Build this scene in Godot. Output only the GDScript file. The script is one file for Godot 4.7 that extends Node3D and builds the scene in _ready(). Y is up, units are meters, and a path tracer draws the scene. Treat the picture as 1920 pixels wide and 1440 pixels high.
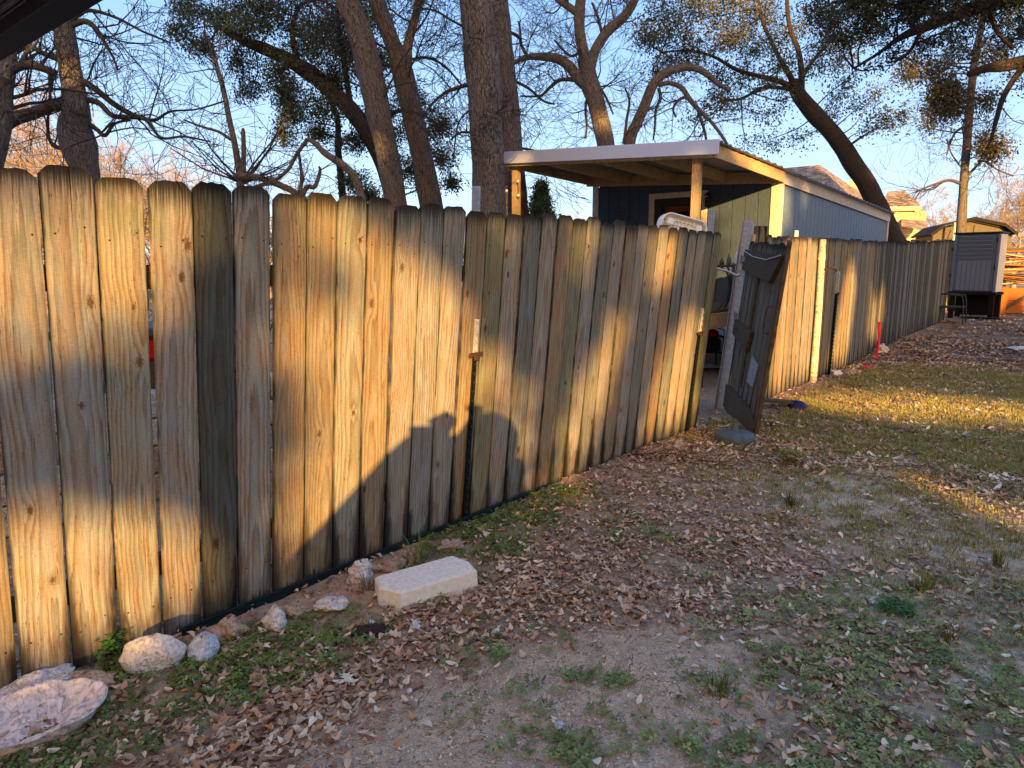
extends Node3D

const FOCAL := 1331.0          # focal length of the photograph in its own pixels
const EYE := 1.48
const PITCH := 0.163808
var rng := RandomNumberGenerator.new()
var used := {}
var M := {}
var noise_a := FastNoiseLite.new()
var noise_b := FastNoiseLite.new()
var noise_c := FastNoiseLite.new()
var sun_dir := Vector3(-0.0934, -0.205, -0.9743)
var sun_u := Vector3(0.9954, 0.0, -0.0954)
var sun_v := Vector3(-0.0196, 0.9788, -0.204)

func _ready() -> void:
	# ---- camera, sky, sun, exposure
	var cam := Camera3D.new()
	cam.name = "camera"
	cam.fov = 56.82
	cam.position = Vector3(0, EYE, 0)
	cam.rotation = Vector3(-PITCH, 0, 0)
	cam.near = 0.02
	cam.far = 900.0
	add_child(cam)
	cam.current = true
	var env := Environment.new()
	env.background_mode = Environment.BG_SKY
	var sky := Sky.new()
	var sm := ProceduralSkyMaterial.new()
	sm.sky_top_color = Color(0.36, 0.57, 0.83)
	sm.sky_horizon_color = Color(0.78, 0.87, 0.91)
	sm.sky_curve = 0.16
	sm.sky_energy_multiplier = 0.72
	sm.ground_bottom_color = Color(0.30, 0.26, 0.22)
	sm.ground_horizon_color = Color(0.60, 0.60, 0.58)
	sm.ground_energy_multiplier = 0.6
	sm.sun_angle_max = 62.0
	sm.sun_curve = 0.75
	sky.sky_material = sm
	env.sky = sky
	env.tonemap_mode = Environment.TONE_MAPPER_LINEAR
	env.tonemap_exposure = 4.0
	env.ssao_enabled = true
	env.ssil_enabled = true
	env.sdfgi_enabled = true
	var we := WorldEnvironment.new()
	we.name = "environment"
	we.environment = env
	add_child(we)
	var sun := DirectionalLight3D.new()
	sun.name = "sun"
	sun.light_energy = 1.4
	sun.light_color = Color(1.0, 0.765, 0.43)
	sun.light_angular_distance = 0.5
	sun.shadow_enabled = true
	sun.basis = Basis.looking_at(sun_dir, Vector3.UP)
	add_child(sun)
	# ---- the place
	noise_a = fnl(1, 0.01, 2)
	noise_b = fnl(2, 0.01)
	noise_c = fnl(3, 0.01, 3)
	var t0 := Time.get_ticks_msec()
	make_materials()
	print("materials ", Time.get_ticks_msec() - t0); t0 = Time.get_ticks_msec()
	build_ground()
	build_near_fence()
	build_far_fence()
	build_gate()
	print("fences ", Time.get_ticks_msec() - t0); t0 = Time.get_ticks_msec()
	build_shed()
	build_far_end()
	build_own_house()
	print("buildings ", Time.get_ticks_msec() - t0); t0 = Time.get_ticks_msec()
	build_trees()
	print("trees ", Time.get_ticks_msec() - t0); t0 = Time.get_ticks_msec()
	build_shade_trees()
	build_person()
	print("shade ", Time.get_ticks_msec() - t0); t0 = Time.get_ticks_msec()
	build_stones()
	build_litter()
	print("litter ", Time.get_ticks_msec() - t0)

# ------------------------------------------------------------------ measuring
func ray(px: float, py: float) -> Vector3:
	var cx := (px - 960.0) / FOCAL
	var cy := -(py - 720.0) / FOCAL
	return Vector3(cx, cy * cos(PITCH) - sin(PITCH), -cy * sin(PITCH) - cos(PITCH))

func at(px: float, py: float, d: float) -> Vector3:
	var r := ray(px, py)
	return Vector3(0, EYE, 0) + r * (d / -r.z)

func grd(px: float, py: float, y := 0.0) -> Vector3:
	var r := ray(px, py)
	return Vector3(0, EYE, 0) + r * ((y - EYE) / r.y)

func gh(x: float, z: float) -> float:
	return 0.012 * noise_a.get_noise_2d(x * 90.0, z * 90.0) + 0.006 * noise_b.get_noise_2d(x * 420.0, z * 420.0)

# ------------------------------------------------------------------ naming
func numbered(called: String, parent: Node) -> String:
	var key := "%d/%s" % [parent.get_instance_id(), called]
	var n: int = used.get(key, 0)
	used[key] = n + 1
	return called if n == 0 else "%s_%03d" % [called, n]

func tag(o: Node, label: String, category := "", group := "", kind := "") -> void:
	if label: o.set_meta("label", label)
	if category: o.set_meta("category", category)
	if group: o.set_meta("group", group)
	if kind: o.set_meta("kind", kind)

func thing(called: String, label: String, category: String, where := Vector3.ZERO, group := "") -> Node3D:
	var o := Node3D.new()
	o.name = numbered(called, self)
	add_child(o, true)
	o.position = where
	tag(o, label, category, group)
	return o

func put(parent: Node3D, called: String, mesh: Mesh, mat: Material, xf := Transform3D()) -> MeshInstance3D:
	var o := MeshInstance3D.new()
	o.name = numbered(called, parent)
	o.mesh = mesh
	o.material_override = mat
	o.transform = xf
	parent.add_child(o, true)
	return o

func single(called: String, label: String, category: String, mesh: Mesh, mat: Material, xf := Transform3D(), group := "") -> MeshInstance3D:
	var o := put(self, called, mesh, mat, xf)
	tag(o, label, category, group)
	return o

func scatter(parent: Node3D, called: String, mesh: Mesh, mat: Material, xfs: Array, cols: Array) -> MultiMeshInstance3D:
	var mm := MultiMesh.new()
	mm.transform_format = MultiMesh.TRANSFORM_3D
	mm.use_colors = cols.size() > 0
	mm.mesh = mesh
	mm.instance_count = xfs.size()
	for i in xfs.size():
		mm.set_instance_transform(i, xfs[i])
		if cols.size(): mm.set_instance_color(i, cols[i])
	var o := MultiMeshInstance3D.new()
	o.name = numbered(called, parent)
	o.multimesh = mm
	o.material_override = mat
	parent.add_child(o, true)
	return o

# ------------------------------------------------------------------ mesh building
class MB:
	var v := PackedVector3Array()
	var n := PackedVector3Array()
	var uv := PackedVector2Array()
	var idx := PackedInt32Array()

	func face(p: Array, hint: Vector3, t := []) -> void:
		var e1: Vector3 = p[1] - p[0]
		var e2: Vector3 = p[2] - p[0]
		var nn := e1.cross(e2)
		if nn.length_squared() < 1e-14 and p.size() > 3:
			nn = e2.cross(p[3] - p[0])
		nn = nn.normalized()
		var flip := nn.dot(hint) > 0.0
		var out := nn if flip else -nn
		var b := v.size()
		for i in p.size():
			v.append(p[i]); n.append(out)
			uv.append(t[i] if t.size() else Vector2.ZERO)
		for i in range(1, p.size() - 1):
			if flip:
				idx.append(b); idx.append(b + i + 1); idx.append(b + i)
			else:
				idx.append(b); idx.append(b + i); idx.append(b + i + 1)

	# a box with bevelled edges; the texture runs along its longest side, in metres
	func box(xf: Transform3D, s: Vector3, bev := 0.0) -> void:
		var h := s * 0.5
		bev = minf(bev, minf(h.x, minf(h.y, h.z)) * 0.45)
		var la := 0
		if s.y >= s.x and s.y >= s.z: la = 1
		elif s.z > s.x and s.z > s.y: la = 2
		var off := Vector2(xf.origin.x * 0.37 + xf.origin.y * 0.21, xf.origin.z * 0.31)
		for ax in 3:
			var a1 := (ax + 1) % 3
			var a2 := (ax + 2) % 3
			for sg in [-1.0, 1.0]:
				var q := []
				var t := []
				for k in [[-1, -1], [1, -1], [1, 1], [-1, 1]]:
					var p := Vector3.ZERO
					p[ax] = sg * h[ax]
					p[a1] = k[0] * (h[a1] - bev)
					p[a2] = k[1] * (h[a2] - bev)
					q.append(xf * p)
					t.append(box_uv(p, la, ax) + off)
				var hint := Vector3.ZERO
				hint[ax] = sg
				face(q, xf.basis * hint, t)
		if bev <= 0.0: return
		for ax in 3:
			var a1 := (ax + 1) % 3
			var a2 := (ax + 2) % 3
			for s1 in [-1.0, 1.0]:
				for s2 in [-1.0, 1.0]:
					var q := []
					var t := []
					for k in [[-1, 0], [1, 0], [1, 1], [-1, 1]]:
						var p := Vector3.ZERO
						p[ax] = k[0] * (h[ax] - bev)
						p[a1] = s1 * (h[a1] - (bev if k[1] else 0.0))
						p[a2] = s2 * (h[a2] - (0.0 if k[1] else bev))
						q.append(xf * p)
						t.append(box_uv(p, la, a1) + off)
					var hint := Vector3.ZERO
					hint[a1] = s1
					hint[a2] = s2
					face(q, xf.basis * hint, t)
		for sx in [-1.0, 1.0]:
			for sy in [-1.0, 1.0]:
				for sz in [-1.0, 1.0]:
					var c := Vector3(sx * h.x, sy * h.y, sz * h.z)
					var q := [xf * (c - Vector3(0, sy * bev, sz * bev)), xf * (c - Vector3(sx * bev, 0, sz * bev)), xf * (c - Vector3(sx * bev, sy * bev, 0))]
					face(q, xf.basis * Vector3(sx, sy, sz), [off, off, off])

	func box_uv(p: Vector3, la: int, ax: int) -> Vector2:
		var o := 3 - la - ax if la != ax else (la + 1) % 3
		if la == ax:
			return Vector2(p[o], p[3 - la - o])
		return Vector2(p[o], p[la])

	func bar(a: Vector3, b: Vector3, w: float, t: float, bev := 0.0, side := Vector3.ZERO) -> void:
		var y := (b - a).normalized()
		var x := side
		if x == Vector3.ZERO: x = Vector3(1, 0, 0) if absf(y.x) < 0.8 else Vector3(0, 0, 1)
		var z := x.cross(y).normalized()
		x = y.cross(z).normalized()
		box(Transform3D(Basis(x, y, z), (a + b) * 0.5), Vector3(w, a.distance_to(b), t), bev)

	func tube(p: PackedVector3Array, r: PackedFloat32Array, sides: int, caps := false, v0 := 0.0, rough: FastNoiseLite = null, amp := 0.0) -> void:
		var t := (p[1] - p[0]).normalized()
		var nx := t.cross(Vector3(0, 0, 1) if absf(t.z) < 0.9 else Vector3(1, 0, 0)).normalized()
		var b0 := v.size()
		var along := v0
		var cnt := p.size()
		for j in cnt:
			if j > 0:
				along += p[j].distance_to(p[j - 1])
				t = (p[mini(j + 1, cnt - 1)] - p[j - 1]).normalized()
			nx = (nx - t * nx.dot(t)).normalized()
			var ny := t.cross(nx)
			for i in sides + 1:
				var an := TAU * i / sides
				var d := nx * cos(an) + ny * sin(an)
				var rr := r[j]
				if rough:
					var k := i % sides
					rr += amp * rough.get_noise_3d(cos(TAU * k / sides) * 60.0 * r[j] / 0.25, along * 9.0, sin(TAU * k / sides) * 60.0 * r[j] / 0.25)
				v.append(p[j] + d * rr)
				n.append(d)
				uv.append(Vector2(float(i) / sides * maxf(1.0, roundf(r[j] * 6.28 / 0.5)), along))
		for j in cnt - 1:
			for i in sides:
				var a := b0 + j * (sides + 1) + i
				var c := a + sides + 1
				idx.append(a); idx.append(c); idx.append(a + 1)
				idx.append(a + 1); idx.append(c); idx.append(c + 1)
		if caps:
			for e in [0, cnt - 1]:
				var q := []
				var t2 := []
				for i in sides:
					q.append(v[b0 + e * (sides + 1) + i])
					t2.append(Vector2.ZERO)
				face(q, (p[0] - p[1]) if e == 0 else (p[cnt - 1] - p[cnt - 2]), t2)

	# rows of points joined to one smooth sheet; out points roughly outwards
	func sheet(rows: Array, uvs: Array, out: Vector3, closed := false) -> void:
		var b0 := v.size()
		var nr := rows.size()
		var nc: int = rows[0].size()
		var sgn := 0.0
		for j in nr:
			for i in nc:
				var i0 := i - 1
				var i1 := i + 1
				if closed:
					i0 = (i - 1 + nc - 1) % (nc - 1)
					i1 = (i + 1) % (nc - 1)
				var du: Vector3 = rows[j][mini(i1, nc - 1)] - rows[j][maxi(i0, 0)]
				var dv: Vector3 = rows[mini(j + 1, nr - 1)][i] - rows[maxi(j - 1, 0)][i]
				var m := du.cross(dv).normalized()
				if sgn == 0.0 and absf(m.dot(out)) > 0.05: sgn = signf(m.dot(out))
				v.append(rows[j][i])
				n.append(m)
				uv.append(uvs[j][i])
		if sgn == 0.0: sgn = 1.0
		for k in range(b0, v.size()): n[k] = n[k] * sgn
		for j in nr - 1:
			for i in nc - 1:
				var a := b0 + j * nc + i
				var c := a + nc
				if sgn < 0.0:
					idx.append(a); idx.append(a + 1); idx.append(c)
					idx.append(a + 1); idx.append(c + 1); idx.append(c)
				else:
					idx.append(a); idx.append(c); idx.append(a + 1)
					idx.append(a + 1); idx.append(c); idx.append(c + 1)

	func done(colors := PackedColorArray()) -> ArrayMesh:
		var arr := []
		arr.resize(Mesh.ARRAY_MAX)
		arr[Mesh.ARRAY_VERTEX] = v
		arr[Mesh.ARRAY_NORMAL] = n
		arr[Mesh.ARRAY_TEX_UV] = uv
		arr[Mesh.ARRAY_INDEX] = idx
		if colors.size(): arr[Mesh.ARRAY_COLOR] = colors
		var m := ArrayMesh.new()
		m.add_surface_from_arrays(Mesh.PRIMITIVE_TRIANGLES, arr)
		return m

func box_mesh(s: Vector3, bev := 0.004, xf := Transform3D()) -> ArrayMesh:
	var m := MB.new()
	m.box(xf, s, bev)
	return m.done()

func bar_mesh(a: Vector3, b: Vector3, w: float, t: float, bev := 0.003, side := Vector3.ZERO) -> ArrayMesh:
	var m := MB.new()
	m.bar(a, b, w, t, bev, side)
	return m.done()

func tube_mesh(pts: Array, r: Array, sides := 10, caps := true) -> ArrayMesh:
	var m := MB.new()
	m.tube(PackedVector3Array(pts), PackedFloat32Array(r), sides, caps)
	return m.done()

func lathe_mesh(prof: Array, sides := 28) -> ArrayMesh:
	var m := MB.new()
	var rows := []
	var uvs := []
	for q in prof:
		var row := []
		var ur := []
		for i in sides + 1:
			var a := TAU * i / sides
			row.append(Vector3(cos(a) * q.x, q.y, sin(a) * q.x))
			ur.append(Vector2(a * q.x, q.y))
		rows.append(row)
		uvs.append(ur)
	# outward decided on the widest row
	m.sheet(rows, uvs, Vector3.ZERO, true)
	var k := 0
	for i in m.v.size():
		if Vector2(m.v[i].x, m.v[i].z).length() > Vector2(m.v[k].x, m.v[k].z).length(): k = i
	if m.n[k].dot(Vector3(m.v[k].x, 0, m.v[k].z)) < 0.0:
		for i in m.n.size(): m.n[i] = -m.n[i]
		for i in range(0, m.idx.size(), 3):
			var x := m.idx[i + 1]
			m.idx[i + 1] = m.idx[i + 2]
			m.idx[i + 2] = x
	return m.done()

# an extruded outline (x, y) of the given depth along z, front at +z
func plate_mesh(outline: PackedVector2Array, depth: float) -> ArrayMesh:
	var m := MB.new()
	var tri := Geometry2D.triangulate_polygon(outline)
	for sg in [-1.0, 1.0]:
		for i in range(0, tri.size(), 3):
			var q := []
			var t := []
			for k in 3:
				var c := outline[tri[i + k]]
				q.append(Vector3(c.x, c.y, sg * depth * 0.5))
				t.append(Vector2(c.y, c.x))
			m.face(q, Vector3(0, 0, sg), t)
	var ccw := not Geometry2D.is_polygon_clockwise(outline)
	for i in outline.size():
		var a := outline[i]
		var b := outline[(i + 1) % outline.size()]
		var e := b - a
		var hint := Vector3(e.y, -e.x, 0) * (1.0 if ccw else -1.0)
		m.face([Vector3(a.x, a.y, -depth / 2), Vector3(b.x, b.y, -depth / 2), Vector3(b.x, b.y, depth / 2), Vector3(a.x, a.y, depth / 2)], hint, [a, b, b, a])
	return m.done()

func spline(p: Array, r: Array, per: int) -> Array:
	var op := PackedVector3Array()
	var orr := PackedFloat32Array()
	for i in p.size() - 1:
		var a: Vector3 = p[maxi(i - 1, 0)]
		var b: Vector3 = p[i]
		var c: Vector3 = p[i + 1]
		var d: Vector3 = p[mini(i + 2, p.size() - 1)]
		for k in per:
			var t := float(k) / per
			op.append(b.cubic_interpolate(c, a, d, t))
			orr.append(lerpf(r[i], r[i + 1], t))
	op.append(p[-1])
	orr.append(r[-1])
	return [op, orr]

# ------------------------------------------------------------------ textures
func tex(img: Image) -> ImageTexture:
	return ImageTexture.create_from_image(img)

func fnl(sd: int, freq: float, oct := 1, kind := FastNoiseLite.TYPE_SIMPLEX) -> FastNoiseLite:
	var f := FastNoiseLite.new()
	f.noise_type = kind
	f.seed = sd
	f.frequency = freq
	f.fractal_type = FastNoiseLite.FRACTAL_FBM if oct > 1 else FastNoiseLite.FRACTAL_NONE
	f.fractal_octaves = oct
	return f

const STRIPS := 12
# twelve weathered pine boards side by side: growth rings cut lengthwise, knots, rough saw marks, mould and damp stains
func board_textures() -> Array:
	var sw := 96
	var w := sw * STRIPS
	var h := 1024
	var col := PackedByteArray()
	col.resize(w * h * 3)
	var hei := PackedByteArray()
	hei.resize(w * h)
	var r := RandomNumberGenerator.new()
	r.seed = 77
	var nl := fnl(5, 1.0)
	var nf := fnl(6, 1.0)
	var ns := fnl(7, 1.0, 2)
	for s in STRIPS:
		var cx := r.randf_range(-0.045, 0.045)
		var dp := r.randf_range(0.004, 0.05)
		var sp := r.randf_range(0.010, 0.021)
		var warp := r.randf_range(0.010, 0.030) * (1.0 if r.randf() < 0.6 else -1.0)
		var grey := r.randf_range(0.3, 0.85)
		var topd := r.randf_range(0.05, 0.16)
		var botd := r.randf_range(0.28, 0.58)
		var wet_l := r.randf_range(0.5, 1.0)
		var wet_r := r.randf_range(0.5, 1.0)
		var alg_l := r.randf_range(0.0, 0.7)
		var alg_r := r.randf_range(0.0, 0.8)
		var knots := []
		for k in r.randi_range(0, 2):
			knots.append([r.randf_range(-0.055, 0.055), r.randf_range(0.12, 1.7), r.randf_range(0.006, 0.0125)])
		var nails := []
		for ny in [0.16, 0.17, 1.58, 1.6]:
			nails.append([r.randf_range(0.035, 0.055) * (1.0 if nails.size() % 2 else -1.0), ny + r.randf_range(-0.02, 0.02)])
		for y in h:
			var fy := 1.8 * (1.0 - (y + 0.5) / h)   # metres above the foot
			var wx := 0.014 * nl.get_noise_2d(fy * 0.9, s * 17.0) + 0.003 * nl.get_noise_2d(fy * 4.0, s * 13.0)
			var wd := absf(dp + warp * (fy if warp > 0.0 else fy - 1.8) + 0.007 * nl.get_noise_2d(fy * 1.1, s * 31.0 + 7.0))
			var near := []
			for k in knots:
				if absf(k[1] - fy) < 0.22: near.append(k)
			var d_top := 1.8 - fy
			for x in sw:
				var fx := ((x + 0.5) / sw - 0.5) * 0.166
				var dx := fx - cx - wx
				var q := sqrt(dx * dx + wd * wd)
				var knot := 0.0
				var kr := 0.0
				for k in near:
					var ax: float = (fx - k[0])
					var ay: float = (fy - k[1])
					var kk: float = k[2]
					q += 1.5 * kk * exp(-(ax * ax) / (kk * kk * 7.0) - (ay * ay) / (kk * kk * 42.0))
					var dd := sqrt(ax * ax + ay * ay * 0.33) / kk * (1.0 + 0.35 * nf.get_noise_2d(ax * 90.0 + k[1] * 50.0, ay * 60.0))
					if dd < 1.6:
						knot = maxf(knot, 1.0 - smoothstep(0.45, 1.5, dd))
						kr = dd
				var fib := nf.get_noise_2d(fx * 900.0 + s * 50.0, fy * 9.0)
				var saw := nf.get_noise_2d(fx * 30.0 + s * 11.0, fy * 330.0)
				var blot := ns.get_noise_2d(fx * 14.0 + s * 5.0, fy * 3.2)
				var broad := ns.get_noise_2d(fx * 45.0 + s * 8.0, fy * 0.6 + 30.0)
				var ring := fposmod(q / sp + 0.04 * fib + 0.18 * broad, 1.0)
				var late := smoothstep(0.30, 0.88, ring) * (1.0 - smoothstep(0.90, 1.0, ring))
				if knot > 0.0:
					late = lerpf(late, 0.75 + 0.25 * sin(kr * 22.0), knot)
				var check := 1.0 - smoothstep(0.0, 0.05, absf(nf.get_noise_2d(fx * 130.0 + s * 21.0, fy * 1.1 + 9.0)))
				check *= smoothstep(0.05, 0.45, ns.get_noise_2d(fx * 20.0 + s * 4.0, fy * 1.5 + 70.0))
				var lum := 1.0 - 0.165 * late - 0.42 * check + 0.065 * fib + 0.055 * saw + 0.11 * blot + 0.05 * broad
				var cr := 0.615 * lum
				var cg := 0.555 * lum - 0.03 * late
				var cb := 0.47 * lum - 0.06 * late
				var gk := clampf(grey + 0.6 * blot, 0.0, 0.9)
				cr = lerpf(cr, 0.495 * lum, gk)
				cg = lerpf(cg, 0.50 * lum, gk)
				cb = lerpf(cb, 0.475 * lum, gk)
				if knot > 0.0:
					cr = lerpf(cr, 0.33 * lum, knot * 0.75)
					cg = lerpf(cg, 0.24 * lum, knot * 0.75)
					cb = lerpf(cb, 0.15 * lum, knot * 0.75)
				# mould running down from the sawn top
				var drip := topd * (0.35 + 1.0 * absf(nf.get_noise_2d(fx * 75.0 + s * 3.0, 2.0))) + 0.012
				var mould := clampf(0.85 * (1.0 - smoothstep(0.0, drip, d_top)), 0.0, 0.85)
				# damp black stain creeping up both edges from the ground
				var edge := absf(fx) / 0.083
				var damp := clampf((1.0 - smoothstep(0.25 * botd, botd * (0.35 + 1.1 * edge * edge), fy + 0.10 * blot + 0.03 * fib)) * (0.15 + 0.95 * smoothstep(0.3, 0.82, edge + 0.28 * blot)) * (wet_l if fx < 0.0 else wet_r), 0.0, 0.9)
				damp = maxf(damp, 0.75 * (1.0 - smoothstep(0.0, 0.035, fy + 0.03 * fib)))
				var al := (alg_l if fx < 0.0 else alg_r) * smoothstep(0.72, 1.02, edge + 0.25 * blot) * (0.6 + 0.4 * saw)
				al = maxf(al, 0.35 * smoothstep(0.1, 0.5, blot) * (1.0 - smoothstep(0.05, 0.5, d_top)))
				cr = lerpf(cr, 0.34 * lum, al * 0.7)
				cg = lerpf(cg, 0.35 * lum, al * 0.7)
				cb = lerpf(cb, 0.12 * lum, al * 0.7)
				cr = lerpf(cr, 0.135, maxf(mould, damp))
				cg = lerpf(cg, 0.12, maxf(mould, damp))
				cb = lerpf(cb, 0.10, maxf(mould, damp))
				var rim := smoothstep(0.86, 0.97, edge + 0.05 * blot + 0.03 * fib) * 0.55
				cr *= 1.0 - rim
				cg *= 1.0 - rim
				cb *= 1.0 - rim
				var pit := 0.0
				for nn in nails:
					var nd := Vector2(fx - nn[0], fy - nn[1]).length()
					if nd < 0.0035: pit = 1.0
				if pit > 0.0:
					cr *= 0.35; cg *= 0.32; cb *= 0.3
				var o := y * w + s * sw + x
				col[o * 3] = int(clampf(cr, 0.0, 1.0) * 255.0)
				col[o * 3 + 1] = int(clampf(cg, 0.0, 1.0) * 255.0)
				col[o * 3 + 2] = int(clampf(cb, 0.0, 1.0) * 255.0)
				hei[o] = int(clampf(0.6 - 0.5 * check + 0.28 * late + 0.16 * fib + 0.14 * saw - 0.5 * pit - 0.15 * knot, 0.0, 1.0) * 255.0)
	return [tex(Image.create_from_data(w, h, false, Image.FORMAT_RGB8, col)), tex(Image.create_from_data(w, h, false, Image.FORMAT_L8, hei))]

# fill(x, y) -> [r, g, b, height]; both pictures repeat only after a whole tile
func fill_textures(w: int, h: int, f: Callable) -> Array:
	var col := PackedByteArray()
	col.resize(w * h * 3)
	var hei := PackedByteArray()
	hei.resize(w * h)
	for y in h:
		for x in w:
			var c: Vector4 = f.call(x, y)
			var o := y * w + x
			col[o * 3] = int(clampf(c.x, 0.0, 1.0) * 255.0)
			col[o * 3 + 1] = int(clampf(c.y, 0.0, 1.0) * 255.0)
			col[o * 3 + 2] = int(clampf(c.z, 0.0, 1.0) * 255.0)
			hei[o] = int(clampf(c.w, 0.0, 1.0) * 255.0)
	return [tex(Image.create_from_data(w, h, false, Image.FORMAT_RGB8, col)), tex(Image.create_from_data(w, h, false, Image.FORMAT_L8, hei))]

func mat(c: Color, rough := 0.85, maps := [], relief := 0.0, metal := 0.0) -> StandardMaterial3D:
	var m := StandardMaterial3D.new()
	m.albedo_color = c
	m.roughness = rough
	m.metallic = metal
	m.metallic_specular = 0.3 if metal == 0.0 else 0.5
	if maps.size():
		m.albedo_texture = maps[0]
		if relief > 0.0:
			m.heightmap_enabled = true
			m.heightmap_texture = maps[1]
			m.heightmap_scale = relief
	return m

func tri(m: StandardMaterial3D, s: float) -> StandardMaterial3D:
	m.uv1_triplanar = true
	m.uv1_scale = Vector3(s, s, s)
	return m

func tint_mat(c: Color, rough := 0.8, back := 0.0) -> StandardMaterial3D:
	var m := mat(c, rough)
	m.vertex_color_use_as_albedo = true
	m.cull_mode = BaseMaterial3D.CULL_DISABLED
	if back > 0.0:
		m.backlight_enabled = true
		m.backlight = Color(back, back, back)
	return m

func make_materials() -> void:
	var bt := board_textures()
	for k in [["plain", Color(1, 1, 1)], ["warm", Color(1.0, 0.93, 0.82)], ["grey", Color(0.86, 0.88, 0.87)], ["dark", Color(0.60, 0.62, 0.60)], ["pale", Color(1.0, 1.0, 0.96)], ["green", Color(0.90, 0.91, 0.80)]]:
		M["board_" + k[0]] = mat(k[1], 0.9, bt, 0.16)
	M["board_gate"] = mat(Color(0.76, 0.75, 0.74), 0.92, bt, 0.28)
	var n1 := fnl(11, 1.0, 3)
	var n2 := fnl(12, 1.0)
	var n3 := fnl(13, 1.0, 2, FastNoiseLite.TYPE_CELLULAR)
	# bark: furrows that run along the stem
	var bark := fill_textures(320, 768, func(x, y):
		var a: float = TAU * x / 320.0
		var yy: float = y / 768.0 * 3.0
		var p := Vector3(cos(a), sin(a), 0) * 1.0
		var wob := 0.35 * n1.get_noise_3d(p.x * 1.5, p.y * 1.5, yy * 2.5)
		var f := absf(n2.get_noise_3d((p.x + wob) * 6.5, (p.y + wob) * 6.5, yy * 3.3))
		var f2 := absf(n2.get_noise_3d((p.x - wob) * 15.0, p.y * 15.0, yy * 9.0 + 40.0))
		var ridge := clampf(smoothstep(0.02, 0.3, f) * 0.75 + f2 * 0.55, 0.0, 1.0)
		var g := n1.get_noise_3d(p.x * 14.0, p.y * 14.0, yy * 14.0)
		var l := lerpf(0.17, 0.58, ridge) + 0.09 * g
		return Vector4(l * 1.01, l * 0.96, l * 0.92, ridge * 0.9 + 0.1 * g))
	M["bark"] = mat(Color(0.92, 0.92, 0.93), 0.95, bark, 2.4)
	M["bark"].uv1_scale = Vector3(1, 0.3333, 1)
	M["bark_dark"] = mat(Color(0.50, 0.47, 0.45), 0.95, bark, 1.2)
	M["bark_dark"].uv1_scale = Vector3(1, 0.3333, 1)
	M["bark_pale"] = mat(Color(1.0, 0.96, 0.9), 0.95, bark, 0.8)
	M["bark_pale"].uv1_scale = Vector3(1, 0.3333, 1)
	M["bark_brown"] = mat(Color(0.84, 0.82, 0.81), 0.95, bark, 1.5)
	M["bark_brown"].uv1_scale = Vector3(1, 0.3333, 1)
	M["bark_limb"] = mat(Color(0.66, 0.64, 0.63), 0.95, bark, 0.8)
	M["bark_limb"].uv1_scale = Vector3(1, 0.3333, 1)
	M["twig"] = mat(Color(0.43, 0.39, 0.37), 0.95)
	M["twig_tan"] = mat(Color(0.56, 0.50, 0.45), 0.95)
	# bare soil with gravel chips and drying cracks
	var soil := fill_textures(768, 768, func(x, y):
		var ax: float = TAU * x / 768.0
		var ay: float = TAU * y / 768.0
		var px := cos(ax) * 40.0 + 11.0 * sin(ay)
		var py := sin(ax) * 40.0 + 11.0 * cos(ay)
		var pz := sin(ay) * 38.0
		var g := n1.get_noise_3d(px * 0.12, py * 0.12, pz * 0.12)
		var fine := n2.get_noise_3d(px * 2.6, py * 2.6, pz * 2.6)
		var chip := n3.get_noise_3d(px * 0.9, py * 0.9, pz * 0.9)
		var crack := 1.0 - smoothstep(0.0, 0.035, absf(n1.get_noise_3d(px * 0.07 + 90.0, py * 0.07, pz * 0.07)))
		crack *= smoothstep(-0.1, 0.2, g)
		var l := 0.70 + 0.10 * g + 0.14 * fine - 0.30 * crack
		var st := smoothstep(-0.55, -0.78, chip) * smoothstep(-0.1, 0.3, fine + g)
		l = lerpf(l, 0.80, st * 0.7)
		return Vector4(l * 1.03, l * 0.94, l * 0.84, 0.5 + 0.2 * fine + 0.2 * g - 0.4 * crack + 0.2 * st))
	M["soil"] = mat(Color.WHITE, 0.97, soil, 2.0)
	M["soil"].vertex_color_use_as_albedo = true
	# limestone with lichen
	var lime := fill_textures(384, 384, func(x, y):
		var p := Vector2(x, y) / 384.0
		var g := n1.get_noise_2d(p.x * 5.0, p.y * 5.0)
		var l2 := n1.get_noise_2d(p.x * 16.0 + 40.0, p.y * 16.0)
		var fine := n2.get_noise_2d(p.x * 90.0, p.y * 90.0)
		var vein := 1.0 - smoothstep(0.0, 0.05, absf(n1.get_noise_2d(p.x * 4.0 + 9.0, p.y * 4.0)))
		var lich := smoothstep(0.12, 0.36, l2 + 0.5 * g)
		var l := 0.83 + 0.11 * g + 0.06 * fine
		l *= 1.0 - 0.38 * lich * (0.6 + 0.4 * fine) - 0.35 * vein
		return Vector4(l * 1.02, l * 0.985, l * 0.94, 0.6 + 0.25 * g + 0.15 * fine - 0.25 * lich - 0.3 * vein))
	M["rock_grey"] = tri(mat(Color(0.98, 0.98, 0.98), 0.9, lime, 0.6), 3.0)
	M["rock_white"] = tri(mat(Color(1.0, 1.0, 1.02), 0.88, lime, 0.5), 2.2)
	M["rock_tan"] = tri(mat(Color(0.86, 0.76, 0.66), 0.9, lime, 0.6), 3.2)
	M["rock_pink"] = tri(mat(Color(0.80, 0.70, 0.64), 0.9, lime, 0.6), 3.4)
	M["rock_blue"] = tri(mat(Color(0.88, 0.93, 1.0), 0.85, lime, 0.4), 2.0)
	M["rock_dish"] = tri(mat(Color(1.0, 0.97, 0.98), 0.85, lime, 0.5), 1.7)
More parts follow.
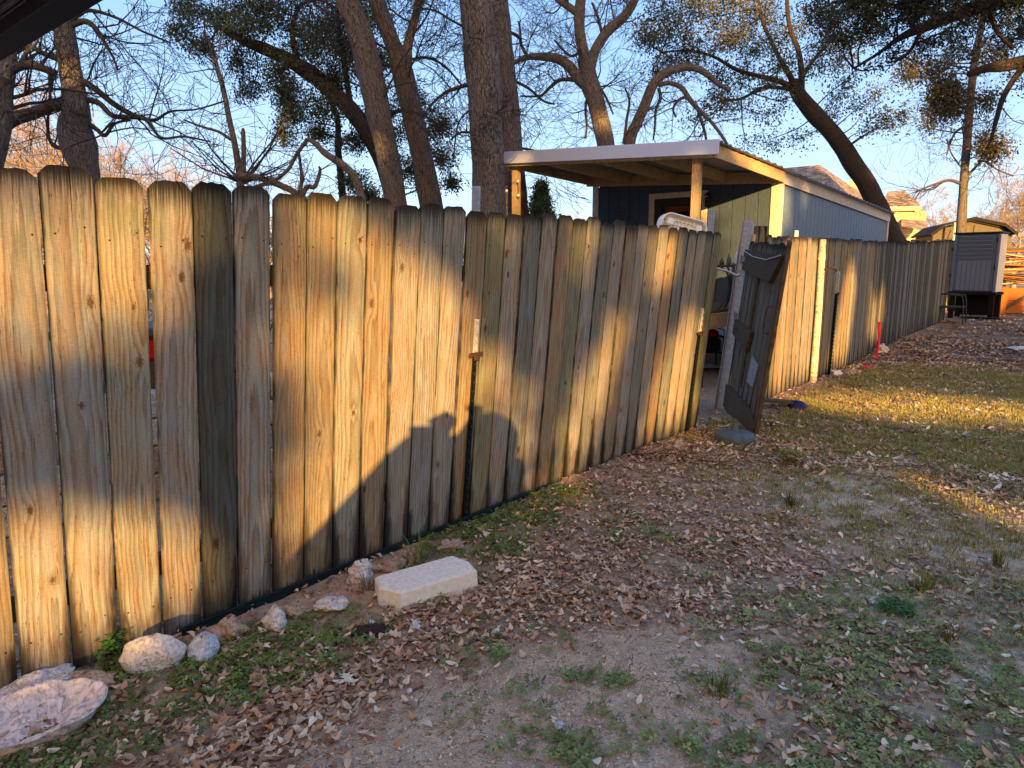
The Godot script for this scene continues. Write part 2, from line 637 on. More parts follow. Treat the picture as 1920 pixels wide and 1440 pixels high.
	var grit := fill_textures(256, 256, func(x, y):
		var f := n2.get_noise_2d(x * 0.55, y * 0.55)
		var g := n1.get_noise_2d(x * 0.02, y * 0.02)
		var l := 0.89 + 0.06 * g - 0.14 * smoothstep(0.25, 0.6, f)
		return Vector4(l, l * 0.975, l * 0.92, 0.7 - 0.5 * smoothstep(0.2, 0.6, f)))
	M["block"] = tri(mat(Color(1.0, 1.0, 0.99), 0.92, grit, 0.08), 5.5)
	# painted siding with pressed wood grain
	var sid := fill_textures(128, 512, func(x, y):
		var f := n2.get_noise_2d(x * 0.35, y * 0.02)
		var g := n1.get_noise_2d(x * 0.05, y * 0.012 + 50.0)
		var l := 0.92 + 0.07 * f + 0.06 * g
		return Vector4(l, l, l, 0.5 + 0.35 * f + 0.2 * g))
	var sid0 := sid
	# new sawn timber, grain along v
	var lum := fill_textures(128, 512, func(x, y):
		var u: float = x / 128.0
		var vv: float = y / 512.0
		var q := u * 3.0 + 0.5 * n2.get_noise_2d(vv * 2.0, 3.0) + 0.25 * n2.get_noise_2d(u * 3.0, vv * 3.0)
		var ring := fposmod(q * 4.0, 1.0)
		var late := smoothstep(0.4, 0.9, ring) * (1.0 - smoothstep(0.92, 1.0, ring))
		var fib := n2.get_noise_2d(u * 60.0, vv * 6.0)
		var l := 1.0 - 0.2 * late + 0.08 * fib
		return Vector4(0.74 * l, 0.64 * l - 0.02 * late, 0.48 * l - 0.04 * late, 0.6 + 0.2 * late + 0.1 * fib))
	M["timber"] = mat(Color(1, 1, 1), 0.8, lum, 0.06)
	M["timber"].uv1_scale = Vector3(7, 1, 1)
	M["timber_orange"] = mat(Color(0.82, 0.58, 0.38), 0.8, lum, 0.06)
	M["timber_orange"].uv1_scale = Vector3(7, 1, 1)
	M["timber_old"] = mat(Color(0.47, 0.47, 0.52), 0.9, lum, 0.1)
	M["timber_old"].uv1_scale = Vector3(7, 1, 1)
	M["gate_brace"] = mat(Color(0.45, 0.46, 0.52), 0.92, lum, 0.15)
	M["gate_brace"].uv1_scale = Vector3(7, 1, 1)
	M["stand_wood"] = mat(Color(0.12, 0.12, 0.13), 0.9, lum, 0.1)
	M["timber_trim"] = mat(Color(0.80, 0.77, 0.72), 0.75, sid0, 0.05)
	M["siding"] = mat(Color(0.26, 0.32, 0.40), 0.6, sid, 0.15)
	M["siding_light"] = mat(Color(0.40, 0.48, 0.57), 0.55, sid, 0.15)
	for k in ["siding", "siding_light"]: M[k].uv1_scale = Vector3(3, 0.7, 1)
	M["backing"] = mat(Color(0.20, 0.25, 0.30), 0.8)
	M["white_metal"] = mat(Color(0.74, 0.78, 0.86), 0.35, [], 0, 0.0)
	M["roof_metal"] = mat(Color(0.62, 0.64, 0.68), 0.45, [], 0, 0.55)
	var galv := fill_textures(128, 128, func(x, y):
		var f := n3.get_noise_2d(x * 0.09, y * 0.09)
		var g := n1.get_noise_2d(x * 0.04, y * 0.04)
		var l := 0.78 + 0.09 * f + 0.1 * g
		return Vector4(l, l * 1.01, l * 1.03, 0.5 + 0.3 * f))
	M["galvanised"] = tri(mat(Color(0.78, 0.80, 0.84), 0.45, galv, 0.0, 0.5), 4.0)
	M["pipe_white"] = tri(mat(Color(0.95, 0.92, 0.86), 0.7, lime, 0.1), 0.8)
	M["green_steel"] = tri(mat(Color(0.12, 0.21, 0.20), 0.55, galv, 0.1), 5.0)
	M["dark_steel"] = tri(mat(Color(0.09, 0.11, 0.11), 0.55, galv, 0.1), 5.0)
	M["white_paint"] = tri(mat(Color(1.0, 0.98, 0.93), 0.75, galv, 0.1), 6.0)
	M["rust"] = tri(mat(Color(0.42, 0.30, 0.22), 0.85, galv, 0.2), 8.0)
	M["plastic_white"] = mat(Color(0.90, 0.90, 0.88), 0.4)
	M["plastic_green"] = tri(mat(Color(0.43, 0.52, 0.52), 0.55, galv, 0.1), 2.0)
	M["black"] = mat(Color(0.10, 0.10, 0.11), 0.5)
	M["iron"] = mat(Color(0.19, 0.20, 0.21), 0.5)
	M["cabinet"] = mat(Color(0.30, 0.32, 0.36), 0.55)
	M["cabinet_door"] = mat(Color(0.37, 0.39, 0.43), 0.55)
	M["cabinet_cream"] = mat(Color(0.88, 0.83, 0.72), 0.6)
	M["soffit"] = tri(mat(Color(0.85, 0.85, 0.87), 0.8, galv, 0.03), 0.8)
	M["fascia_dark"] = mat(Color(0.12, 0.14, 0.19), 0.6)
	M["vent_dark"] = mat(Color(0.10, 0.10, 0.11), 0.7)
	M["vent_slat"] = mat(Color(0.34, 0.34, 0.36), 0.6)
	M["red"] = mat(Color(0.75, 0.12, 0.12), 0.45)
	M["pink"] = mat(Color(0.80, 0.20, 0.30), 0.6)
	M["navy"] = mat(Color(0.12, 0.12, 0.35), 0.6)
	M["bulb"] = mat(Color(0.95, 0.93, 0.88), 0.15)
	M["glass"] = mat(Color(0.10, 0.12, 0.13), 0.05)
	M["door"] = mat(Color(0.20, 0.17, 0.15), 0.5)
	M["bottle"] = mat(Color(0.55, 0.60, 0.62), 0.1)
	M["gold_art"] = mat(Color(0.28, 0.29, 0.31), 0.35, [], 0, 0.7)
	var shing := fill_textures(256, 256, func(x, y):
		var row := floorf(y / 16.0)
		var xx := fposmod(x + row * 37.0, 256.0)
		var k := n2.get_noise_2d(floorf(xx / 22.0) * 9.1, row * 7.3)
		var f := n2.get_noise_2d(x * 0.9, y * 0.9)
		var gap := 0.25 if fmod(y, 16.0) < 2.0 else 0.0
		var l := 0.52 + 0.13 * k + 0.07 * f - gap
		return Vector4(l * 1.03, l * 0.92, l * 0.80, 0.6 + 0.2 * k - gap))
	M["shingle"] = mat(Color(0.95, 0.95, 0.95), 0.95, shing, 1.0)
	var brick := fill_textures(192, 192, func(x, y):
		var row := floorf(y / 12.0)
		var xx := fposmod(x + (16.0 if int(row) % 2 else 0.0), 192.0)
		var k := n2.get_noise_2d(floorf(xx / 32.0) * 9.1, row * 7.3)
		var joint := fmod(y, 12.0) < 2.0 or fmod(xx, 32.0) < 2.0
		var l := 0.78 + 0.12 * k - (0.14 if joint else 0.0)
		return Vector4(l * 1.0, l * 0.90, l * 0.68, 0.4 if joint else 0.7))
	M["house_brick"] = mat(Color(1, 1, 1), 0.95, brick, 0.6)
	M["house_trim"] = mat(Color(0.78, 0.70, 0.55), 0.8)
	M["barn_wall"] = mat(Color(0.40, 0.37, 0.33), 0.85, sid, 0.15)
	M["barn_roof"] = mat(Color(0.16, 0.15, 0.15), 0.9)
	M["cloth_dark"] = mat(Color(0.20, 0.22, 0.28), 0.9)
	M["hair"] = mat(Color(0.16, 0.11, 0.08), 0.8)
	M["skin"] = mat(Color(0.78, 0.58, 0.47), 0.6)
	M["leaf_mix"] = tint_mat(Color.WHITE, 0.75, 0.25)
	M["green_mix"] = tint_mat(Color.WHITE, 0.6, 0.35)
	M["stone_mix"] = tint_mat(Color.WHITE, 0.9)
	for k in 5:
		var c: Color = [Color(0.56, 0.41, 0.34), Color(0.66, 0.53, 0.45), Color(0.46, 0.34, 0.29), Color(0.82, 0.76, 0.65), Color(0.66, 0.47, 0.32)][k]
		var m := mat(c, 0.75)
		m.cull_mode = BaseMaterial3D.CULL_DISABLED
		M["leaf_%d" % k] = m

# ------------------------------------------------------------------ setting
var blobs_leaf := []
var blobs_bare := []
var blobs_green := []
var blobs_grass := []

func blob_list(src: Array) -> Array:
	var o := []
	for b in src:
		var p := grd(b[0], b[1])
		o.append([p.x, p.z, b[2], b[3]])
	return o

func field(list: Array, x: float, z: float) -> float:
	var s := 0.0
	for b in list:
		var dx: float = x - b[0]
		var dz: float = z - b[1]
		var r: float = b[2]
		var d := (dx * dx + dz * dz) / (r * r)
		if d < 2.2: s = maxf(s, b[3] * (1.0 - smoothstep(0.35, 2.2, d)))
	return s

func yard(x: float, z: float) -> float:   # metres on the yard side of the fence line
	if z > -6.7: return (x + 1.76) * 0.7733 + (z + 2.22) * 0.634
	return (x - 2.95) * 0.805 + (z + 7.65) * 0.593

func build_ground() -> void:
	blobs_leaf = blob_list([[380, 1400, 0.3, 1.0], [560, 1350, 0.3, 1.0], [650, 1270, 0.28, 1.0], [760, 1240, 0.25, 0.9], [880, 1170, 0.3, 1.0], [1000, 1110, 0.4, 1.0], [1100, 1050, 0.5, 1.0], [1180, 960, 0.6, 1.0], [1300, 900, 0.9, 1.0], [1350, 1000, 0.6, 1.0], [1460, 1050, 0.5, 0.9], [1300, 1130, 0.35, 0.85], [1500, 1150, 0.35, 0.6], [1700, 1120, 0.5, 0.8], [1850, 1130, 0.4, 0.7], [1620, 1250, 0.35, 0.6], [1800, 1300, 0.4, 0.6], [1500, 1330, 0.3, 0.5], [1680, 960, 0.5, 0.7], [1400, 850, 0.9, 0.9], [1330, 700, 1.6, 1.0], [1620, 720, 1.6, 0.8], [1750, 660, 2.6, 0.7], [1800, 930, 0.7, 0.7], [1650, 800, 1.2, 0.4], [450, 1250, 0.25, 0.6], [300, 1330, 0.25, 0.7], [150, 1400, 0.25, 0.7], [1450, 780, 0.9, 0.6], [1000, 1000, 0.35, 0.7]])
	blobs_bare = blob_list([[1050, 1330, 0.42, 1.0], [860, 1380, 0.32, 1.0], [1240, 1270, 0.33, 1.0], [1200, 1400, 0.35, 0.9], [1560, 930, 0.45, 0.75], [1860, 1010, 0.4, 0.6], [700, 1420, 0.25, 0.8], [1900, 1270, 0.25, 0.9], [1500, 900, 0.4, 0.6], [1850, 650, 2.5, 0.35], [1640, 1130, 0.22, 0.7], [900, 1280, 0.25, 0.8]])
	blobs_green = blob_list([[950, 970, 0.32, 1.0], [900, 1010, 0.28, 1.0], [1010, 930, 0.3, 1.0], [850, 1060, 0.22, 0.8], [560, 1210, 0.25, 0.8], [490, 1240, 0.22, 0.8], [640, 1180, 0.2, 0.8], [300, 1280, 0.22, 0.9], [390, 1290, 0.22, 0.8], [1700, 1190, 0.5, 0.8], [1560, 1240, 0.38, 0.8], [1650, 1350, 0.45, 0.8], [1350, 1190, 0.16, 0.5], [1480, 1150, 0.3, 0.7], [1200, 1000, 0.22, 0.7], [1080, 930, 0.3, 0.7], [1850, 1130, 0.3, 0.7], [1850, 1380, 0.35, 0.8], [1550, 1130, 0.25, 0.6], [1090, 1270, 0.06, 0.9], [1160, 1285, 0.05, 0.9], [1080, 1410, 0.1, 0.9], [1290, 1390, 0.08, 0.7], [800, 1120, 0.1, 0.8], [1300, 1050, 0.3, 0.5], [1450, 1320, 0.3, 0.6], [1400, 1400, 0.25, 0.4], [1480, 1420, 0.3, 0.6], [1690, 1140, 0.12, 1.0], [980, 1310, 0.12, 0.55], [880, 1330, 0.1, 0.5], [1180, 1350, 0.14, 0.5], [1000, 1400, 0.1, 0.5], [230, 1230, 0.1, 1.0], [950, 1200, 0.25, 0.5], [150, 1440, 0.25, 0.7], [1560, 1000, 0.3, 0.4]])
	blobs_grass = blob_list([[1700, 770, 2.4, 0.9], [1560, 790, 1.6, 0.7], [1850, 830, 1.5, 0.9], [1800, 880, 1.0, 0.6], [1900, 760, 2.5, 0.9], [1680, 880, 0.7, 0.5], [1470, 760, 0.6, 0.7], [1950, 900, 1.0, 0.8], [2150, 850, 3.0, 0.8]])
	var xs := [-400.0, -220.0, -120.0, -70.0, -40.0, -25.0, -16.0, -11.0, -8.0, -6.0, -4.5]
	var x := -3.5
	while x < 4.6:
		xs.append(x); x += 0.07
	while x < 20.0:
		xs.append(x); x += 0.45
	xs.append_array([24.0, 30.0, 40.0, 60.0, 100.0, 180.0, 400.0])
	var zs := [60.0, 30.0, 15.0, 8.0, 4.0, 2.0, 0.5, -0.5]
	var z := -1.0
	while z > -7.5:
		zs.append(z); z -= 0.07
	while z > -26.0:
		zs.append(z); z -= 0.45
	zs.append_array([-30.0, -36.0, -45.0, -60.0, -90.0, -150.0, -250.0, -500.0])
	var m := MB.new()
	var rows := []
	var uvs := []
	var col := PackedColorArray()
	for zz in zs:
		var row := []
		var ur := []
		for xx in xs:
			var y := gh(xx, zz) if absf(xx) < 30.0 and zz > -40.0 else 0.0
			row.append(Vector3(xx, y, zz))
			ur.append(Vector2(xx, zz) / 1.9)
			var lf := field(blobs_leaf, xx, zz)
			var gr := maxf(field(blobs_green, xx, zz), field(blobs_grass, xx, zz))
			var ba := field(blobs_bare, xx, zz)
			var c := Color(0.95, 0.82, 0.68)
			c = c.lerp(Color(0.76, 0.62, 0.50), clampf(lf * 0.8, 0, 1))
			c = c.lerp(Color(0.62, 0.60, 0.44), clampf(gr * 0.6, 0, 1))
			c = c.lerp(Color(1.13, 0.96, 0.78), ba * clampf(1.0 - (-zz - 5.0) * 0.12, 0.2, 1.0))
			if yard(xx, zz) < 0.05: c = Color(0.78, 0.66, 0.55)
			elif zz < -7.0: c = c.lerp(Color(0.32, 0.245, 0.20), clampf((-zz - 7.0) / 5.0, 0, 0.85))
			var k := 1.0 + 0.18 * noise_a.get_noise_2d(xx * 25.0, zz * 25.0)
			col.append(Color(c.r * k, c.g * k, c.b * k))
		rows.append(row)
		uvs.append(ur)
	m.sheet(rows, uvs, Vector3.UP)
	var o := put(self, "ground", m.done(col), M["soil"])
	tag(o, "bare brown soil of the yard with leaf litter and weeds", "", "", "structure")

func leaf_mesh(len: float, wid: float, fold: float, curl: float) -> ArrayMesh:
	var m := MB.new()
	var rows := []
	var uvs := []
	for j in 5:
		var t := j / 4.0
		var hw := wid * 0.5 * sin(PI * clampf(0.06 + 0.90 * t, 0, 1)) + 0.0006
		var y := curl * pow(t - 0.4, 2) * len * 3.0
		rows.append([Vector3(-hw, y + fold * hw, (t - 0.5) * len), Vector3(0, y, (t - 0.5) * len), Vector3(hw, y + fold * hw, (t - 0.5) * len)])
		uvs.append([Vector2.ZERO, Vector2.ZERO, Vector2.ZERO])
	m.sheet(rows, uvs, Vector3.UP)
	return m.done()

func lobed_leaf_mesh(len: float) -> ArrayMesh:
	var m := MB.new()
	var edge := [[0.02, 0.0], [0.06, 0.12], [0.26, 0.22], [0.16, 0.36], [0.40, 0.52], [0.15, 0.62], [0.28, 0.78], [0.10, 0.84], [0.0, 1.0]]
	for sg in [-1.0, 1.0]:
		for i in edge.size() - 1:
			var a := Vector3(0, 0.05 * sin(edge[i][1] * 4.0) * len, (edge[i][1] - 0.5) * len)
			var b := Vector3(0, 0.05 * sin(edge[i + 1][1] * 4.0) * len, (edge[i + 1][1] - 0.5) * len)
			var c: Vector3 = a + Vector3(sg * edge[i][0] * len, 0.35 * edge[i][0] * len, 0)
			var d: Vector3 = b + Vector3(sg * edge[i + 1][0] * len, 0.35 * edge[i + 1][0] * len, 0)
			m.face([a, c, d], Vector3.UP, [])
			m.face([a, d, b], Vector3.UP, [])
	return m.done()

func clover_mesh(sd: int, leaves: int, spread: float, size: float, tall: float) -> ArrayMesh:
	var r := RandomNumberGenerator.new()
	r.seed = sd
	var m := MB.new()
	for k in leaves:
		var a := r.randf() * TAU
		var rad := spread * sqrt(r.randf())
		var c := Vector3(cos(a) * rad, tall * r.randf_range(0.35, 1.0), sin(a) * rad)
		var s := size * r.randf_range(0.7, 1.3)
		var up := (Vector3(r.randf_range(-0.5, 0.5), 1, r.randf_range(-0.5, 0.5))).normalized()
		var fx := up.cross(Vector3(cos(a * 7.0), 0.1, sin(a * 7.0))).normalized()
		for q in 3:
			var d := fx.rotated(up, TAU * q / 3.0)
			var e := up.cross(d)
			m.face([c, c + d * s * 0.6 + e * s * 0.42, c + d * s, c + d * s * 0.6 - e * s * 0.42], up, [])
	return m.done()

func blade_mesh(sd: int, blades: int, tall: float, spread: float) -> ArrayMesh:
	var r := RandomNumberGenerator.new()
	r.seed = sd
	var m := MB.new()
	for k in blades:
		var a := r.randf() * TAU
		var b := Vector3(cos(a), 0, sin(a)) * spread * r.randf()
		var h := tall * r.randf_range(0.5, 1.1)
		var lean := Vector3(cos(a + r.randf_range(-1, 1)), 0, sin(a + r.randf_range(-1, 1))) * h * r.randf_range(0.1, 0.75)
		var side := Vector3(-sin(a), 0, cos(a)) * 0.0022
		var mid := b + lean * 0.35 + Vector3(0, h * 0.62, 0)
		var tip := b + lean + Vector3(0, h * 0.95, 0)
		m.face([b - side, b + side, mid + side * 0.8, mid - side * 0.8], Vector3(cos(a), 0.3, sin(a)), [])
		m.face([mid - side * 0.8, mid + side * 0.8, tip], Vector3(cos(a), 0.3, sin(a)), [])
	return m.done()

func vary(c: Color, r: RandomNumberGenerator, amount := 0.25) -> Color:
	var k := 1.0 + r.randf_range(-amount, amount)
	var h := r.randf_range(-0.06, 0.06)
	return Color(c.r * (k + h), c.g * k, c.b * (k - h))

func litter_colour(r: RandomNumberGenerator) -> Color:
	var q := r.randf()
	if q < 0.40: return vary(Color(0.40, 0.25, 0.150), r)
	if q < 0.64: return vary(Color(0.58, 0.42, 0.27), r)
	if q < 0.91: return vary(Color(0.24, 0.15, 0.095), r)
	if q < 0.95: return vary(Color(0.68, 0.58, 0.42), r)
	return vary(Color(0.42, 0.21, 0.08), r)

func build_litter() -> void:
	var r := RandomNumberGenerator.new()
	r.seed = 4242
	var shapes: Array[ArrayMesh] = [leaf_mesh(0.046, 0.021, 0.35, 0.25), leaf_mesh(0.040, 0.024, -0.3, 0.3), leaf_mesh(0.052, 0.026, 0.6, -0.2), lobed_leaf_mesh(0.075)]
	var lots := [[], [], [], []]
	var cols := [[], [], [], []]
	var big := []
	var greens := [[], []]
	var gcols := [[], []]
	var grass := []
	var grcols := []
	var chips := []
	var ccols := []
	var crumbs := []
	var crcols := []
	var patches := []
	var pcols := []
	for i in 260000:
		# denser near the camera: polar sampling
		var d := 1.3 * pow(30.0 / 1.3, pow(r.randf(), 0.72))
		var a := r.randf_range(-0.72, 0.70)
		var x := d * sin(a)
		var z := -d * cos(a)
		var q := yard(x, z)
		if q < -0.02 and z < -1.0 and r.randf() < (0.85 if q < -0.3 else 0.3): continue
		if q > 16.0: continue
		var ba := field(blobs_bare, x, z)
		var lf := field(blobs_leaf, x, z)
		var gr := field(blobs_green, x, z)
		var patch := 0.5 + 0.9 * noise_c.get_noise_2d(x * 160.0, z * 160.0)
		var y := gh(x, z)
		var far := 1.0 + maxf(0.0, d - 5.0) * 0.055
		var pl := clampf((0.13 + 0.95 * lf) * (1.0 - 0.93 * ba) * (0.55 + 0.6 * patch) * (1.0 - (0.6 if q < 0.75 else 0.35) * gr), 0.0, 1.0)
		var gs := field(blobs_grass, x, z)
		if q < 0.0: pl = 0.8
		var roll := r.randf()
		if roll < pl * 0.6:
			var k := 0 if r.randf() < 0.42 else (1 if r.randf() < 0.5 else (2 if r.randf() < 0.9 else 3))
			var s := (0.38 + 0.68 * pow(r.randf(), 1.3)) * far
			var b := Basis(Vector3.UP, r.randf() * TAU) * Basis(Vector3(1, 0, 0), r.randf_range(-0.28, 0.28)) * Basis(Vector3(0, 0, 1), r.randf_range(-0.3, 0.3))
			var t := Transform3D(b.scaled(Vector3(s, s, s)), Vector3(x, y + r.randf_range(0.004, 0.022), z))
			if d < 2.75 and q > 0.1 and z > -3.0 and big.size() < 280 and s > 0.8 and r.randf() < 0.4:
				big.append([t, k])
			else:
				lots[k].append(t)
				cols[k].append(litter_colour(r))
		elif roll > 0.62 and roll < 0.62 + 0.38 * gr * gr * clampf(0.2 + 1.1 * patch, 0.0, 1.0) * (1.0 if q < 0.75 else 0.6) and gr > 0.05:
			if d < 9.0 and q > 0.03:
				var k := 0 if r.randf() < 0.6 else 1
				var s := r.randf_range(0.6, 1.35)
				greens[k].append(Transform3D(Basis(Vector3.UP, r.randf() * TAU).scaled(Vector3(s, s, s)), Vector3(x, y, z)))
				var blu := smoothstep(0.6, 2.0, q) * (1.0 - smoothstep(-4.5, -3.5, -z - 8.0))
				gcols[k].append(vary(Color(0.115, 0.165, 0.040).lerp(Color(0.185, 0.215, 0.065), clampf(q - 0.7, 0, 1)), r, 0.35))
		if d > 5.5 and q > 0.05 and roll > 0.5 and roll < 0.5 + 0.30 * clampf(0.22 + 0.6 * lf, 0.0, 1.0) * (1.0 - 0.7 * gs) * clampf(patch * 1.5 - 0.2, 0.0, 1.0) * (1.0 - 0.5 * ba):
			var s := r.randf_range(0.7, 1.3) * (1.0 + maxf(0.0, d - 8.0) * 0.04)
			patches.append(Transform3D(Basis(Vector3.UP, r.randf() * TAU).scaled(Vector3(s, s, s)), Vector3(x, y, z)))
			pcols.append(litter_colour(r))
		elif d < 5.5 and q > 0.05 and roll > 0.70 and roll < 0.84 and r.randf() < 0.55 + 0.45 * patch:
			var s := r.randf_range(0.16, 0.42)
			crumbs.append(Transform3D((Basis(Vector3.UP, r.randf() * TAU) * Basis(Vector3(1, 0, 0), r.randf_range(-0.5, 0.5))).scaled(Vector3(s, s, s)), Vector3(x, y + 0.004, z)))
			crcols.append(litter_colour(r))
		if roll > 0.86 and q > 0.1:
			if r.randf() < gs * (0.45 + 0.9 * patch):
				for k in (3 if d < 6.0 else 7):
					grass.append(Transform3D(Basis(Vector3.UP, r.randf() * TAU).scaled(Vector3.ONE * r.randf_range(0.6, 1.2) * far), Vector3(x + r.randf_range(-0.09, 0.09) * far, y, z + r.randf_range(-0.09, 0.09) * far)))
					grcols.append(vary(Color(0.27, 0.26, 0.085), r, 0.4))
			if d < 5.0 and r.randf() < 0.25 + ba * 0.9:
				for kk in (5 if ba > 0.3 else 2):
					x += r.randf_range(-0.04, 0.04)
					z += r.randf_range(-0.04, 0.04)
					var s := r.randf_range(0.2, 1.0) * r.randf_range(0.3, 1.0)
					chips.append(Transform3D(Basis(Vector3(r.randf(), r.randf(), r.randf()).normalized(), r.randf() * TAU).scaled(Vector3(s, s * 0.7, s * 0.9)), Vector3(x, y + 0.002, z)))
					ccols.append(vary(Color(0.52, 0.46, 0.39) if r.randf() < 0.6 else Color(0.26, 0.21, 0.17), r, 0.35))
	for k in 4:
		var o := scatter(self, "leaf_litter", shapes[k], M["leaf_mix"], lots[k], cols[k])
		tag(o, ["slender dry brown leaves carpeting the yard", "broad dry brown leaves carpeting the yard", "folded dry brown leaves carpeting the yard", "lobed dry oak leaves strewn over the yard"][k], "leaves", "", "stuff")
	var pm := MB.new()
	var unit := shapes[0].surface_get_arrays(0)
	for k in 11:
		var tt := Transform3D((Basis(Vector3.UP, r.randf() * TAU) * Basis(Vector3(1, 0, 0), r.randf_range(-0.4, 0.4))).scaled(Vector3.ONE * r.randf_range(0.8, 1.4)), Vector3(r.randfn() * 0.08, r.randf_range(0.006, 0.02), r.randfn() * 0.08))
		var b0 := pm.v.size()
		for vv in unit[Mesh.ARRAY_VERTEX]: pm.v.append(tt * vv)
		for vv in unit[Mesh.ARRAY_NORMAL]: pm.n.append((tt.basis * vv).normalized())
		for vv in unit[Mesh.ARRAY_TEX_UV]: pm.uv.append(vv)
		for vv in unit[Mesh.ARRAY_INDEX]: pm.idx.append(vv + b0)
	var o2 := scatter(self, "leaf_litter", pm.done(), M["leaf_mix"], patches, pcols)
	tag(o2, "brown leaf litter covering the farther part of the yard", "leaves", "", "stuff")
	o2 = scatter(self, "leaf_crumbs", shapes[1], M["leaf_mix"], crumbs, crcols)
	tag(o2, "crumbled bits of dry leaf over the bare soil", "leaves", "", "stuff")
	for b in big:
		single("fallen_leaf", "dry brown fallen leaf lying loose on the ground near the stones", "leaf", shapes[b[1]], M["leaf_%d" % r.randi_range(0, 4)], b[0], "fallen leaves lying nearest the camera")
	var g0 := scatter(self, "clover", clover_mesh(3, 9, 0.028, 0.0095, 0.022), M["green_mix"], greens[0], gcols[0])
	tag(g0, "low green clover weeds growing along the fence and yard", "clover", "", "stuff")
	var g1 := scatter(self, "ground_ivy", clover_mesh(8, 7, 0.03, 0.014, 0.03), M["green_mix"], greens[1], gcols[1])
	tag(g1, "broader green weed leaves mixed into the clover", "weeds", "", "stuff")
	var g2 := scatter(self, "grass", blade_mesh(4, 10, 0.034, 0.05), M["green_mix"], grass, grcols)
	tag(g2, "thin yellow green grass on the sunlit strip of yard", "grass", "", "stuff")
	var peb := MB.new()
	for f in [[Vector3(0.007, 0, 0), Vector3(0, 0.005, 0), Vector3(0, 0, 0.006)], [Vector3(-0.006, 0, 0), Vector3(0, 0.005, 0), Vector3(0, 0, 0.006)], [Vector3(0.007, 0, 0), Vector3(0, 0.005, 0), Vector3(0, 0, -0.007)], [Vector3(-0.006, 0, 0), Vector3(0, 0.005, 0), Vector3(0, 0, -0.007)], [Vector3(0.007, 0, 0), Vector3(0, -0.005, 0), Vector3(0, 0, 0.006)], [Vector3(-0.006, 0, 0), Vector3(0, -0.005, 0), Vector3(0, 0, 0.006)], [Vector3(0.007, 0, 0), Vector3(0, -0.005, 0), Vector3(0, 0, -0.007)], [Vector3(-0.006, 0, 0), Vector3(0, -0.005, 0), Vector3(0, 0, -0.007)]]:
		peb.face(f, f[0] + f[1] + f[2], [])
	var g3 := scatter(self, "gravel", peb.done(), M["stone_mix"], chips, ccols)
	tag(g3, "pale gravel chips scattered over the bare soil", "gravel", "", "stuff")
	print("leaves ", lots[0].size() + lots[1].size() + lots[2].size() + lots[3].size(), " green ", greens[0].size() + greens[1].size(), " grass ", grass.size(), " chips ", chips.size(), " patches ", patches.size(), " crumbs ", crumbs.size(), " big ", big.size())

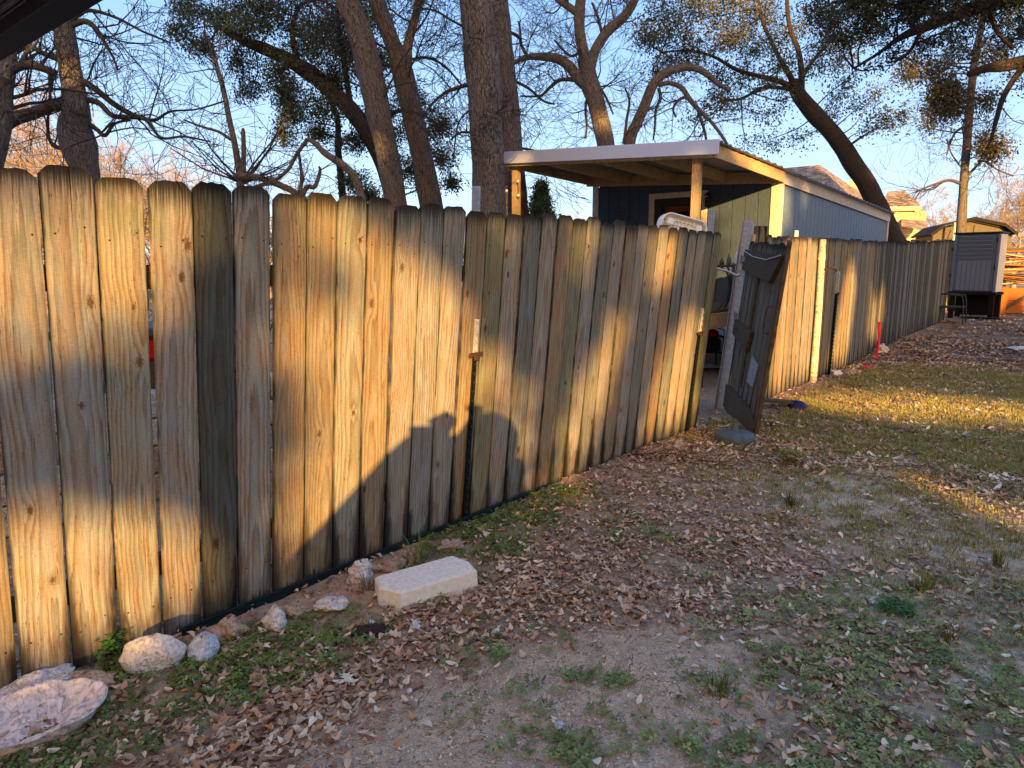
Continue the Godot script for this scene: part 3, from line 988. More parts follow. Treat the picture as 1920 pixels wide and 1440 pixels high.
# ------------------------------------------------------------------ fences
# one dog-eared board: x across, y up, front at +z; strip picks its piece of the wood picture
func picket_mesh(w: float, h: float, strip: int, r: RandomNumberGenerator, slit := 0.0, slit_x := 0.2, rows := 9, flip := false) -> ArrayMesh:
	var m := MB.new()
	var ear := r.randf_range(0.026, 0.036)
	var cup := r.randf_range(-0.004, 0.004)
	var twist := r.randf_range(-0.05, 0.05)
	var bow := r.randf_range(-0.006, 0.006)
	var th := 0.0165
	var ys := []
	for j in rows + 1: ys.append((h - ear) * j / rows)
	ys.append(h - ear * 0.55)
	ys.append(h - ear * 0.18)
	ys.append(h)
	var cols := [-1.0, -0.5, 0.0, 0.5, 1.0]
	var cut := -1
	if slit > 0.0:
		cols = [-1.0, (slit_x - 1.0) * 0.5, slit_x, slit_x, (slit_x + 1.0) * 0.5, 1.0]
		cut = 2
	var front := []
	var back := []
	var tops := []
	for j in ys.size():
		var y: float = ys[j]
		var inset := 0.0
		if y > h - ear + 0.0001:
			var q := (y - (h - ear)) / ear
			inset = 0.034 * (0.75 * q + 0.25 * q * q)
		var hw := w * 0.5 - inset
		var f := []
		var b := []
		for i in cols.size():
			var u: float = cols[i]
			var x := u * hw
			var z := cup * u * u + twist * x * (y / h - 0.45) + bow * sin(PI * y / h)
			if slit > 0.0:
				var open := 0.006 * clampf((y - (h - slit)) / slit, 0.0, 1.0)
				if i <= cut: x -= open * 0.5
				else: x += open * 0.5
			var jag := 0.0
			if j == ys.size() - 1: jag = r.randf_range(-0.004, 0.002)
			f.append(Vector3(x, y + jag, z + th * 0.5 - (0.0015 if absf(u) == 1.0 else 0.0)))
			b.append(Vector3(x, y + jag, z - th * 0.5))
		front.append(f)
		back.append(b)
	var uvf := func(p: Vector3) -> Vector2:
		var u := clampf(p.x / 0.166 + 0.5, 0.02, 0.98)
		if flip: u = 1.0 - u
		return Vector2((strip + u) / STRIPS, 1.0 - p.y / 1.8 * (1.8 / h) * 0.998)
	for j in ys.size() - 1:
		for i in cols.size() - 1:
			if i == cut: continue
			for s in 2:
				var g: Array = front if s == 0 else back
				var q := [g[j][i], g[j][i + 1], g[j + 1][i + 1], g[j + 1][i]]
				m.face(q, Vector3(0, 0, 1 if s == 0 else -1), [uvf.call(q[0]), uvf.call(q[1]), uvf.call(q[2]), uvf.call(q[3])])
		for e in ([0, cols.size() - 1] if cut < 0 else [0, cols.size() - 1, cut, cut + 1]):
			var q := [front[j][e], back[j][e], back[j + 1][e], front[j + 1][e]]
			var hint := Vector3(-1 if e == 0 or e == cut + 1 else 1, 0, 0)
			if cut >= 0 and e == cut: hint = Vector3(1, 0, 0)
			m.face(q, hint, [uvf.call(q[0]), uvf.call(q[0]), uvf.call(q[3]), uvf.call(q[3])])
	var l := ys.size() - 1
	for i in cols.size() - 1:
		if i == cut: continue
		var q := [front[l][i], front[l][i + 1], back[l][i + 1], back[l][i]]
		m.face(q, Vector3.UP, [uvf.call(q[0]), uvf.call(q[1]), uvf.call(q[1]), uvf.call(q[0])])
		var q2 := [front[0][i], front[0][i + 1], back[0][i + 1], back[0][i]]
		m.face(q2, Vector3.DOWN, [uvf.call(q2[0]), uvf.call(q2[1]), uvf.call(q2[1]), uvf.call(q2[0])])
	# smooth normals across the flat front so that it does not look faceted
	return m.done()

const FA := Vector3(-1.76, 0.0, -2.22)
const FD := Vector3(0.634, 0.0, -0.7733)
const FN := Vector3(0.7733, 0.0, 0.634)

func near_up() -> Vector3:
	return (Vector3.UP + FN * 0.095).normalized()

func build_near_fence() -> void:
	var r := RandomNumberGenerator.new()
	r.seed = 91
	var fence := thing("wooden_fence", "near fence of weathered dog-eared boards leaning towards the yard, photographer's shadow on it", "fence", FA)
	var up := near_up()
	var tints := ["plain", "warm", "plain", "plain", "pale", "plain", "dark", "plain", "warm", "warm", "pale", "warm", "plain", "plain", "plain", "warm", "green", "plain", "grey", "plain", "warm", "green", "plain", "grey", "plain", "warm", "plain", "grey", "plain", "warm", "grey", "plain", "plain", "grey", "green"]
	var strips := [2, 5, 8, 0, 10, 3, 6, 7, 1, 9, 4, 11]
	for k in 35:
		var s := -0.256 + 0.1632 * k
		var w := 0.1515 + r.randf_range(-0.003, 0.004)
		if k < 7: w -= 0.003
		var h := 1.775 + r.randf_range(-0.012, 0.012)
		var slit := 0.0
		var sx := 0.1
		if k == 3: slit = 0.26
		if k == 5: slit = 0.2; sx = 0.55
		if k == 1: slit = 0.08; sx = -0.35
		if k == 14 or k == 22: slit = 0.12; sx = -0.2
		var mesh := picket_mesh(w, h, strips[k % 12], r, slit, sx, 9, k >= 12)
		var tilt := r.randf_range(-0.004, 0.004)
		var b := Basis(FD, up, FD.cross(up).normalized()) * Basis(Vector3(0, 0, 1), tilt)
		put(fence, "picket", mesh, M["board_" + tints[k]], Transform3D(b, FD * (s + 0.08) + Vector3(0, 0.015 + r.randf_range(-0.01, 0.01), 0) + FN * (0.0 if k % 2 else 0.004)))
	for h in [0.32, 1.45]:
		var m := MB.new()
		m.box(Transform3D(Basis(FD, up, FD.cross(up)), FD * 2.55 + up * h - FN * 0.032), Vector3(5.6, 0.085, 0.038), 0.003)
		put(fence, "rail", m.done(), M["timber_old"])
	# the strip of green steel edging along the foot
	var ed := thing("lawn_edging", "green steel lawn edging with a toothed rim along the foot of the near fence", "edging", FA + FD * 0.85 + FN * 0.035)
	var strip := MB.new()
	strip.box(Transform3D(Basis(FD, Vector3.UP, FN), FD * 1.02 + Vector3(0, 0.004, 0)), Vector3(2.5, 0.045, 0.004), 0.001)
	strip.box(Transform3D(Basis(FD, Vector3.UP, FN), FD * 1.02 + Vector3(0, 0.0305, 0)), Vector3(2.5, 0.008, 0.011), 0.002)
	put(ed, "strip", strip.done(), M["green_steel"])
	var teeth := MB.new()
	for i in 62:
		var c := FD * (-0.22 + 0.04 * i) + FN * 0.006
		teeth.face([c + FD * -0.016 + Vector3(0, 0.027, 0), c + FD * 0.016 + Vector3(0, 0.027, 0), c + Vector3(0, 0.004, 0)], FN, [])
	var tt := put(ed, "toothed_rim", teeth.done(), M["green_steel"])
	tt.set_meta("kind", "stuff")

func t_post(called: String, label: String, where: Vector3, h: float, lean: Vector3, white: float, facing: Vector3, group := "") -> void:
	var o := thing(called, label, "post", where, group)
	var up := (Vector3.UP + lean).normalized()
	var x := up.cross(facing).normalized()
	var z := x.cross(up).normalized()
	for s in 2:
		var a := 0.0 if s == 0 else h - white
		var b := h - white if s == 0 else h
		var m := MB.new()
		m.box(Transform3D(Basis(x, up, z), up * (a + b) * 0.5), Vector3(0.034, b - a, 0.004), 0.001)
		m.box(Transform3D(Basis(x, up, z), up * (a + b) * 0.5 - z * 0.018), Vector3(0.004, b - a, 0.032), 0.001)
		put(o, "shaft" if s == 0 else "painted_top", m.done(), M["dark_steel"] if s == 0 else M["white_paint"])
	var kn := MB.new()
	var i := 0.06
	while i < h - white - 0.02:
		kn.box(Transform3D(Basis(x, up, z) * Basis(Vector3(0, 0, 1), 0.5), up * i + z * 0.006), Vector3(0.016, 0.024, 0.009), 0.003)
		i += 0.052
	var k := put(o, "studs", kn.done(), M["green_steel"])
	k.set_meta("kind", "stuff")
	var kw := MB.new()
	i = h - white + 0.03
	while i < h - 0.01:
		kw.box(Transform3D(Basis(x, up, z) * Basis(Vector3(0, 0, 1), 0.5), up * i + z * 0.006), Vector3(0.016, 0.024, 0.009), 0.003)
		i += 0.052
	var k2 := put(o, "painted_studs", kw.done(), M["white_paint"])
	k2.set_meta("kind", "stuff")
	var br := MB.new()
	br.box(Transform3D(Basis(x, up, z), up * (h - white + 0.004) + z * 0.010), Vector3(0.11, 0.026, 0.004), 0.001)
	br.box(Transform3D(Basis(x, up, z), up * (h - white - 0.008) + z * 0.017), Vector3(0.045, 0.038, 0.008), 0.003)
	put(o, "bracket", br.done(), M["rust"])

var far_path := [Vector3(2.68, 0, -7.62), Vector3(4.0, 0, -9.3), Vector3(5.0, 0, -10.55), Vector3(6.65, 0, -12.8), Vector3(8.75, 0, -15.6), Vector3(11.9, 0, -19.6)]
var far_high := [1.79, 1.84, 1.86, 1.90, 1.99, 2.2]

func far_at(d: float) -> Array:   # place, direction, height at a distance along the far fence
	var left := d
	for i in far_path.size() - 1:
		var l: float = far_path[i].distance_to(far_path[i + 1])
		if left <= l or i == far_path.size() - 2:
			var t := left / l
			return [far_path[i].lerp(far_path[i + 1], t), (far_path[i + 1] - far_path[i]).normalized(), lerpf(far_high[i], far_high[i + 1], t)]
		left -= l
	return []

func build_far_fence() -> void:
	var r := RandomNumberGenerator.new()
	r.seed = 17
	var fence := thing("wooden_fence", "long board fence beyond the gate running back to the grey cabinet, its top sagging", "fence", far_path[0])
	var shapes := []
	for k in 10: shapes.append(picket_mesh(0.152, 1.9, [0, 2, 5, 7, 9, 11, 1, 3, 6, 8][k], r, 0.0, 0.0, 5, k % 2 == 0))
	var d := 0.05
	var tints := ["plain", "warm", "plain", "grey", "warm", "plain", "green", "warm"]
	var k := 0
	while d < 15.2:
		var q := far_at(d)
		var dir: Vector3 = q[1]
		var nn := Vector3(-dir.z, 0, dir.x)
		if nn.dot(Vector3(1, 0, 0)) < 0.0: nn = -nn
		var lean := r.randf_range(-0.008, 0.008) + (0.02 if d < 4.0 else 0.0)
		var up := (Vector3.UP + dir * lean).normalized()
		var hh: float = q[2] / 1.9 * r.randf_range(0.992, 1.008)
		var b := Basis(dir, up * hh, dir.cross(up).normalized())
		var tn: String = tints[r.randi() % 8]
		if d > 9.0: tn = ["dark", "dark", "grey", "dark"][r.randi() % 4]  # darker tints from here on stand in for shade on the far boards
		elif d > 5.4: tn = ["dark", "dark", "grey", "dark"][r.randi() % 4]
		if d < 0.9: tn = ["warm", "warm", "green", "warm", "plain", "warm"][k % 6]
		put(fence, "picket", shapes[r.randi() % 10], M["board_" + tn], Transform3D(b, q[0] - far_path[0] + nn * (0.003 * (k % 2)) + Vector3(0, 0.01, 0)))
		d += 0.1585
		k += 1
	for i in far_path.size() - 1:
		for h in [0.35, 1.5]:
			var dir: Vector3 = (far_path[i + 1] - far_path[i]).normalized()
			var nn := Vector3(-dir.z, 0, dir.x) * (1.0 if -dir.z > 0 else -1.0)
			put(fence, "rail", bar_mesh(far_path[i] - far_path[0] + Vector3(0, h, 0) - nn * 0.035, far_path[i + 1] - far_path[0] + Vector3(0, h, 0) - nn * 0.035, 0.038, 0.085), M["timber_old"])
	# back fence across the end of the yard
	var bf := thing("wooden_fence", "dark back fence behind the cabinet and the lumber pile", "fence", Vector3(9.5, 0, -24.0))
	var bm := picket_mesh(0.15, 2.35, 6, r, 0.0, 0.0, 4)
	var bm2 := picket_mesh(0.15, 2.35, 10, r, 0.0, 0.0, 4)
	var bdir := Vector3(0.955, 0, 0.02).normalized()
	for i in 92:
		if i * 0.163 > 6.2 and i * 0.163 < 7.6: continue
		var p := bdir * (i * 0.163)
		put(bf, "picket", bm if r.randf() < 0.5 else bm2, M["board_grey"] if r.randf() < 0.5 else M["board_dark"], Transform3D(Basis(bdir, Vector3.UP * r.randf_range(0.985, 1.01), bdir.cross(Vector3.UP).normalized()), p))
	for h in [0.4, 1.2, 2.05]:
		put(bf, "rail", bar_mesh(Vector3(0, h, 0.03), bdir * 15.0 + Vector3(0, h, 0.03), 0.09, 0.04, 0.003, Vector3.UP), M["timber_old"])

func build_gate() -> void:
	# a leaf of old boards swung open and leaning with its post
	var hb := grd(1357, 762) + Vector3(0, 0.02, 0)
	var fb := grd(1420, 817)
	var ht := at(1408, 446, 7.32)
	var across := (fb - hb)
	var wide := across.length()
	across = across.normalized()
	var up := (ht - hb)
	var high := up.length() - 0.02
	up = up.normalized()
	var nn := across.cross(up).normalized()
	if nn.z < 0.0 and nn.x > 0.0: nn = -nn
	# the braced side looks towards the camera
	if nn.dot(-hb) < 0.0: nn = -nn
	var o := thing("wooden_gate", "old grey plank gate hanging open and tilted, with wedge shaped braces", "gate", hb)
	var r := RandomNumberGenerator.new()
	r.seed = 5
	var n := 8
	var bw := wide / n
	for k in n:
		var m := picket_mesh(bw - 0.006, high - 0.03 * k / n - r.randf_range(0.0, 0.03), [6, 3, 10, 7, 8, 0, 5, 2][k], r, 0.0, 0.0, 6)
		var zz := up.cross(across) * 1.0
		var b := Basis(across, up, across.cross(up).normalized())
		put(o, "gate_board", m, M["board_gate"], Transform3D(b, across * (bw * (k + 0.5)) - up * 0.02 * k / n))
	var plate := func(pts: Array, depth: float) -> ArrayMesh:
		var poly := PackedVector2Array()
		for p in pts: poly.append(p)
		return plate_mesh(poly, depth)
	var zf := across.cross(up).normalized()
	var sgn := signf(zf.dot(nn))
	var put_plate := func(called: String, pts: Array, depth: float, mt: Material, off: float, label := "") -> void:
		var q := put(o, called, plate.call(pts, depth), mt, Transform3D(Basis(across, up, zf), nn * off))
		if label: q.set_meta("label", label)
	var W := wide
	var H := high
	put_plate.call("top_brace", [Vector2(0.02, H - 0.10), Vector2(W - 0.03, H - 0.16), Vector2(W - 0.30, H - 0.40), Vector2(0.02, H - 0.30)], 0.035, M["gate_brace"], 0.03)
	put_plate.call("middle_brace", [Vector2(0.06, H * 0.535), Vector2(0.74, H * 0.50), Vector2(0.66, H * 0.385), Vector2(0.06, H * 0.45)], 0.035, M["gate_brace"], 0.03)
	put_plate.call("bottom_brace", [Vector2(0.0, 0.26), Vector2(W * 0.72, 0.20), Vector2(W - 0.02, 0.06), Vector2(W - 0.02, -0.02), Vector2(0.0, 0.02)], 0.035, M["timber_old"], 0.03)
	put_plate.call("edge_board", [Vector2(W - 0.035, 0.0), Vector2(W + 0.012, 0.0), Vector2(W + 0.012, H - 0.05), Vector2(W - 0.035, H - 0.03)], 0.03, M["gate_brace"], 0.012)
	put_plate.call("nailed_plate", [Vector2(W * 0.60, 0.40), Vector2(W * 0.76, 0.38), Vector2(W * 0.80, 0.60), Vector2(W * 0.62, 0.66)], 0.012, M["galvanised"], 0.018, "battered pale metal plate nailed low on the gate")
	put_plate.call("centre_batten", [Vector2(W * 0.40, 0.3), Vector2(W * 0.46, 0.3), Vector2(W * 0.46, H - 0.35), Vector2(W * 0.40, H - 0.35)], 0.02, M["gate_brace"], 0.022)
	for h in [H - 0.2, H * 0.56, 0.34]:
		put_plate.call("hinge", [Vector2(-0.05, h - 0.035), Vector2(0.10, h - 0.02), Vector2(0.10, h + 0.02), Vector2(-0.05, h + 0.04)], 0.008, M["galvanised"], 0.052)
	var hp := func(u: float, v: float, d: float) -> Vector3: return across * u + up * v + nn * d
	put(o, "handle", tube_mesh([hp.call(W - 0.1, H * 0.52, 0.03), hp.call(W - 0.1, H * 0.525, 0.075), hp.call(W - 0.1, H * 0.58, 0.085), hp.call(W - 0.1, H * 0.65, 0.08), hp.call(W - 0.1, H * 0.66, 0.03)], [0.006, 0.006, 0.006, 0.006, 0.006], 8), M["rust"])
	put(o, "cable", tube_mesh([hp.call(0.0, H - 0.11, 0.056), hp.call(W * 0.3, H - 0.17, 0.056), hp.call(W * 0.65, H - 0.2, 0.056), hp.call(W - 0.05, H - 0.16, 0.056)], [0.004, 0.004, 0.004, 0.004], 6), M["white_paint"])
	# gate post: a galvanised channel
	var pb := grd(1350, 767)
	var pt := at(1404, 414, 7.4)
	var post := thing("gate_post", "tall galvanised steel gate post leaning to the right in the gate opening", "post", pb)
	var pu := (pt - pb)
	var side := Vector3(0.86, 0, 0.5).normalized()
	var fw := side.cross(pu.normalized()).normalized()
	put(post, "web", bar_mesh(Vector3.ZERO, pu, 0.095, 0.006, 0.001, side), M["galvanised"])
	for s in [-1.0, 1.0]:
		put(post, "flange", bar_mesh(side * 0.05 * s + fw * 0.02, pu + side * 0.05 * s + fw * 0.02, 0.006, 0.05, 0.001, side), M["galvanised"])
	put(post, "nailer_strip", bar_mesh(side * 0.075 + Vector3(0, 0.02, 0), pu * 0.93 + side * 0.075, 0.03, 0.03, 0.003, side), M["timber"])
	# other posts that show over the boards
	var others := [
		[1335, 800, 392, 7.0, 0.055, "galvanised post standing behind the right end of the near fence", "galvanised"],
		[893, 960, 349, 4.45, 0.05, "galvanised post behind the near fence beside the thick trunk", "galvanised"]]
	for q in others:
		var tp := at(q[0], q[2], q[3])
		var bp := Vector3(tp.x - 0.06, 0, tp.z - 0.05)
		var p := thing("steel_post", q[5], "post", bp)
		put(p, "shaft", bar_mesh(Vector3.ZERO, tp - bp, q[4], q[4] * 0.55, 0.004, Vector3(0.8, 0, 0.5).normalized()), M[q[6]])
		put(p, "lip", bar_mesh(Vector3(0.01, 0.2, q[4] * 0.5), tp - bp + Vector3(0.01, -0.01, q[4] * 0.5), q[4] * 0.3, 0.006, 0.001, Vector3(0.8, 0, 0.5).normalized()), M[q[6]])
	var mt := at(1427, 424, 8.3)
	single("mossy_post", "short mossy wooden post top behind the open gate", "post", bar_mesh(Vector3.ZERO, Vector3(0, mt.y, 0), 0.13, 0.09, 0.006), M["board_green"], Transform3D(Basis(), Vector3(mt.x, 0, mt.z)))
	var pk := at(1508, 431, 8.9)
	single("marker_post", "thin pale post poking above the far fence near the pipe", "post", bar_mesh(Vector3.ZERO, Vector3(0, pk.y, 0), 0.05, 0.03, 0.004), M["galvanised"], Transform3D(Basis(), Vector3(pk.x - 0.05, 0, pk.z - 0.12)))
	# pipe and steel posts on the yard side of the far fence
	var b1 := grd(1524, 718)
	var t1 := at(1543, 449, 9.05)
	var pipe := thing("fence_pipe", "off white pipe leaning upright against the lit far fence", "pipe", b1)
	put(pipe, "pipe", tube_mesh([Vector3(0, -0.02, 0), (t1 - b1) * 0.5 + Vector3(0.01, 0, 0), t1 - b1], [0.043, 0.041, 0.040], 16), M["pipe_white"])
	put(pipe, "wire_tie", tube_mesh([Vector3(-0.06, 1.44, 0.02) + (t1 - b1) * 0.0 + Vector3(0.09, 0, 0), Vector3(0.08, 1.46, 0.08), Vector3(0.16, 1.45, 0.05), Vector3(0.2, 1.42, 0.0)], [0.01, 0.01, 0.01, 0.01], 8), M["rust"])
	put(pipe, "coupling", tube_mesh([(t1 - b1) * 0.86, (t1 - b1) * 0.90], [0.047, 0.047], 16), M["pipe_white"])
	var q2 := grd(1556, 703)
	t_post("steel_post", "dark studded steel post with white top on the far fence, right of the pipe", q2, 1.42, Vector3(0.02, 0, 0.0), 0.30, Vector3(0.8, 0, 0.6))
	var p3: Vector3 = FA + FD * 5.22 + FN * 0.03
	t_post("steel_post", "dark studded steel post with white top at the gate end of the near fence", p3, 1.13, FN * 0.095, 0.22, FN)
	t_post("steel_post", "dark studded steel post with white top in the middle of the near fence", FA + FD * 2.30 + FN * 0.03, 1.20, FN * 0.095, 0.20, FN)
	# latch rod sticking out of the end board
	single("latch_rod", "thin steel latch rod sticking out of the last near fence board", "rod", tube_mesh([Vector3.ZERO, Vector3(0.12, -0.03, 0.02), Vector3(0.2, -0.07, 0.03), Vector3(0.22, -0.06, 0.03)], [0.011, 0.011, 0.013, 0.022], 8), M["galvanised"], Transform3D(Basis(), at(1338, 502, 6.45)))
	# pink marking tape hanging on the far fence
	var rb := at(1631, 603, 11.4)
	var tape := MB.new()
	for k in 3:
		var x0 := -0.012 + 0.012 * k
		var l: float = [0.52, 0.62, 0.44][k]
		tape.sheet([[Vector3(x0, 0, 0), Vector3(x0 + 0.022, 0, 0.02)], [Vector3(x0 + 0.01, -l * 0.5, 0.04), Vector3(x0 + 0.045, -l * 0.5, 0.0)], [Vector3(x0 - 0.01, -l, 0.0), Vector3(x0 + 0.03, -l, 0.03)]], [[Vector2.ZERO, Vector2.ZERO], [Vector2.ZERO, Vector2.ZERO], [Vector2.ZERO, Vector2.ZERO]], Vector3(0.8, 0, 0.6))
	single("marking_tape", "bright pink ribbon hanging down the far fence", "ribbon", tape.done(), M["pink"], Transform3D(Basis(), rb + Vector3(0.08, 0, 0.1)))
	var g := grd(1624, 693)
	single("fallen_ribbon", "crumpled pink ribbon on the ground below the hanging ribbon", "ribbon", rock_mesh(Vector3(0.07, 0.03, 0.05), 61, 1.2, 4), M["pink"], Transform3D(Basis(), g + Vector3(0, 0.03, 0)))
	# umbrella base holding the gate
	var ub := thing("umbrella_base", "round dusty green umbrella base on the ground at the foot of the gate", "umbrella base", grd(1376, 830))
	put(ub, "disc", lathe_mesh([Vector2(0.0, 0.105), Vector2(0.03, 0.105), Vector2(0.12, 0.098), Vector2(0.155, 0.085), Vector2(0.163, 0.06), Vector2(0.163, 0.01), Vector2(0.15, 0.0)], 40), M["plastic_green"])
	put(ub, "socket", lathe_mesh([Vector2(0.0, 0.175), Vector2(0.024, 0.175), Vector2(0.026, 0.17), Vector2(0.028, 0.11), Vector2(0.035, 0.10)], 20), M["plastic_green"])
	# board with a dark toy under it beside the gate
	var bd := grd(1468, 766)
	single("loose_board", "short weathered board lying by the gate on a dark blue object", "board", box_mesh(Vector3(0.42, 0.022, 0.13), 0.004, Transform3D(Basis(Vector3.UP, -0.15) * Basis(Vector3(0, 0, 1), -0.06), Vector3(0, 0.075, 0))), M["timber_old"], Transform3D(Basis(), bd))
	single("blue_toy", "small dark blue object under the loose board", "toy", rock_mesh(Vector3(0.11, 0.07, 0.08), 62, 0.3, 5), M["navy"], Transform3D(Basis(), bd + Vector3(0.12, 0.03, 0.04)))

# ------------------------------------------------------------------ stones
func rock_mesh(size: Vector3, sd: int, rough: float, planes: int) -> ArrayMesh:
	var r := RandomNumberGenerator.new()
	r.seed = sd
	var cuts := []
	for k in planes:
		cuts.append([Vector3(r.randf_range(-1, 1), r.randf_range(-0.6, 1), r.randf_range(-1, 1)).normalized(), r.randf_range(0.62, 0.88)])
	var m := MB.new()
	var rows := []
	var uvs := []
	var nx := 30
	for j in 19:
		var row := []
		var ur := []
		var ph := PI * j / 18.0
		for i in nx + 1:
			var th := TAU * (i % nx) / nx
			var d := Vector3(sin(ph) * cos(th), cos(ph), sin(ph) * sin(th))
			var q := 1.0
			for c in cuts:
				var k: float = d.dot(c[0])
				if k > 0.05: q = minf(q, c[1] / k)
			q *= 1.0 + rough * 0.30 * noise_b.get_noise_3d(d.x * 110.0 + sd * 30.0, d.y * 110.0, d.z * 110.0) + rough * 0.14 * noise_b.get_noise_3d(d.x * 330.0 + sd * 30.0, d.y * 330.0, d.z * 330.0) + rough * 0.05 * noise_b.get_noise_3d(d.x * 900.0 + sd * 30.0, d.y * 900.0, d.z * 900.0)
			row.append(Vector3(d.x * size.x, d.y * size.y, d.z * size.z) * q)
			ur.append(Vector2(th, ph))
		rows.append(row)
		uvs.append(ur)
	m.sheet(rows, uvs, Vector3.ZERO, true)
	var k := 9 * (nx + 1)
	if m.n[k].dot(m.v[k]) < 0.0:
		for i in m.n.size(): m.n[i] = -m.n[i]
		for i in range(0, m.idx.size(), 3):
			var x := m.idx[i + 1]
			m.idx[i + 1] = m.idx[i + 2]
			m.idx[i + 2] = x
	return m.done()

func build_stones() -> void:
	# [px, py of the foot's middle, half width, half height, half depth, turn, cuts, roughness, material, label]
	var list := [
		[60, 1318, 0.13, 0.05, 0.10, 0.2, 4, 0.9, "rock_grey", "low grey stone tucked between the dish stone and the fence"],
		[165, 1300, 0.105, 0.035, 0.075, -0.5, 5, 0.8, "rock_tan", "flat tan stone beside the hollow dish stone"],
		[290, 1262, 0.112, 0.082, 0.075, -0.4, 7, 0.32, "rock_grey", "biggest rounded grey stone with a crack at the fence foot"],
		[382, 1240, 0.062, 0.060, 0.055, 0.3, 8, 0.3, "rock_blue", "pale bluish faceted stone right of the big cracked one"],
		[432, 1200, 0.075, 0.05, 0.06, 0.1, 6, 0.9, "rock_tan", "rough brownish stone against the fence, right of the bluish one"],
		[518, 1186, 0.060, 0.062, 0.05, 0.9, 8, 0.7, "rock_grey", "angular grey stone at the fence, left of the clover"],
		[553, 1160, 0.045, 0.030, 0.04, 0.2, 6, 0.8, "rock_tan", "small tan stone beside the angular grey one"],
		[625, 1150, 0.085, 0.035, 0.06, -0.4, 8, 0.9, "rock_grey", "low jagged grey stone half hidden in clover"],
		[678, 1092, 0.070, 0.060, 0.055, 0.4, 7, 0.8, "rock_white", "white rough stone at the fence behind the concrete block's left end"],
		[738, 1074, 0.060, 0.042, 0.05, 0.1, 6, 0.9, "rock_pink", "pinkish stone between the white stone and the block"],
		[778, 1062, 0.045, 0.05, 0.04, 0.8, 6, 0.9, "rock_pink", "upright pinkish stone behind the concrete block"],
		[845, 1034, 0.075, 0.035, 0.05, 0.0, 6, 0.9, "rock_pink", "low pinkish stone in the weeds behind the block"],
		[719, 1139, 0.026, 0.024, 0.022, 0.5, 6, 0.6, "rock_blue", "small bluish stone touching the block's left end"],
		[777, 1184, 0.027, 0.026, 0.024, 1.5, 7, 0.6, "rock_blue", "small pale blue stone in front of the block"],
		[697, 1173, 0.014, 0.014, 0.012, 0.5, 6, 0.6, "rock_blue", "tiny bluish stone beside the dark bark"],
		[768, 1300, 0.013, 0.009, 0.009, 0.2, 5, 0.7, "rock_white", "tiny white stone on the bare dirt"],
		[1047, 1370, 0.018, 0.014, 0.022, 0.2, 5, 0.6, "rock_blue", "small blue grey stone on the gravel in the foreground"],
		[1272, 836, 0.14, 0.03, 0.05, 0.7, 6, 0.6, "rock_tan", "flat tan stone at the gate end of the near fence"],
		[1512, 712, 0.10, 0.13, 0.09, 0.2, 6, 0.8, "rock_tan", "brown stone at the foot of the far fence left of the pipe"],
		[1566, 706, 0.10, 0.06, 0.08, 0.2, 6, 0.8, "rock_grey", "grey stone at the foot of the dark post on the far fence"],
		[1592, 705, 0.16, 0.05, 0.08, 0.2, 6, 0.8, "rock_tan", "low tan stone right of the dark post's foot"],
		[1652, 664, 0.13, 0.10, 0.10, 0.2, 6, 0.8, "rock_white", "white stone at the far fence beyond the pink ribbon"],
		[1906, 658, 0.22, 0.06, 0.15, 0.2, 5, 0.5, "rock_white", "flat white stone out on the dark dirt at right"],
		[1635, 1133, 0.026, 0.012, 0.016, 0.2, 5, 0.7, "rock_white", "small white stone on the bare patch at right"],
		[930, 1188, 0.02, 0.012, 0.016, 0.4, 5, 0.7, "rock_white", "small white flake in front of the block's right half"]]
	var i := 0
	for q in list:
		i += 1
		var p := grd(q[0], q[1])
		p -= Vector3(p.x, 0, p.z).normalized() * -q[4] * 0.6
		var m := rock_mesh(Vector3(q[2], q[3], q[4]), 100 + i * 7, q[7], q[6])
		single("stone", q[9], "stone", m, M[q[8]], Transform3D(Basis(Vector3.UP, q[5] + 0.69), p + Vector3(0, q[3] * 0.55, 0)))
	# the hollow dish stone
	var m := MB.new()
	var rows := []
	var uvs := []
	for j in 22:
		var row := []
		var ur := []
		var t := j / 21.0
		for k in 49:
			var a := TAU * (k % 48) / 48.0
			var e := 1.0 + 0.09 * noise_b.get_noise_2d(cos(a) * 60.0, sin(a) * 60.0) + 0.05 * sin(a * 3.0 + 1.0)
			var rr := 0.0
			var y := 0.0
			if t < 0.62:
				var u := t / 0.62
				rr = u
				y = 0.018 + 0.058 * pow(u, 2.2) + 0.012 * noise_b.get_noise_2d(cos(a) * u * 170.0 + 50.0, sin(a) * u * 170.0)
			elif t < 0.74:
				var u := (t - 0.62) / 0.12
				rr = 1.0 + 0.035 * sin(u * PI)
				y = 0.078 - 0.012 * u + 0.008 * noise_b.get_noise_2d(cos(a) * 120.0, sin(a) * 120.0)
			else:
				var u := (t - 0.74) / 0.26
				rr = 1.0 - 0.22 * u
				y = 0.066 - 0.085 * u
			row.append(Vector3(cos(a) * rr * 0.205 * e, y + 0.012 * cos(a) * rr, sin(a) * rr * 0.125 * e))
			ur.append(Vector2(a, t))
		rows.append(row)
		uvs.append(ur)
	m.sheet(rows, uvs, Vector3(0, 1, 0), true)
	var gp := grd(62, 1376)
	single("dish_stone", "large flat pale pink stone hollowed like a dish, lowest at the left edge", "stone", m.done(), M["rock_dish"], Transform3D(Basis(Vector3.UP, 0.62) * Basis(Vector3(1, 0, 0), 0.16), gp + Vector3(-0.02, 0.0, 0.0)))
	# the cut wall block
	var bl := PackedVector2Array([Vector2(-0.175, -0.085), Vector2(0.175, -0.085), Vector2(0.19, 0.0), Vector2(0.165, 0.085), Vector2(-0.165, 0.085), Vector2(-0.195, 0.02)])
	var bm := MB.new()
	var f0 := Vector3(-0.482, 0, -2.875)
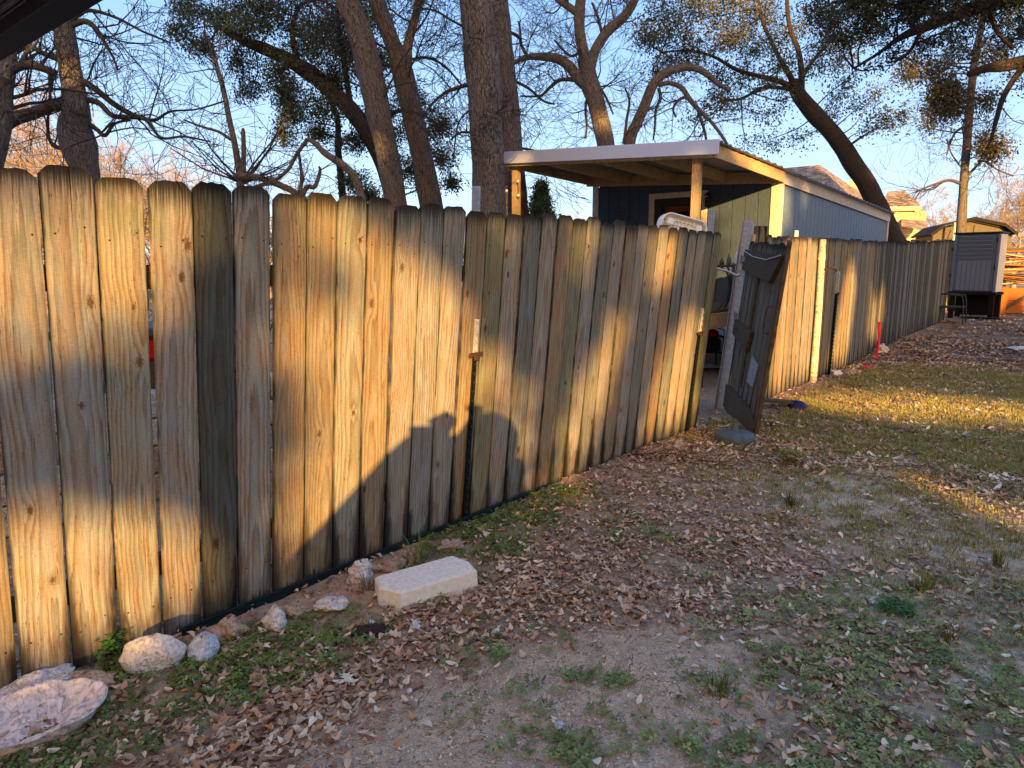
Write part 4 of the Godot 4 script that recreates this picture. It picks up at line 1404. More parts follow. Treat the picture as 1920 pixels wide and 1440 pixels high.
	var ax := Vector3(0.335, 0, -0.235).normalized()
	var az := Vector3(-ax.z, 0, ax.x)
	if az.z < 0.0: az = -az
	var up := Vector3.UP
	var lo := []
	var hi := []
	var mid := []
	for q in [Vector2(0.0, 0.0), Vector2(0.40, 0.0), Vector2(0.425, -0.10), Vector2(0.40, -0.215), Vector2(-0.02, -0.215), Vector2(-0.05, -0.11)]:
		var p: Vector3 = ax * q.x + az * q.y
		lo.append(p + up * -0.01)
		mid.append(p + up * 0.083 + (ax * 0.2 - az * 0.1 - p) * 0.012)
		hi.append(p + up * 0.095 + (ax * 0.2 - az * 0.1 - p) * 0.055)
	for k in 6:
		var k2 := (k + 1) % 6
		var outw: Vector3 = (lo[k] + lo[k2]) * 0.5 - (ax * 0.2 - az * 0.1)
		bm.face([lo[k], lo[k2], mid[k2], mid[k]], outw, [])
		bm.face([mid[k], mid[k2], hi[k2], hi[k]], outw + up * 0.2, [])
	bm.face(hi, up, [])
	single("wall_block", "cream coloured cut concrete block lying on the leaves before the fence", "block", bm.done(), M["block"], Transform3D(Basis(Vector3.UP, 0.02) * Basis(ax, -0.02), f0))
	single("bark_chunk", "dark ridged chunk of bark lying in the leaves below the block", "bark", rock_mesh(Vector3(0.065, 0.022, 0.045), 77, 0.9, 4), tri(mat(Color(0.62, 0.56, 0.54), 0.95, [M["bark"].albedo_texture, M["bark"].heightmap_texture], 1.5), 5.0), Transform3D(Basis(Vector3.UP, 0.3), grd(690, 1190) + Vector3(0, 0.012, 0)))
	# grass tufts and weeds that stand alone
	var tufts := [[1352, 1300, 0.085, "tuft of thin dark grass on the dirt in the foreground"], [1735, 1110, 0.11, "larger tuft of green grass among the leaves at right"], [1778, 1205, 0.07, "low tuft of brownish grass below the larger tuft"], [786, 1060, 0.17, "upright grass clump against the fence behind the block"], [1870, 1060, 0.10, "sparse upright grass tuft at the right edge"], [1480, 950, 0.11, "thin dark stalks on the bare patch beyond the leaves"], [690, 1110, 0.10, "dry grass tuft under the white stone"]]
	var s := 0
	for q in tufts:
		s += 1
		var gm := mat([Color(0.33, 0.38, 0.16), Color(0.40, 0.45, 0.18), Color(0.42, 0.36, 0.20), Color(0.34, 0.46, 0.16), Color(0.34, 0.38, 0.2), Color(0.28, 0.25, 0.16), Color(0.5, 0.44, 0.3)][s - 1], 0.7)
		gm.cull_mode = BaseMaterial3D.CULL_DISABLED
		single("grass_tuft", q[3], "grass tuft", blade_mesh(20 + s, 46, q[2], 0.045), gm, Transform3D(Basis(), grd(q[0], q[1])))
	var wp := grd(1482, 872)
	single("weed", "small round yellow green weed at the edge of the bare patch", "weed", clover_mesh(31, 60, 0.09, 0.03, 0.13), mat(Color(0.50, 0.50, 0.22), 0.7), Transform3D(Basis(), wp))
	single("weed", "leafy green weed growing against the fence beside the big cracked stone", "weed", clover_mesh(33, 50, 0.055, 0.02, 0.12), mat(Color(0.25, 0.40, 0.14), 0.7), Transform3D(Basis(), grd(212, 1243)))
	single("weed", "round green weed cushion among leaves at right", "weed", clover_mesh(34, 70, 0.07, 0.02, 0.05), mat(Color(0.22, 0.36, 0.15), 0.7), Transform3D(Basis(), grd(1682, 1152)))

# ------------------------------------------------------------------ the blue shed with its porch
const SC := Vector3(3.832, 0.0, -10.5)
const S1 := Vector3(-0.7771, 0.0, -0.6293)
const S2 := Vector3(0.6293, 0.0, -0.7771)

func sp(a: float, y: float, b: float) -> Vector3:
	return S1 * a + S2 * b + Vector3(0, y, 0)

func roof_y(a: float, b: float) -> float:
	return 2.83 + 0.055 * a - 0.03 * b

func build_shed() -> void:
	var r := RandomNumberGenerator.new()
	r.seed = 31
	var o := thing("garden_shed", "blue shed with a roofed porch on timber posts behind the fence", "shed", SC)
	var W := 3.13
	var L := 7.0
	var floor_y := 0.95
	# walls: backing, then each siding panel
	var fw := put(o, "front_wall", bar_mesh(sp(W * 0.5, floor_y, 0.04), sp(W * 0.5, 2.8, 0.04), W, 0.05, 0.0, S1), M["backing"])
	var n := 15
	for k in n:
		var a0 := 0.10 + (W - 0.2) / n * k
		var a1 := 0.10 + (W - 0.2) / n * (k + 1) - 0.008
		var am := (a0 + a1) * 0.5
		var top := roof_y(am, 0) - 0.14
		if am > 1.12 and am < 2.0:
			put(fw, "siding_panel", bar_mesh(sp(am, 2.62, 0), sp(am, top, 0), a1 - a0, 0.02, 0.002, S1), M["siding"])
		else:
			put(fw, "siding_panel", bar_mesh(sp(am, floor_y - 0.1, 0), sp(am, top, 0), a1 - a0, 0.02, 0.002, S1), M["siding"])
	var sw := put(o, "side_wall", bar_mesh(sp(0.04, 0.5, L * 0.5), sp(0.04, 2.50, L * 0.5), L, 0.05, 0.0, S2), M["backing"])
	n = 34
	for k in n:
		var b0 := 0.10 + (L - 0.1) / n * k
		var b1 := 0.10 + (L - 0.1) / n * (k + 1) - 0.010
		var bm := (b0 + b1) * 0.5
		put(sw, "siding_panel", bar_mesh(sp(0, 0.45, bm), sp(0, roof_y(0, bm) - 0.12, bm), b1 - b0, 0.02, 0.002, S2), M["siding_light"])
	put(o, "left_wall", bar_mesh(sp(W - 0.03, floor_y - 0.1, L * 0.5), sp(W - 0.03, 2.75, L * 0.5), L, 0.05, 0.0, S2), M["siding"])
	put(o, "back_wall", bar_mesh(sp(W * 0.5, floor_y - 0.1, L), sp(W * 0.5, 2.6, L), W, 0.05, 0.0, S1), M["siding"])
	# trims
	put(o, "corner_trim", bar_mesh(sp(0.045, 0.45, -0.018), sp(0.045, roof_y(0, 0) - 0.12, -0.018), 0.115, 0.022, 0.003, S1), M["timber_trim"])
	put(o, "corner_trim", bar_mesh(sp(-0.022, 0.45, 0.05), sp(-0.022, roof_y(0, 0) - 0.12, 0.05), 0.135, 0.022, 0.003, S2), M["timber_trim"])
	put(o, "corner_trim", bar_mesh(sp(W - 0.045, floor_y - 0.1, -0.018), sp(W - 0.045, roof_y(W, 0) - 0.14, -0.018), 0.115, 0.022, 0.003, S1), M["timber_trim"])
	put(o, "eave_trim", bar_mesh(sp(-0.036, roof_y(0, -0.02) - 0.09, -0.02), sp(-0.036, roof_y(0, L) - 0.09, L), 0.022, 0.17, 0.003, S1), M["timber_trim"])
	put(o, "end_trim", bar_mesh(sp(-0.02, 0.45, L - 0.05), sp(-0.02, roof_y(0, L) - 0.15, L - 0.05), 0.12, 0.02, 0.002, S2), M["timber_trim"])
	# door
	var door := put(o, "door", bar_mesh(sp(1.57, floor_y, 0.012), sp(1.57, 2.56, 0.012), 0.82, 0.03, 0.003, S1), M["door"])
	put(door, "pane", bar_mesh(sp(1.57, 1.65, -0.004), sp(1.57, 2.44, -0.004), 0.56, 0.012, 0.002, S1), M["glass"])
	put(door, "sign", bar_mesh(sp(1.57, 2.33, -0.014), sp(1.57, 2.42, -0.014), 0.42, 0.012, 0.002, S1), mat(Color(0.42, 0.22, 0.12), 0.7))
	for q in [1.12, 2.02]:
		put(o, "door_frame", bar_mesh(sp(q, floor_y, -0.012), sp(q, 2.625, -0.012), 0.09, 0.03, 0.003, S1), M["timber_trim"])
	put(o, "door_frame", bar_mesh(sp(1.07, 2.59, -0.014), sp(2.07, 2.59, -0.014), 0.085, 0.03, 0.003, Vector3.UP), M["timber_trim"])
	var lamp := put(o, "wall_lantern", box_mesh(Vector3(0.07, 0.15, 0.07), 0.01, Transform3D(Basis(), sp(1.05, 2.45, -0.07))), M["black"])
	put(lamp, "hood", lathe_mesh([Vector2(0.0, 0.05), Vector2(0.03, 0.03), Vector2(0.06, 0.0), Vector2(0.055, -0.005)], 12), M["black"], Transform3D(Basis(), sp(1.05, 2.55, -0.07)))
	# roof: ribbed sheet, fascia, rafters
	var roof := MB.new()
	var rows := []
	var uvs := []
	var nb := 220
	for j in nb + 1:
		var b := -2.40 + (L + 2.45) * j / nb
		var rib := 0.022 if j % 6 == 0 else 0.0
		rows.append([sp(-0.14, roof_y(-0.10, b) + rib, b), sp(W + 0.16, roof_y(W + 0.16, b) + rib, b)])
		uvs.append([Vector2.ZERO, Vector2.ZERO])
	roof.sheet(rows, uvs, Vector3.UP)
	rows = []
	uvs = []
	for j in nb + 1:
		var b := -2.40 + (L + 2.45) * j / nb
		var rib := 0.022 if j % 6 == 0 else 0.0
		rows.append([sp(-0.14, roof_y(-0.10, b) + rib - 0.006, b), sp(W + 0.16, roof_y(W + 0.16, b) + rib - 0.006, b)])
		uvs.append([Vector2.ZERO, Vector2.ZERO])
	roof.sheet(rows, uvs, Vector3.DOWN)
	put(o, "roof_sheet", roof.done(), M["roof_metal"])
	var mid_a := (W + 0.06) * 0.5
	put(o, "fascia", bar_mesh(sp(-0.13, roof_y(-0.13, -2.44) - 0.052, -2.465), sp(W + 0.14, roof_y(W + 0.14, -2.40) - 0.052, -2.415), 0.012, 0.165, 0.002, S2), M["white_metal"])
	for k in 3:
		put(o, "fascia_screw", rock_mesh(Vector3(0.009, 0.009, 0.009), 3, 0.0, 0), M["dark_steel"], Transform3D(Basis(), sp(0.45 + k * 1.1, roof_y(0.45 + k * 1.1, -2.44) - 0.10, -2.423)))
	for k in 5:
		var a: float = [-0.06, 0.78, 1.58, 2.38, 3.16][k]
		put(o, "rafter", bar_mesh(sp(a, roof_y(a, -2.38) - 0.092, -2.38), sp(a, roof_y(a, -0.03) - 0.092, -0.03), 0.042, 0.15, 0.003, S1), M["timber"])
	put(o, "header", bar_mesh(sp(-0.03, roof_y(0, -0.05) - 0.1, -0.06), sp(W + 0.1, roof_y(W, -0.05) - 0.1, -0.06), 0.05, 0.16, 0.003, S2), M["timber"])
	put(o, "porch_beam", bar_mesh(sp(-0.03, roof_y(0, -2.35) - 0.11, -2.35), sp(W + 0.1, roof_y(W, -2.35) - 0.11, -2.35), 0.04, 0.10, 0.003, S2), M["timber"])
	for a in [0.25, 3.07]:
		put(o, "porch_post", bar_mesh(sp(a, floor_y, -2.2), sp(a, roof_y(a, -2.2) - 0.05, -2.2), 0.095, 0.095, 0.004, S1), M["timber"])
	# deck
	for k in 16:
		var b := -2.30 + 0.15 * k
		put(o, "deck_board", bar_mesh(sp(-0.05, floor_y - 0.02, b), sp(W, floor_y - 0.02, b), 0.032, 0.14, 0.003, Vector3.UP), M["timber_old"])
	put(o, "deck_rim", bar_mesh(sp(-0.05, floor_y - 0.13, -2.37), sp(W, floor_y - 0.13, -2.37), 0.19, 0.04, 0.003, Vector3.UP), M["timber"])
	put(o, "deck_rim", bar_mesh(sp(-0.05, floor_y - 0.13, -2.37), sp(-0.05, floor_y - 0.13, -0.02), 0.19, 0.04, 0.003, Vector3.UP), M["timber"])
	for a in [0.05, 1.6, 3.05]:
		for b in [-2.35, 0.2, 3.5, 6.6]:
			put(o, "pier", bar_mesh(sp(a, -0.02, b), sp(a, floor_y - 0.2, b), 0.09, 0.09, 0.006, S1), M["timber_old"])
	# things on the porch
	var art := thing("wall_art", "round dark metal wall ornament of layered bars on the porch wall", "ornament", SC + sp(2.56, 2.38, -0.03))
	for k in 9:
		var y := -0.15 + 0.0375 * k
		var hw := sqrt(maxf(0.0, 0.165 * 0.165 - y * y * 0.85))
		put(art, "bar", bar_mesh(S1 * (hw + r.randf_range(-0.02, 0.02)) + Vector3(0, y, 0), S1 * -(hw + r.randf_range(-0.02, 0.02)) + Vector3(0, y, 0) - S2 * 0.02 * (k % 2), 0.024, 0.012, 0.003, Vector3.UP), M["gold_art"])
	var sl := thing("string_lights", "string of small clear bulbs hanging at the left porch post", "string lights", SC + sp(3.07, 2.83, -2.3))
	var wire := []
	var spots := [[Vector3(0, 0, 0)], [S1 * 0.16 + Vector3(0, -0.03, 0)], [S1 * 0.10 + Vector3(0, -0.22, 0)], [S1 * -0.11 + Vector3(0, -0.10, 0)], [S1 * -0.12 + Vector3(0, -0.30, 0)]]
	for q in spots: wire.append(q[0])
	put(sl, "wire", tube_mesh(wire, [0.004, 0.004, 0.004, 0.004, 0.004], 5), M["black"])
	for k in range(1, 5):
		var bb := put(sl, "bulb", lathe_mesh([Vector2(0.0, -0.045), Vector2(0.016, -0.035), Vector2(0.022, -0.02), Vector2(0.014, -0.002), Vector2(0.010, 0.0)], 12), M["bulb"], Transform3D(Basis(), spots[k][0] + Vector3(0, -0.015, 0)))
	# plastic seat tipped up behind the fence
	var ps := thing("plastic_seat", "white moulded plastic seat tipped up behind the fence, lattice underside showing", "plastic seat", at(1272, 430, 7.75) + Vector3(0, -0.16, 0))
	var outl := PackedVector2Array()
	var hw := 0.285
	var hh := 0.29
	for c in [[1, -1, 0.07], [1, 1, 0.08], [-1, 1, 0.13], [-1, -1, 0.07]]:
		for q in 7:
			var ang := 0.0
			if c[0] == 1 and c[1] == -1: ang = -PI / 2
			elif c[0] == 1: ang = 0.0
			elif c[1] == 1: ang = PI / 2
			else: ang = PI
			ang += PI / 2 * q / 6.0
			outl.append(Vector2(c[0] * (hw - c[2]) + cos(ang) * c[2], c[1] * (hh - c[2]) + sin(ang) * c[2]))
	var pb := Basis(Vector3(0, 1, 0), 0.35) * Basis(Vector3(0, 0, 1), -0.20) * Basis(Vector3(1, 0, 0), -0.12)
	put(ps, "shell", plate_mesh(outl, 0.012), M["plastic_white"], Transform3D(pb, Vector3.ZERO))
	var rim := MB.new()
	for i in outl.size():
		var a := outl[i]
		var b := outl[(i + 1) % outl.size()]
		rim.bar(Vector3(a.x, a.y, 0.035), Vector3(b.x, b.y, 0.035), 0.014, 0.085, 0.004, Vector3(b.y - a.y, a.x - b.x, 0).normalized())
	put(ps, "rim", rim.done(), M["plastic_white"], Transform3D(pb, Vector3.ZERO))
	for k in 11:
		put(ps, "rib", box_mesh(Vector3(0.008, hh * 1.8, 0.03), 0.002, Transform3D(Basis(Vector3(0, 0, 1), 0.0), Vector3(-0.24 + 0.048 * k, 0, 0.018))), M["plastic_white"], Transform3D(pb, Vector3.ZERO))
		put(ps, "rib", box_mesh(Vector3(hw * 1.8, 0.008, 0.026), 0.002, Transform3D(Basis(), Vector3(0, -0.24 + 0.048 * k, 0.017))), M["plastic_white"], Transform3D(pb, Vector3.ZERO))
	for sx in [-0.17, 0.19]:
		put(ps, "leg_socket", box_mesh(Vector3(0.075, 0.075, 0.075), 0.012, Transform3D(Basis(), Vector3(sx, 0.20, 0.045))), M["plastic_white"], Transform3D(pb, Vector3.ZERO))
	# bistro table with bottles
	var tb := thing("bistro_table", "small dark iron table with curved legs on the porch deck", "table", Vector3(2.72, 0.96, -8.86))
	put(tb, "tabletop", lathe_mesh([Vector2(0, 0.545), Vector2(0.25, 0.545), Vector2(0.26, 0.535), Vector2(0.26, 0.52), Vector2(0.245, 0.515), Vector2(0, 0.515)], 30), M["iron"])
	for k in 3:
		var an := TAU * k / 3.0 + 0.5
		var d := Vector3(cos(an), 0, sin(an))
		var q := spline([d * 0.20 + Vector3(0, 0.51, 0), d * 0.08 + Vector3(0, 0.42, 0), d * 0.05 + Vector3(0, 0.25, 0), d * 0.12 + Vector3(0, 0.1, 0), d * 0.23], [0.011, 0.011, 0.011, 0.011, 0.011], 5)
		var m := MB.new()
		m.tube(q[0], q[1], 8, true)
		put(tb, "leg", m.done(), M["iron"])
	put(tb, "shelf_ring", tube_mesh([Vector3(0.05, 0.24, 0.0), Vector3(-0.03, 0.24, 0.045), Vector3(-0.03, 0.24, -0.045), Vector3(0.05, 0.24, 0)], [0.008, 0.008, 0.008, 0.008], 6), M["iron"])
	var bo := [["green", Vector3(2.66, 1.506, -8.84), Color(0.25, 0.35, 0.28), 0.13, "green glass bottle on the iron table"], ["clear", Vector3(2.74, 1.506, -8.80), Color(0.70, 0.72, 0.74), 0.16, "taller clear bottle on the iron table"], ["brown", Vector3(2.58, 1.506, -8.86), Color(0.30, 0.20, 0.14), 0.08, "small dark jar on the iron table"]]
	for q in bo:
		var hgt: float = q[3]
		single("bottle", q[4], "bottle", lathe_mesh([Vector2(0.0, hgt), Vector2(0.010, hgt), Vector2(0.011, hgt * 0.75), Vector2(0.028, hgt * 0.55), Vector2(0.03, 0.01), Vector2(0.026, 0.0), Vector2(0, 0)], 14), mat(q[2], 0.15), Transform3D(Basis(), q[1]))
	# black cart under the porch edge
	var cg := grd(1322, 694)
	var ct := thing("black_cart", "black wire cart with a red lidded bin, seen through the gate opening", "cart", cg)
	for sx in [-0.2, 0.2]:
		for sz in [-0.18, 0.18]:
			put(ct, "leg", bar_mesh(Vector3(sx, 0, sz), Vector3(sx, 0.5, sz), 0.022, 0.022, 0.003), M["black"])
	for y in [0.05, 0.28, 0.5]:
		put(ct, "shelf", box_mesh(Vector3(0.42, 0.02, 0.38), 0.004, Transform3D(Basis(), Vector3(0, y, 0))), M["black"])
	put(ct, "bin", box_mesh(Vector3(0.34, 0.18, 0.3), 0.02, Transform3D(Basis(), Vector3(0, 0.385, 0))), M["black"])
	put(ct, "lid", rock_mesh(Vector3(0.17, 0.09, 0.16), 4, 0.1, 0), M["red"], Transform3D(Basis(), Vector3(0, 0.53, 0)))
	put(ct, "push_bar", tube_mesh([Vector3(-0.2, 0.5, 0.18), Vector3(-0.19, 0.60, 0.19), Vector3(0.0, 0.65, 0.19), Vector3(0.19, 0.60, 0.19), Vector3(0.2, 0.5, 0.18)], [0.011, 0.011, 0.011, 0.011, 0.011], 8), M["galvanised"])
	# things glimpsed through the gaps of the near fence
	var tote := thing("red_tote", "red plastic tote glimpsed through a gap between the near fence boards", "tote", Vector3(-2.6, 0, -4.6))
	put(tote, "tub", box_mesh(Vector3(0.6, 0.16, 0.5), 0.03, Transform3D(Basis(Vector3.UP, 0.5), Vector3(0, 0.96, 0))), M["red"])
	put(tote, "lid", box_mesh(Vector3(0.66, 0.06, 0.56), 0.02, Transform3D(Basis(Vector3.UP, 0.5), Vector3(0, 1.07, 0))), mat(Color(0.3, 0.32, 0.34), 0.5))
	put(tote, "stand", box_mesh(Vector3(0.6, 0.88, 0.5), 0.01, Transform3D(Basis(Vector3.UP, 0.5), Vector3(0, 0.44, 0))), M["timber_old"])
	var wall := thing("block_wall", "low grey block garden wall behind the near fence, seen through its gaps", "wall", Vector3(-3.0, 0, -3.6))
	for row in 4:
		for k in 9:
			var wd := 0.38
			put(wall, "block", box_mesh(Vector3(wd - 0.012, 0.17, 0.18), 0.012), M["rock_grey"] if (k + row) % 3 else M["rock_tan"], Transform3D(Basis(FD, Vector3.UP, FN), FD * (k * wd + (0.19 if row % 2 else 0.0)) + Vector3(0, 0.09 + 0.178 * row, 0)))

# ------------------------------------------------------------------ the far end of the yard
func build_far_end() -> void:
	var r := RandomNumberGenerator.new()
	r.seed = 8
	var c := Vector3(13.35, 0, -20.6)
	var face := Vector3(-0.76, 0, 0.65).normalized()
	var rt := Vector3(0.65, 0, 0.76).normalized()
	var bs := Basis(rt, Vector3.UP, face)
	var o := thing("storage_cabinet", "tall grey resin storage cabinet with louvred top on a dark stand", "cabinet", c)
	var lx := func(x: float, y: float, z: float) -> Transform3D: return Transform3D(bs, rt * x + Vector3(0, y, 0) + face * z)
	put(o, "body", box_mesh(Vector3(1.1, 1.62, 0.62), 0.01), M["cabinet"], lx.call(0, 1.58, 0))
	put(o, "side_panel", box_mesh(Vector3(0.012, 1.6, 0.6), 0.004), M["cabinet_cream"], lx.call(0.558, 1.58, 0))
	var dr := put(o, "door", box_mesh(Vector3(0.98, 1.56, 0.03), 0.006), M["cabinet"], lx.call(-0.01, 1.58, 0.325))
	for k in 6:
		put(dr, "louvre", box_mesh(Vector3(0.84, 0.10, 0.03), 0.004, Transform3D(Basis(Vector3(1, 0, 0), 0.42), Vector3(0, 0.70 - 0.115 * k, 0.028))), M["cabinet_door"])
	for k in 7:
		put(dr, "door_board", box_mesh(Vector3(0.112, 0.84, 0.02), 0.005, Transform3D(Basis(), Vector3(-0.36 + 0.12 * k, -0.35, 0.02))), M["cabinet_door"])
	for sx in [-0.53, 0.53]:
		put(o, "corner_post", box_mesh(Vector3(0.07, 1.62, 0.07), 0.012), M["cabinet_door"], lx.call(sx, 1.58, 0.30))
	put(o, "lid", box_mesh(Vector3(1.2, 0.05, 0.72), 0.012), M["black"], lx.call(0, 2.415, 0))
	put(o, "hinge", box_mesh(Vector3(0.03, 0.12, 0.02), 0.004), M["black"], lx.call(0.5, 2.2, 0.34))
	put(o, "hinge", box_mesh(Vector3(0.03, 0.12, 0.02), 0.004), M["black"], lx.call(0.5, 1.45, 0.34))
	var st := thing("cabinet_stand", "dark rough timber stand under the grey cabinet", "stand", c)
	put(st, "top", box_mesh(Vector3(1.2, 0.07, 0.75), 0.006), M["stand_wood"], lx.call(0, 0.73, 0))
	for sx in [-0.5, 0.5]:
		for sz in [-0.28, 0.28]:
			put(st, "leg", box_mesh(Vector3(0.12, 0.70, 0.12), 0.006), M["stand_wood"], lx.call(sx, 0.345, sz))
	put(st, "back_board", box_mesh(Vector3(1.1, 0.6, 0.03), 0.004), M["stand_wood"], lx.call(0, 0.38, -0.3))
	put(st, "plank", box_mesh(Vector3(0.9, 0.05, 0.25), 0.004), M["stand_wood"], lx.call(0.35, 0.06, 0.6))
	# patio chair
	var ch := thing("patio_chair", "black metal patio armchair in the shade before the grey cabinet", "chair", grd(1782, 606))
	var cb := Basis(Vector3.UP, 0.9).scaled(Vector3.ONE * 1.15)
	var cp := func(x: float, y: float, z: float) -> Vector3: return cb * Vector3(x, y, z)
	put(ch, "seat", box_mesh(Vector3(0.5, 0.035, 0.48), 0.012, Transform3D(cb, Vector3(0, 0.43, 0))), M["iron"])
	put(ch, "backrest", box_mesh(Vector3(0.44, 0.42, 0.02), 0.008, Transform3D(cb * Basis(Vector3(1, 0, 0), -0.28), cp.call(0, 0.69, -0.31))), M["iron"])
	var fr := spline([cp.call(-0.26, 0.42, -0.22), cp.call(-0.27, 0.75, -0.33), cp.call(-0.15, 0.95, -0.38), cp.call(0.15, 0.95, -0.38), cp.call(0.27, 0.75, -0.33), cp.call(0.26, 0.42, -0.22)], [0.016, 0.016, 0.016, 0.016, 0.016, 0.016], 4)
	var fm := MB.new()
	fm.tube(fr[0], fr[1], 8, true)
	put(ch, "back_frame", fm.done(), M["iron"])
	for sx in [-0.27, 0.27]:
		put(ch, "armrest", tube_mesh([cp.call(sx, 0.68, -0.3), cp.call(sx * 1.05, 0.66, 0.0), cp.call(sx * 1.05, 0.64, 0.2), cp.call(sx, 0.5, 0.24)], [0.018, 0.02, 0.02, 0.015], 8), M["iron"])
		put(ch, "leg", tube_mesh([cp.call(sx, 0.5, 0.24), cp.call(sx * 0.98, 0.2, 0.26), cp.call(sx * 1.0, 0.0, 0.27)], [0.015, 0.015, 0.015], 8), M["iron"])
		put(ch, "leg", tube_mesh([cp.call(sx, 0.43, -0.22), cp.call(sx * 1.0, 0.2, -0.26), cp.call(sx * 1.05, 0.0, -0.32)], [0.015, 0.015, 0.015], 8), M["iron"])
	# barn roofed shed
	var bo := Vector3(18.4, 0, -29.0)
	var bn := thing("barn_shed", "tan shed with a dark gambrel roof behind the back fence", "shed", bo)
	var prof := [Vector2(-1.5, 2.72), Vector2(-1.05, 3.08), Vector2(0.0, 3.34), Vector2(1.05, 3.08), Vector2(1.5, 2.72)]
	var wallp := PackedVector2Array([Vector2(-1.38, 0), Vector2(1.38, 0), Vector2(1.38, 2.72), Vector2(1.0, 3.03), Vector2(0, 3.28), Vector2(-1.0, 3.03), Vector2(-1.38, 2.72)])
	var bb := Basis(Vector3.UP, -0.30)
	put(bn, "wall", plate_mesh(wallp, 3.0), M["barn_wall"], Transform3D(bb, bb * Vector3(0, 0, -1.5)))
	for k in 4:
		var a := Vector3(prof[k].x, prof[k].y, 0)
		var b := Vector3(prof[k + 1].x, prof[k + 1].y, 0)
		var m := MB.new()
		var d := (b - a).normalized()
		m.box(Transform3D(Basis(d, Vector3(-d.y, d.x, 0), Vector3(0, 0, 1)), (a + b) * 0.5 + Vector3(0, 0.05, -1.45)), Vector3(a.distance_to(b) + 0.05, 0.07, 3.4), 0.008)
		put(bn, "roof", m.done(), M["barn_roof"], Transform3D(bb, Vector3.ZERO))
		put(bn, "rake_trim", bar_mesh(bb * (a + Vector3(0, -0.02, 0.26)), bb * (b + Vector3(0, -0.02, 0.26)), 0.02, 0.05, 0.002, bb * Vector3(0, 0, 1)), M["barn_roof"])
	put(bn, "gable_panel", plate_mesh(PackedVector2Array([Vector2(-0.85, 2.6), Vector2(-0.05, 2.6), Vector2(-0.05, 3.12), Vector2(-0.75, 2.95)]), 0.03), M["barn_wall"], Transform3D(bb, bb * Vector3(0, 0, 0.03)))
	put(bn, "gable_panel", plate_mesh(PackedVector2Array([Vector2(0.05, 2.6), Vector2(0.85, 2.6), Vector2(0.75, 2.95), Vector2(0.05, 3.12)]), 0.03), M["barn_wall"], Transform3D(bb, bb * Vector3(0, 0, 0.03)))
	put(bn, "vent_pipe", tube_mesh([Vector3(-0.9, 2.5, 0.3), Vector3(-0.9, 3.2, 0.3)], [0.04, 0.04], 10), M["pipe_white"])
	# timber bed and the lumber on it
	var bd := Vector3(15.35, 0, -22.4)
	var bx := thing("timber_bed", "orange timber box bed under the lumber pile at the right edge", "planter", bd)
	var ex := Vector3(0.97, 0, -0.22).normalized()
	for k in 3:
		put(bx, "post", bar_mesh(ex * (0.05 + 1.6 * k), ex * (0.05 + 1.6 * k) + Vector3(0, 0.86, 0), 0.22, 0.12, 0.006, ex), M["timber_orange"])
	for k in 4:
		put(bx, "side_board", bar_mesh(ex * 0.16 + Vector3(0, 0.12 + 0.20 * k, -0.05), ex * 3.4 + Vector3(0, 0.12 + 0.20 * k, -0.05), 0.19, 0.04, 0.004, Vector3.UP), M["timber_orange"])
	put(bx, "brace", bar_mesh(ex * 0.2 + Vector3(0, 0.2, 0.02), ex * 1.3 + Vector3(0, 0.75, 0.02), 0.09, 0.04, 0.004, Vector3(0, 1, 0)), M["timber_old"])
	for k in 18:
		var y := 0.92 + 0.058 * k
		var x0 := r.randf_range(-0.35, 0.35)
		var a := bd + ex * x0 + Vector3(0, y + r.randf_range(-0.04, 0.04), r.randf_range(-0.6, 0.25))
		var b := bd + ex * (x0 + r.randf_range(2.0, 3.2)) + Vector3(0, y + r.randf_range(-0.25, 0.3), r.randf_range(-0.9, 0.5))
		var m := bar_mesh(Vector3.ZERO, b - a, 0.10, 0.036, 0.003, Vector3(0, 0.2, 1).normalized())
		single("lumber_plank", "sawn plank lying in the loose lumber pile by the back fence", "plank", m, [M["timber"], M["timber_orange"], M["timber_old"], M["timber_orange"]][k % 4], Transform3D(Basis(), a), "planks of the lumber pile")
	# neighbour's house
	var D := 34.0
	var hp := func(px: float, py: float, d: float) -> Vector3: return at(px, py, d)
	var org := Vector3(15.0, 0, -36.0)
	var hs := thing("neighbour_house", "tan brick house with brown hip roofs beyond the blue shed", "house", org)
	var quad := func(called: String, q: Array, mt: Material, hint: Vector3, sc: float, parent: Node3D) -> MeshInstance3D:
		var m := MB.new()
		var uvq := []
		var e1: Vector3 = (q[1] - q[0]).normalized()
		var e2: Vector3 = e1.cross((q[2] - q[0]).normalized()).cross(e1).normalized()
		var loc := []
		for p in q:
			uvq.append(Vector2((p - q[0]).dot(e1), -(p - q[0]).dot(e2)) * sc)
			loc.append(p - org)
		m.face(loc, hint, uvq)
		return put(parent, called, m.done(), mt)
	# main block: ridge, front slope, hip slope
	var r0: Vector3 = hp.call(1440, 318, 40.0)
	var r1: Vector3 = hp.call(1537, 309, 38.0)
	var e0: Vector3 = hp.call(1380, 400, 34.0)
	var e1: Vector3 = hp.call(1590, 372, 33.0)
	var e2: Vector3 = hp.call(1668, 398, 40.0)
	quad.call("roof", [e0, e1, r1, r0], M["shingle"], Vector3(0, 1, 1), 0.35, hs)
	quad.call("roof", [e1, e2, r1], M["shingle"], Vector3(1, 1, 0.3), 0.35, hs)
	quad.call("wall", [Vector3(e0.x, 0, e0.z), Vector3(e1.x, 0, e1.z), e1, e0], M["house_brick"], Vector3(0, 0, 1), 0.6, hs)
	quad.call("wall", [Vector3(e1.x, 0, e1.z), Vector3(e2.x, 0, e2.z), e2, e1], M["house_brick"], Vector3(1, 0, 0.3), 0.6, hs)
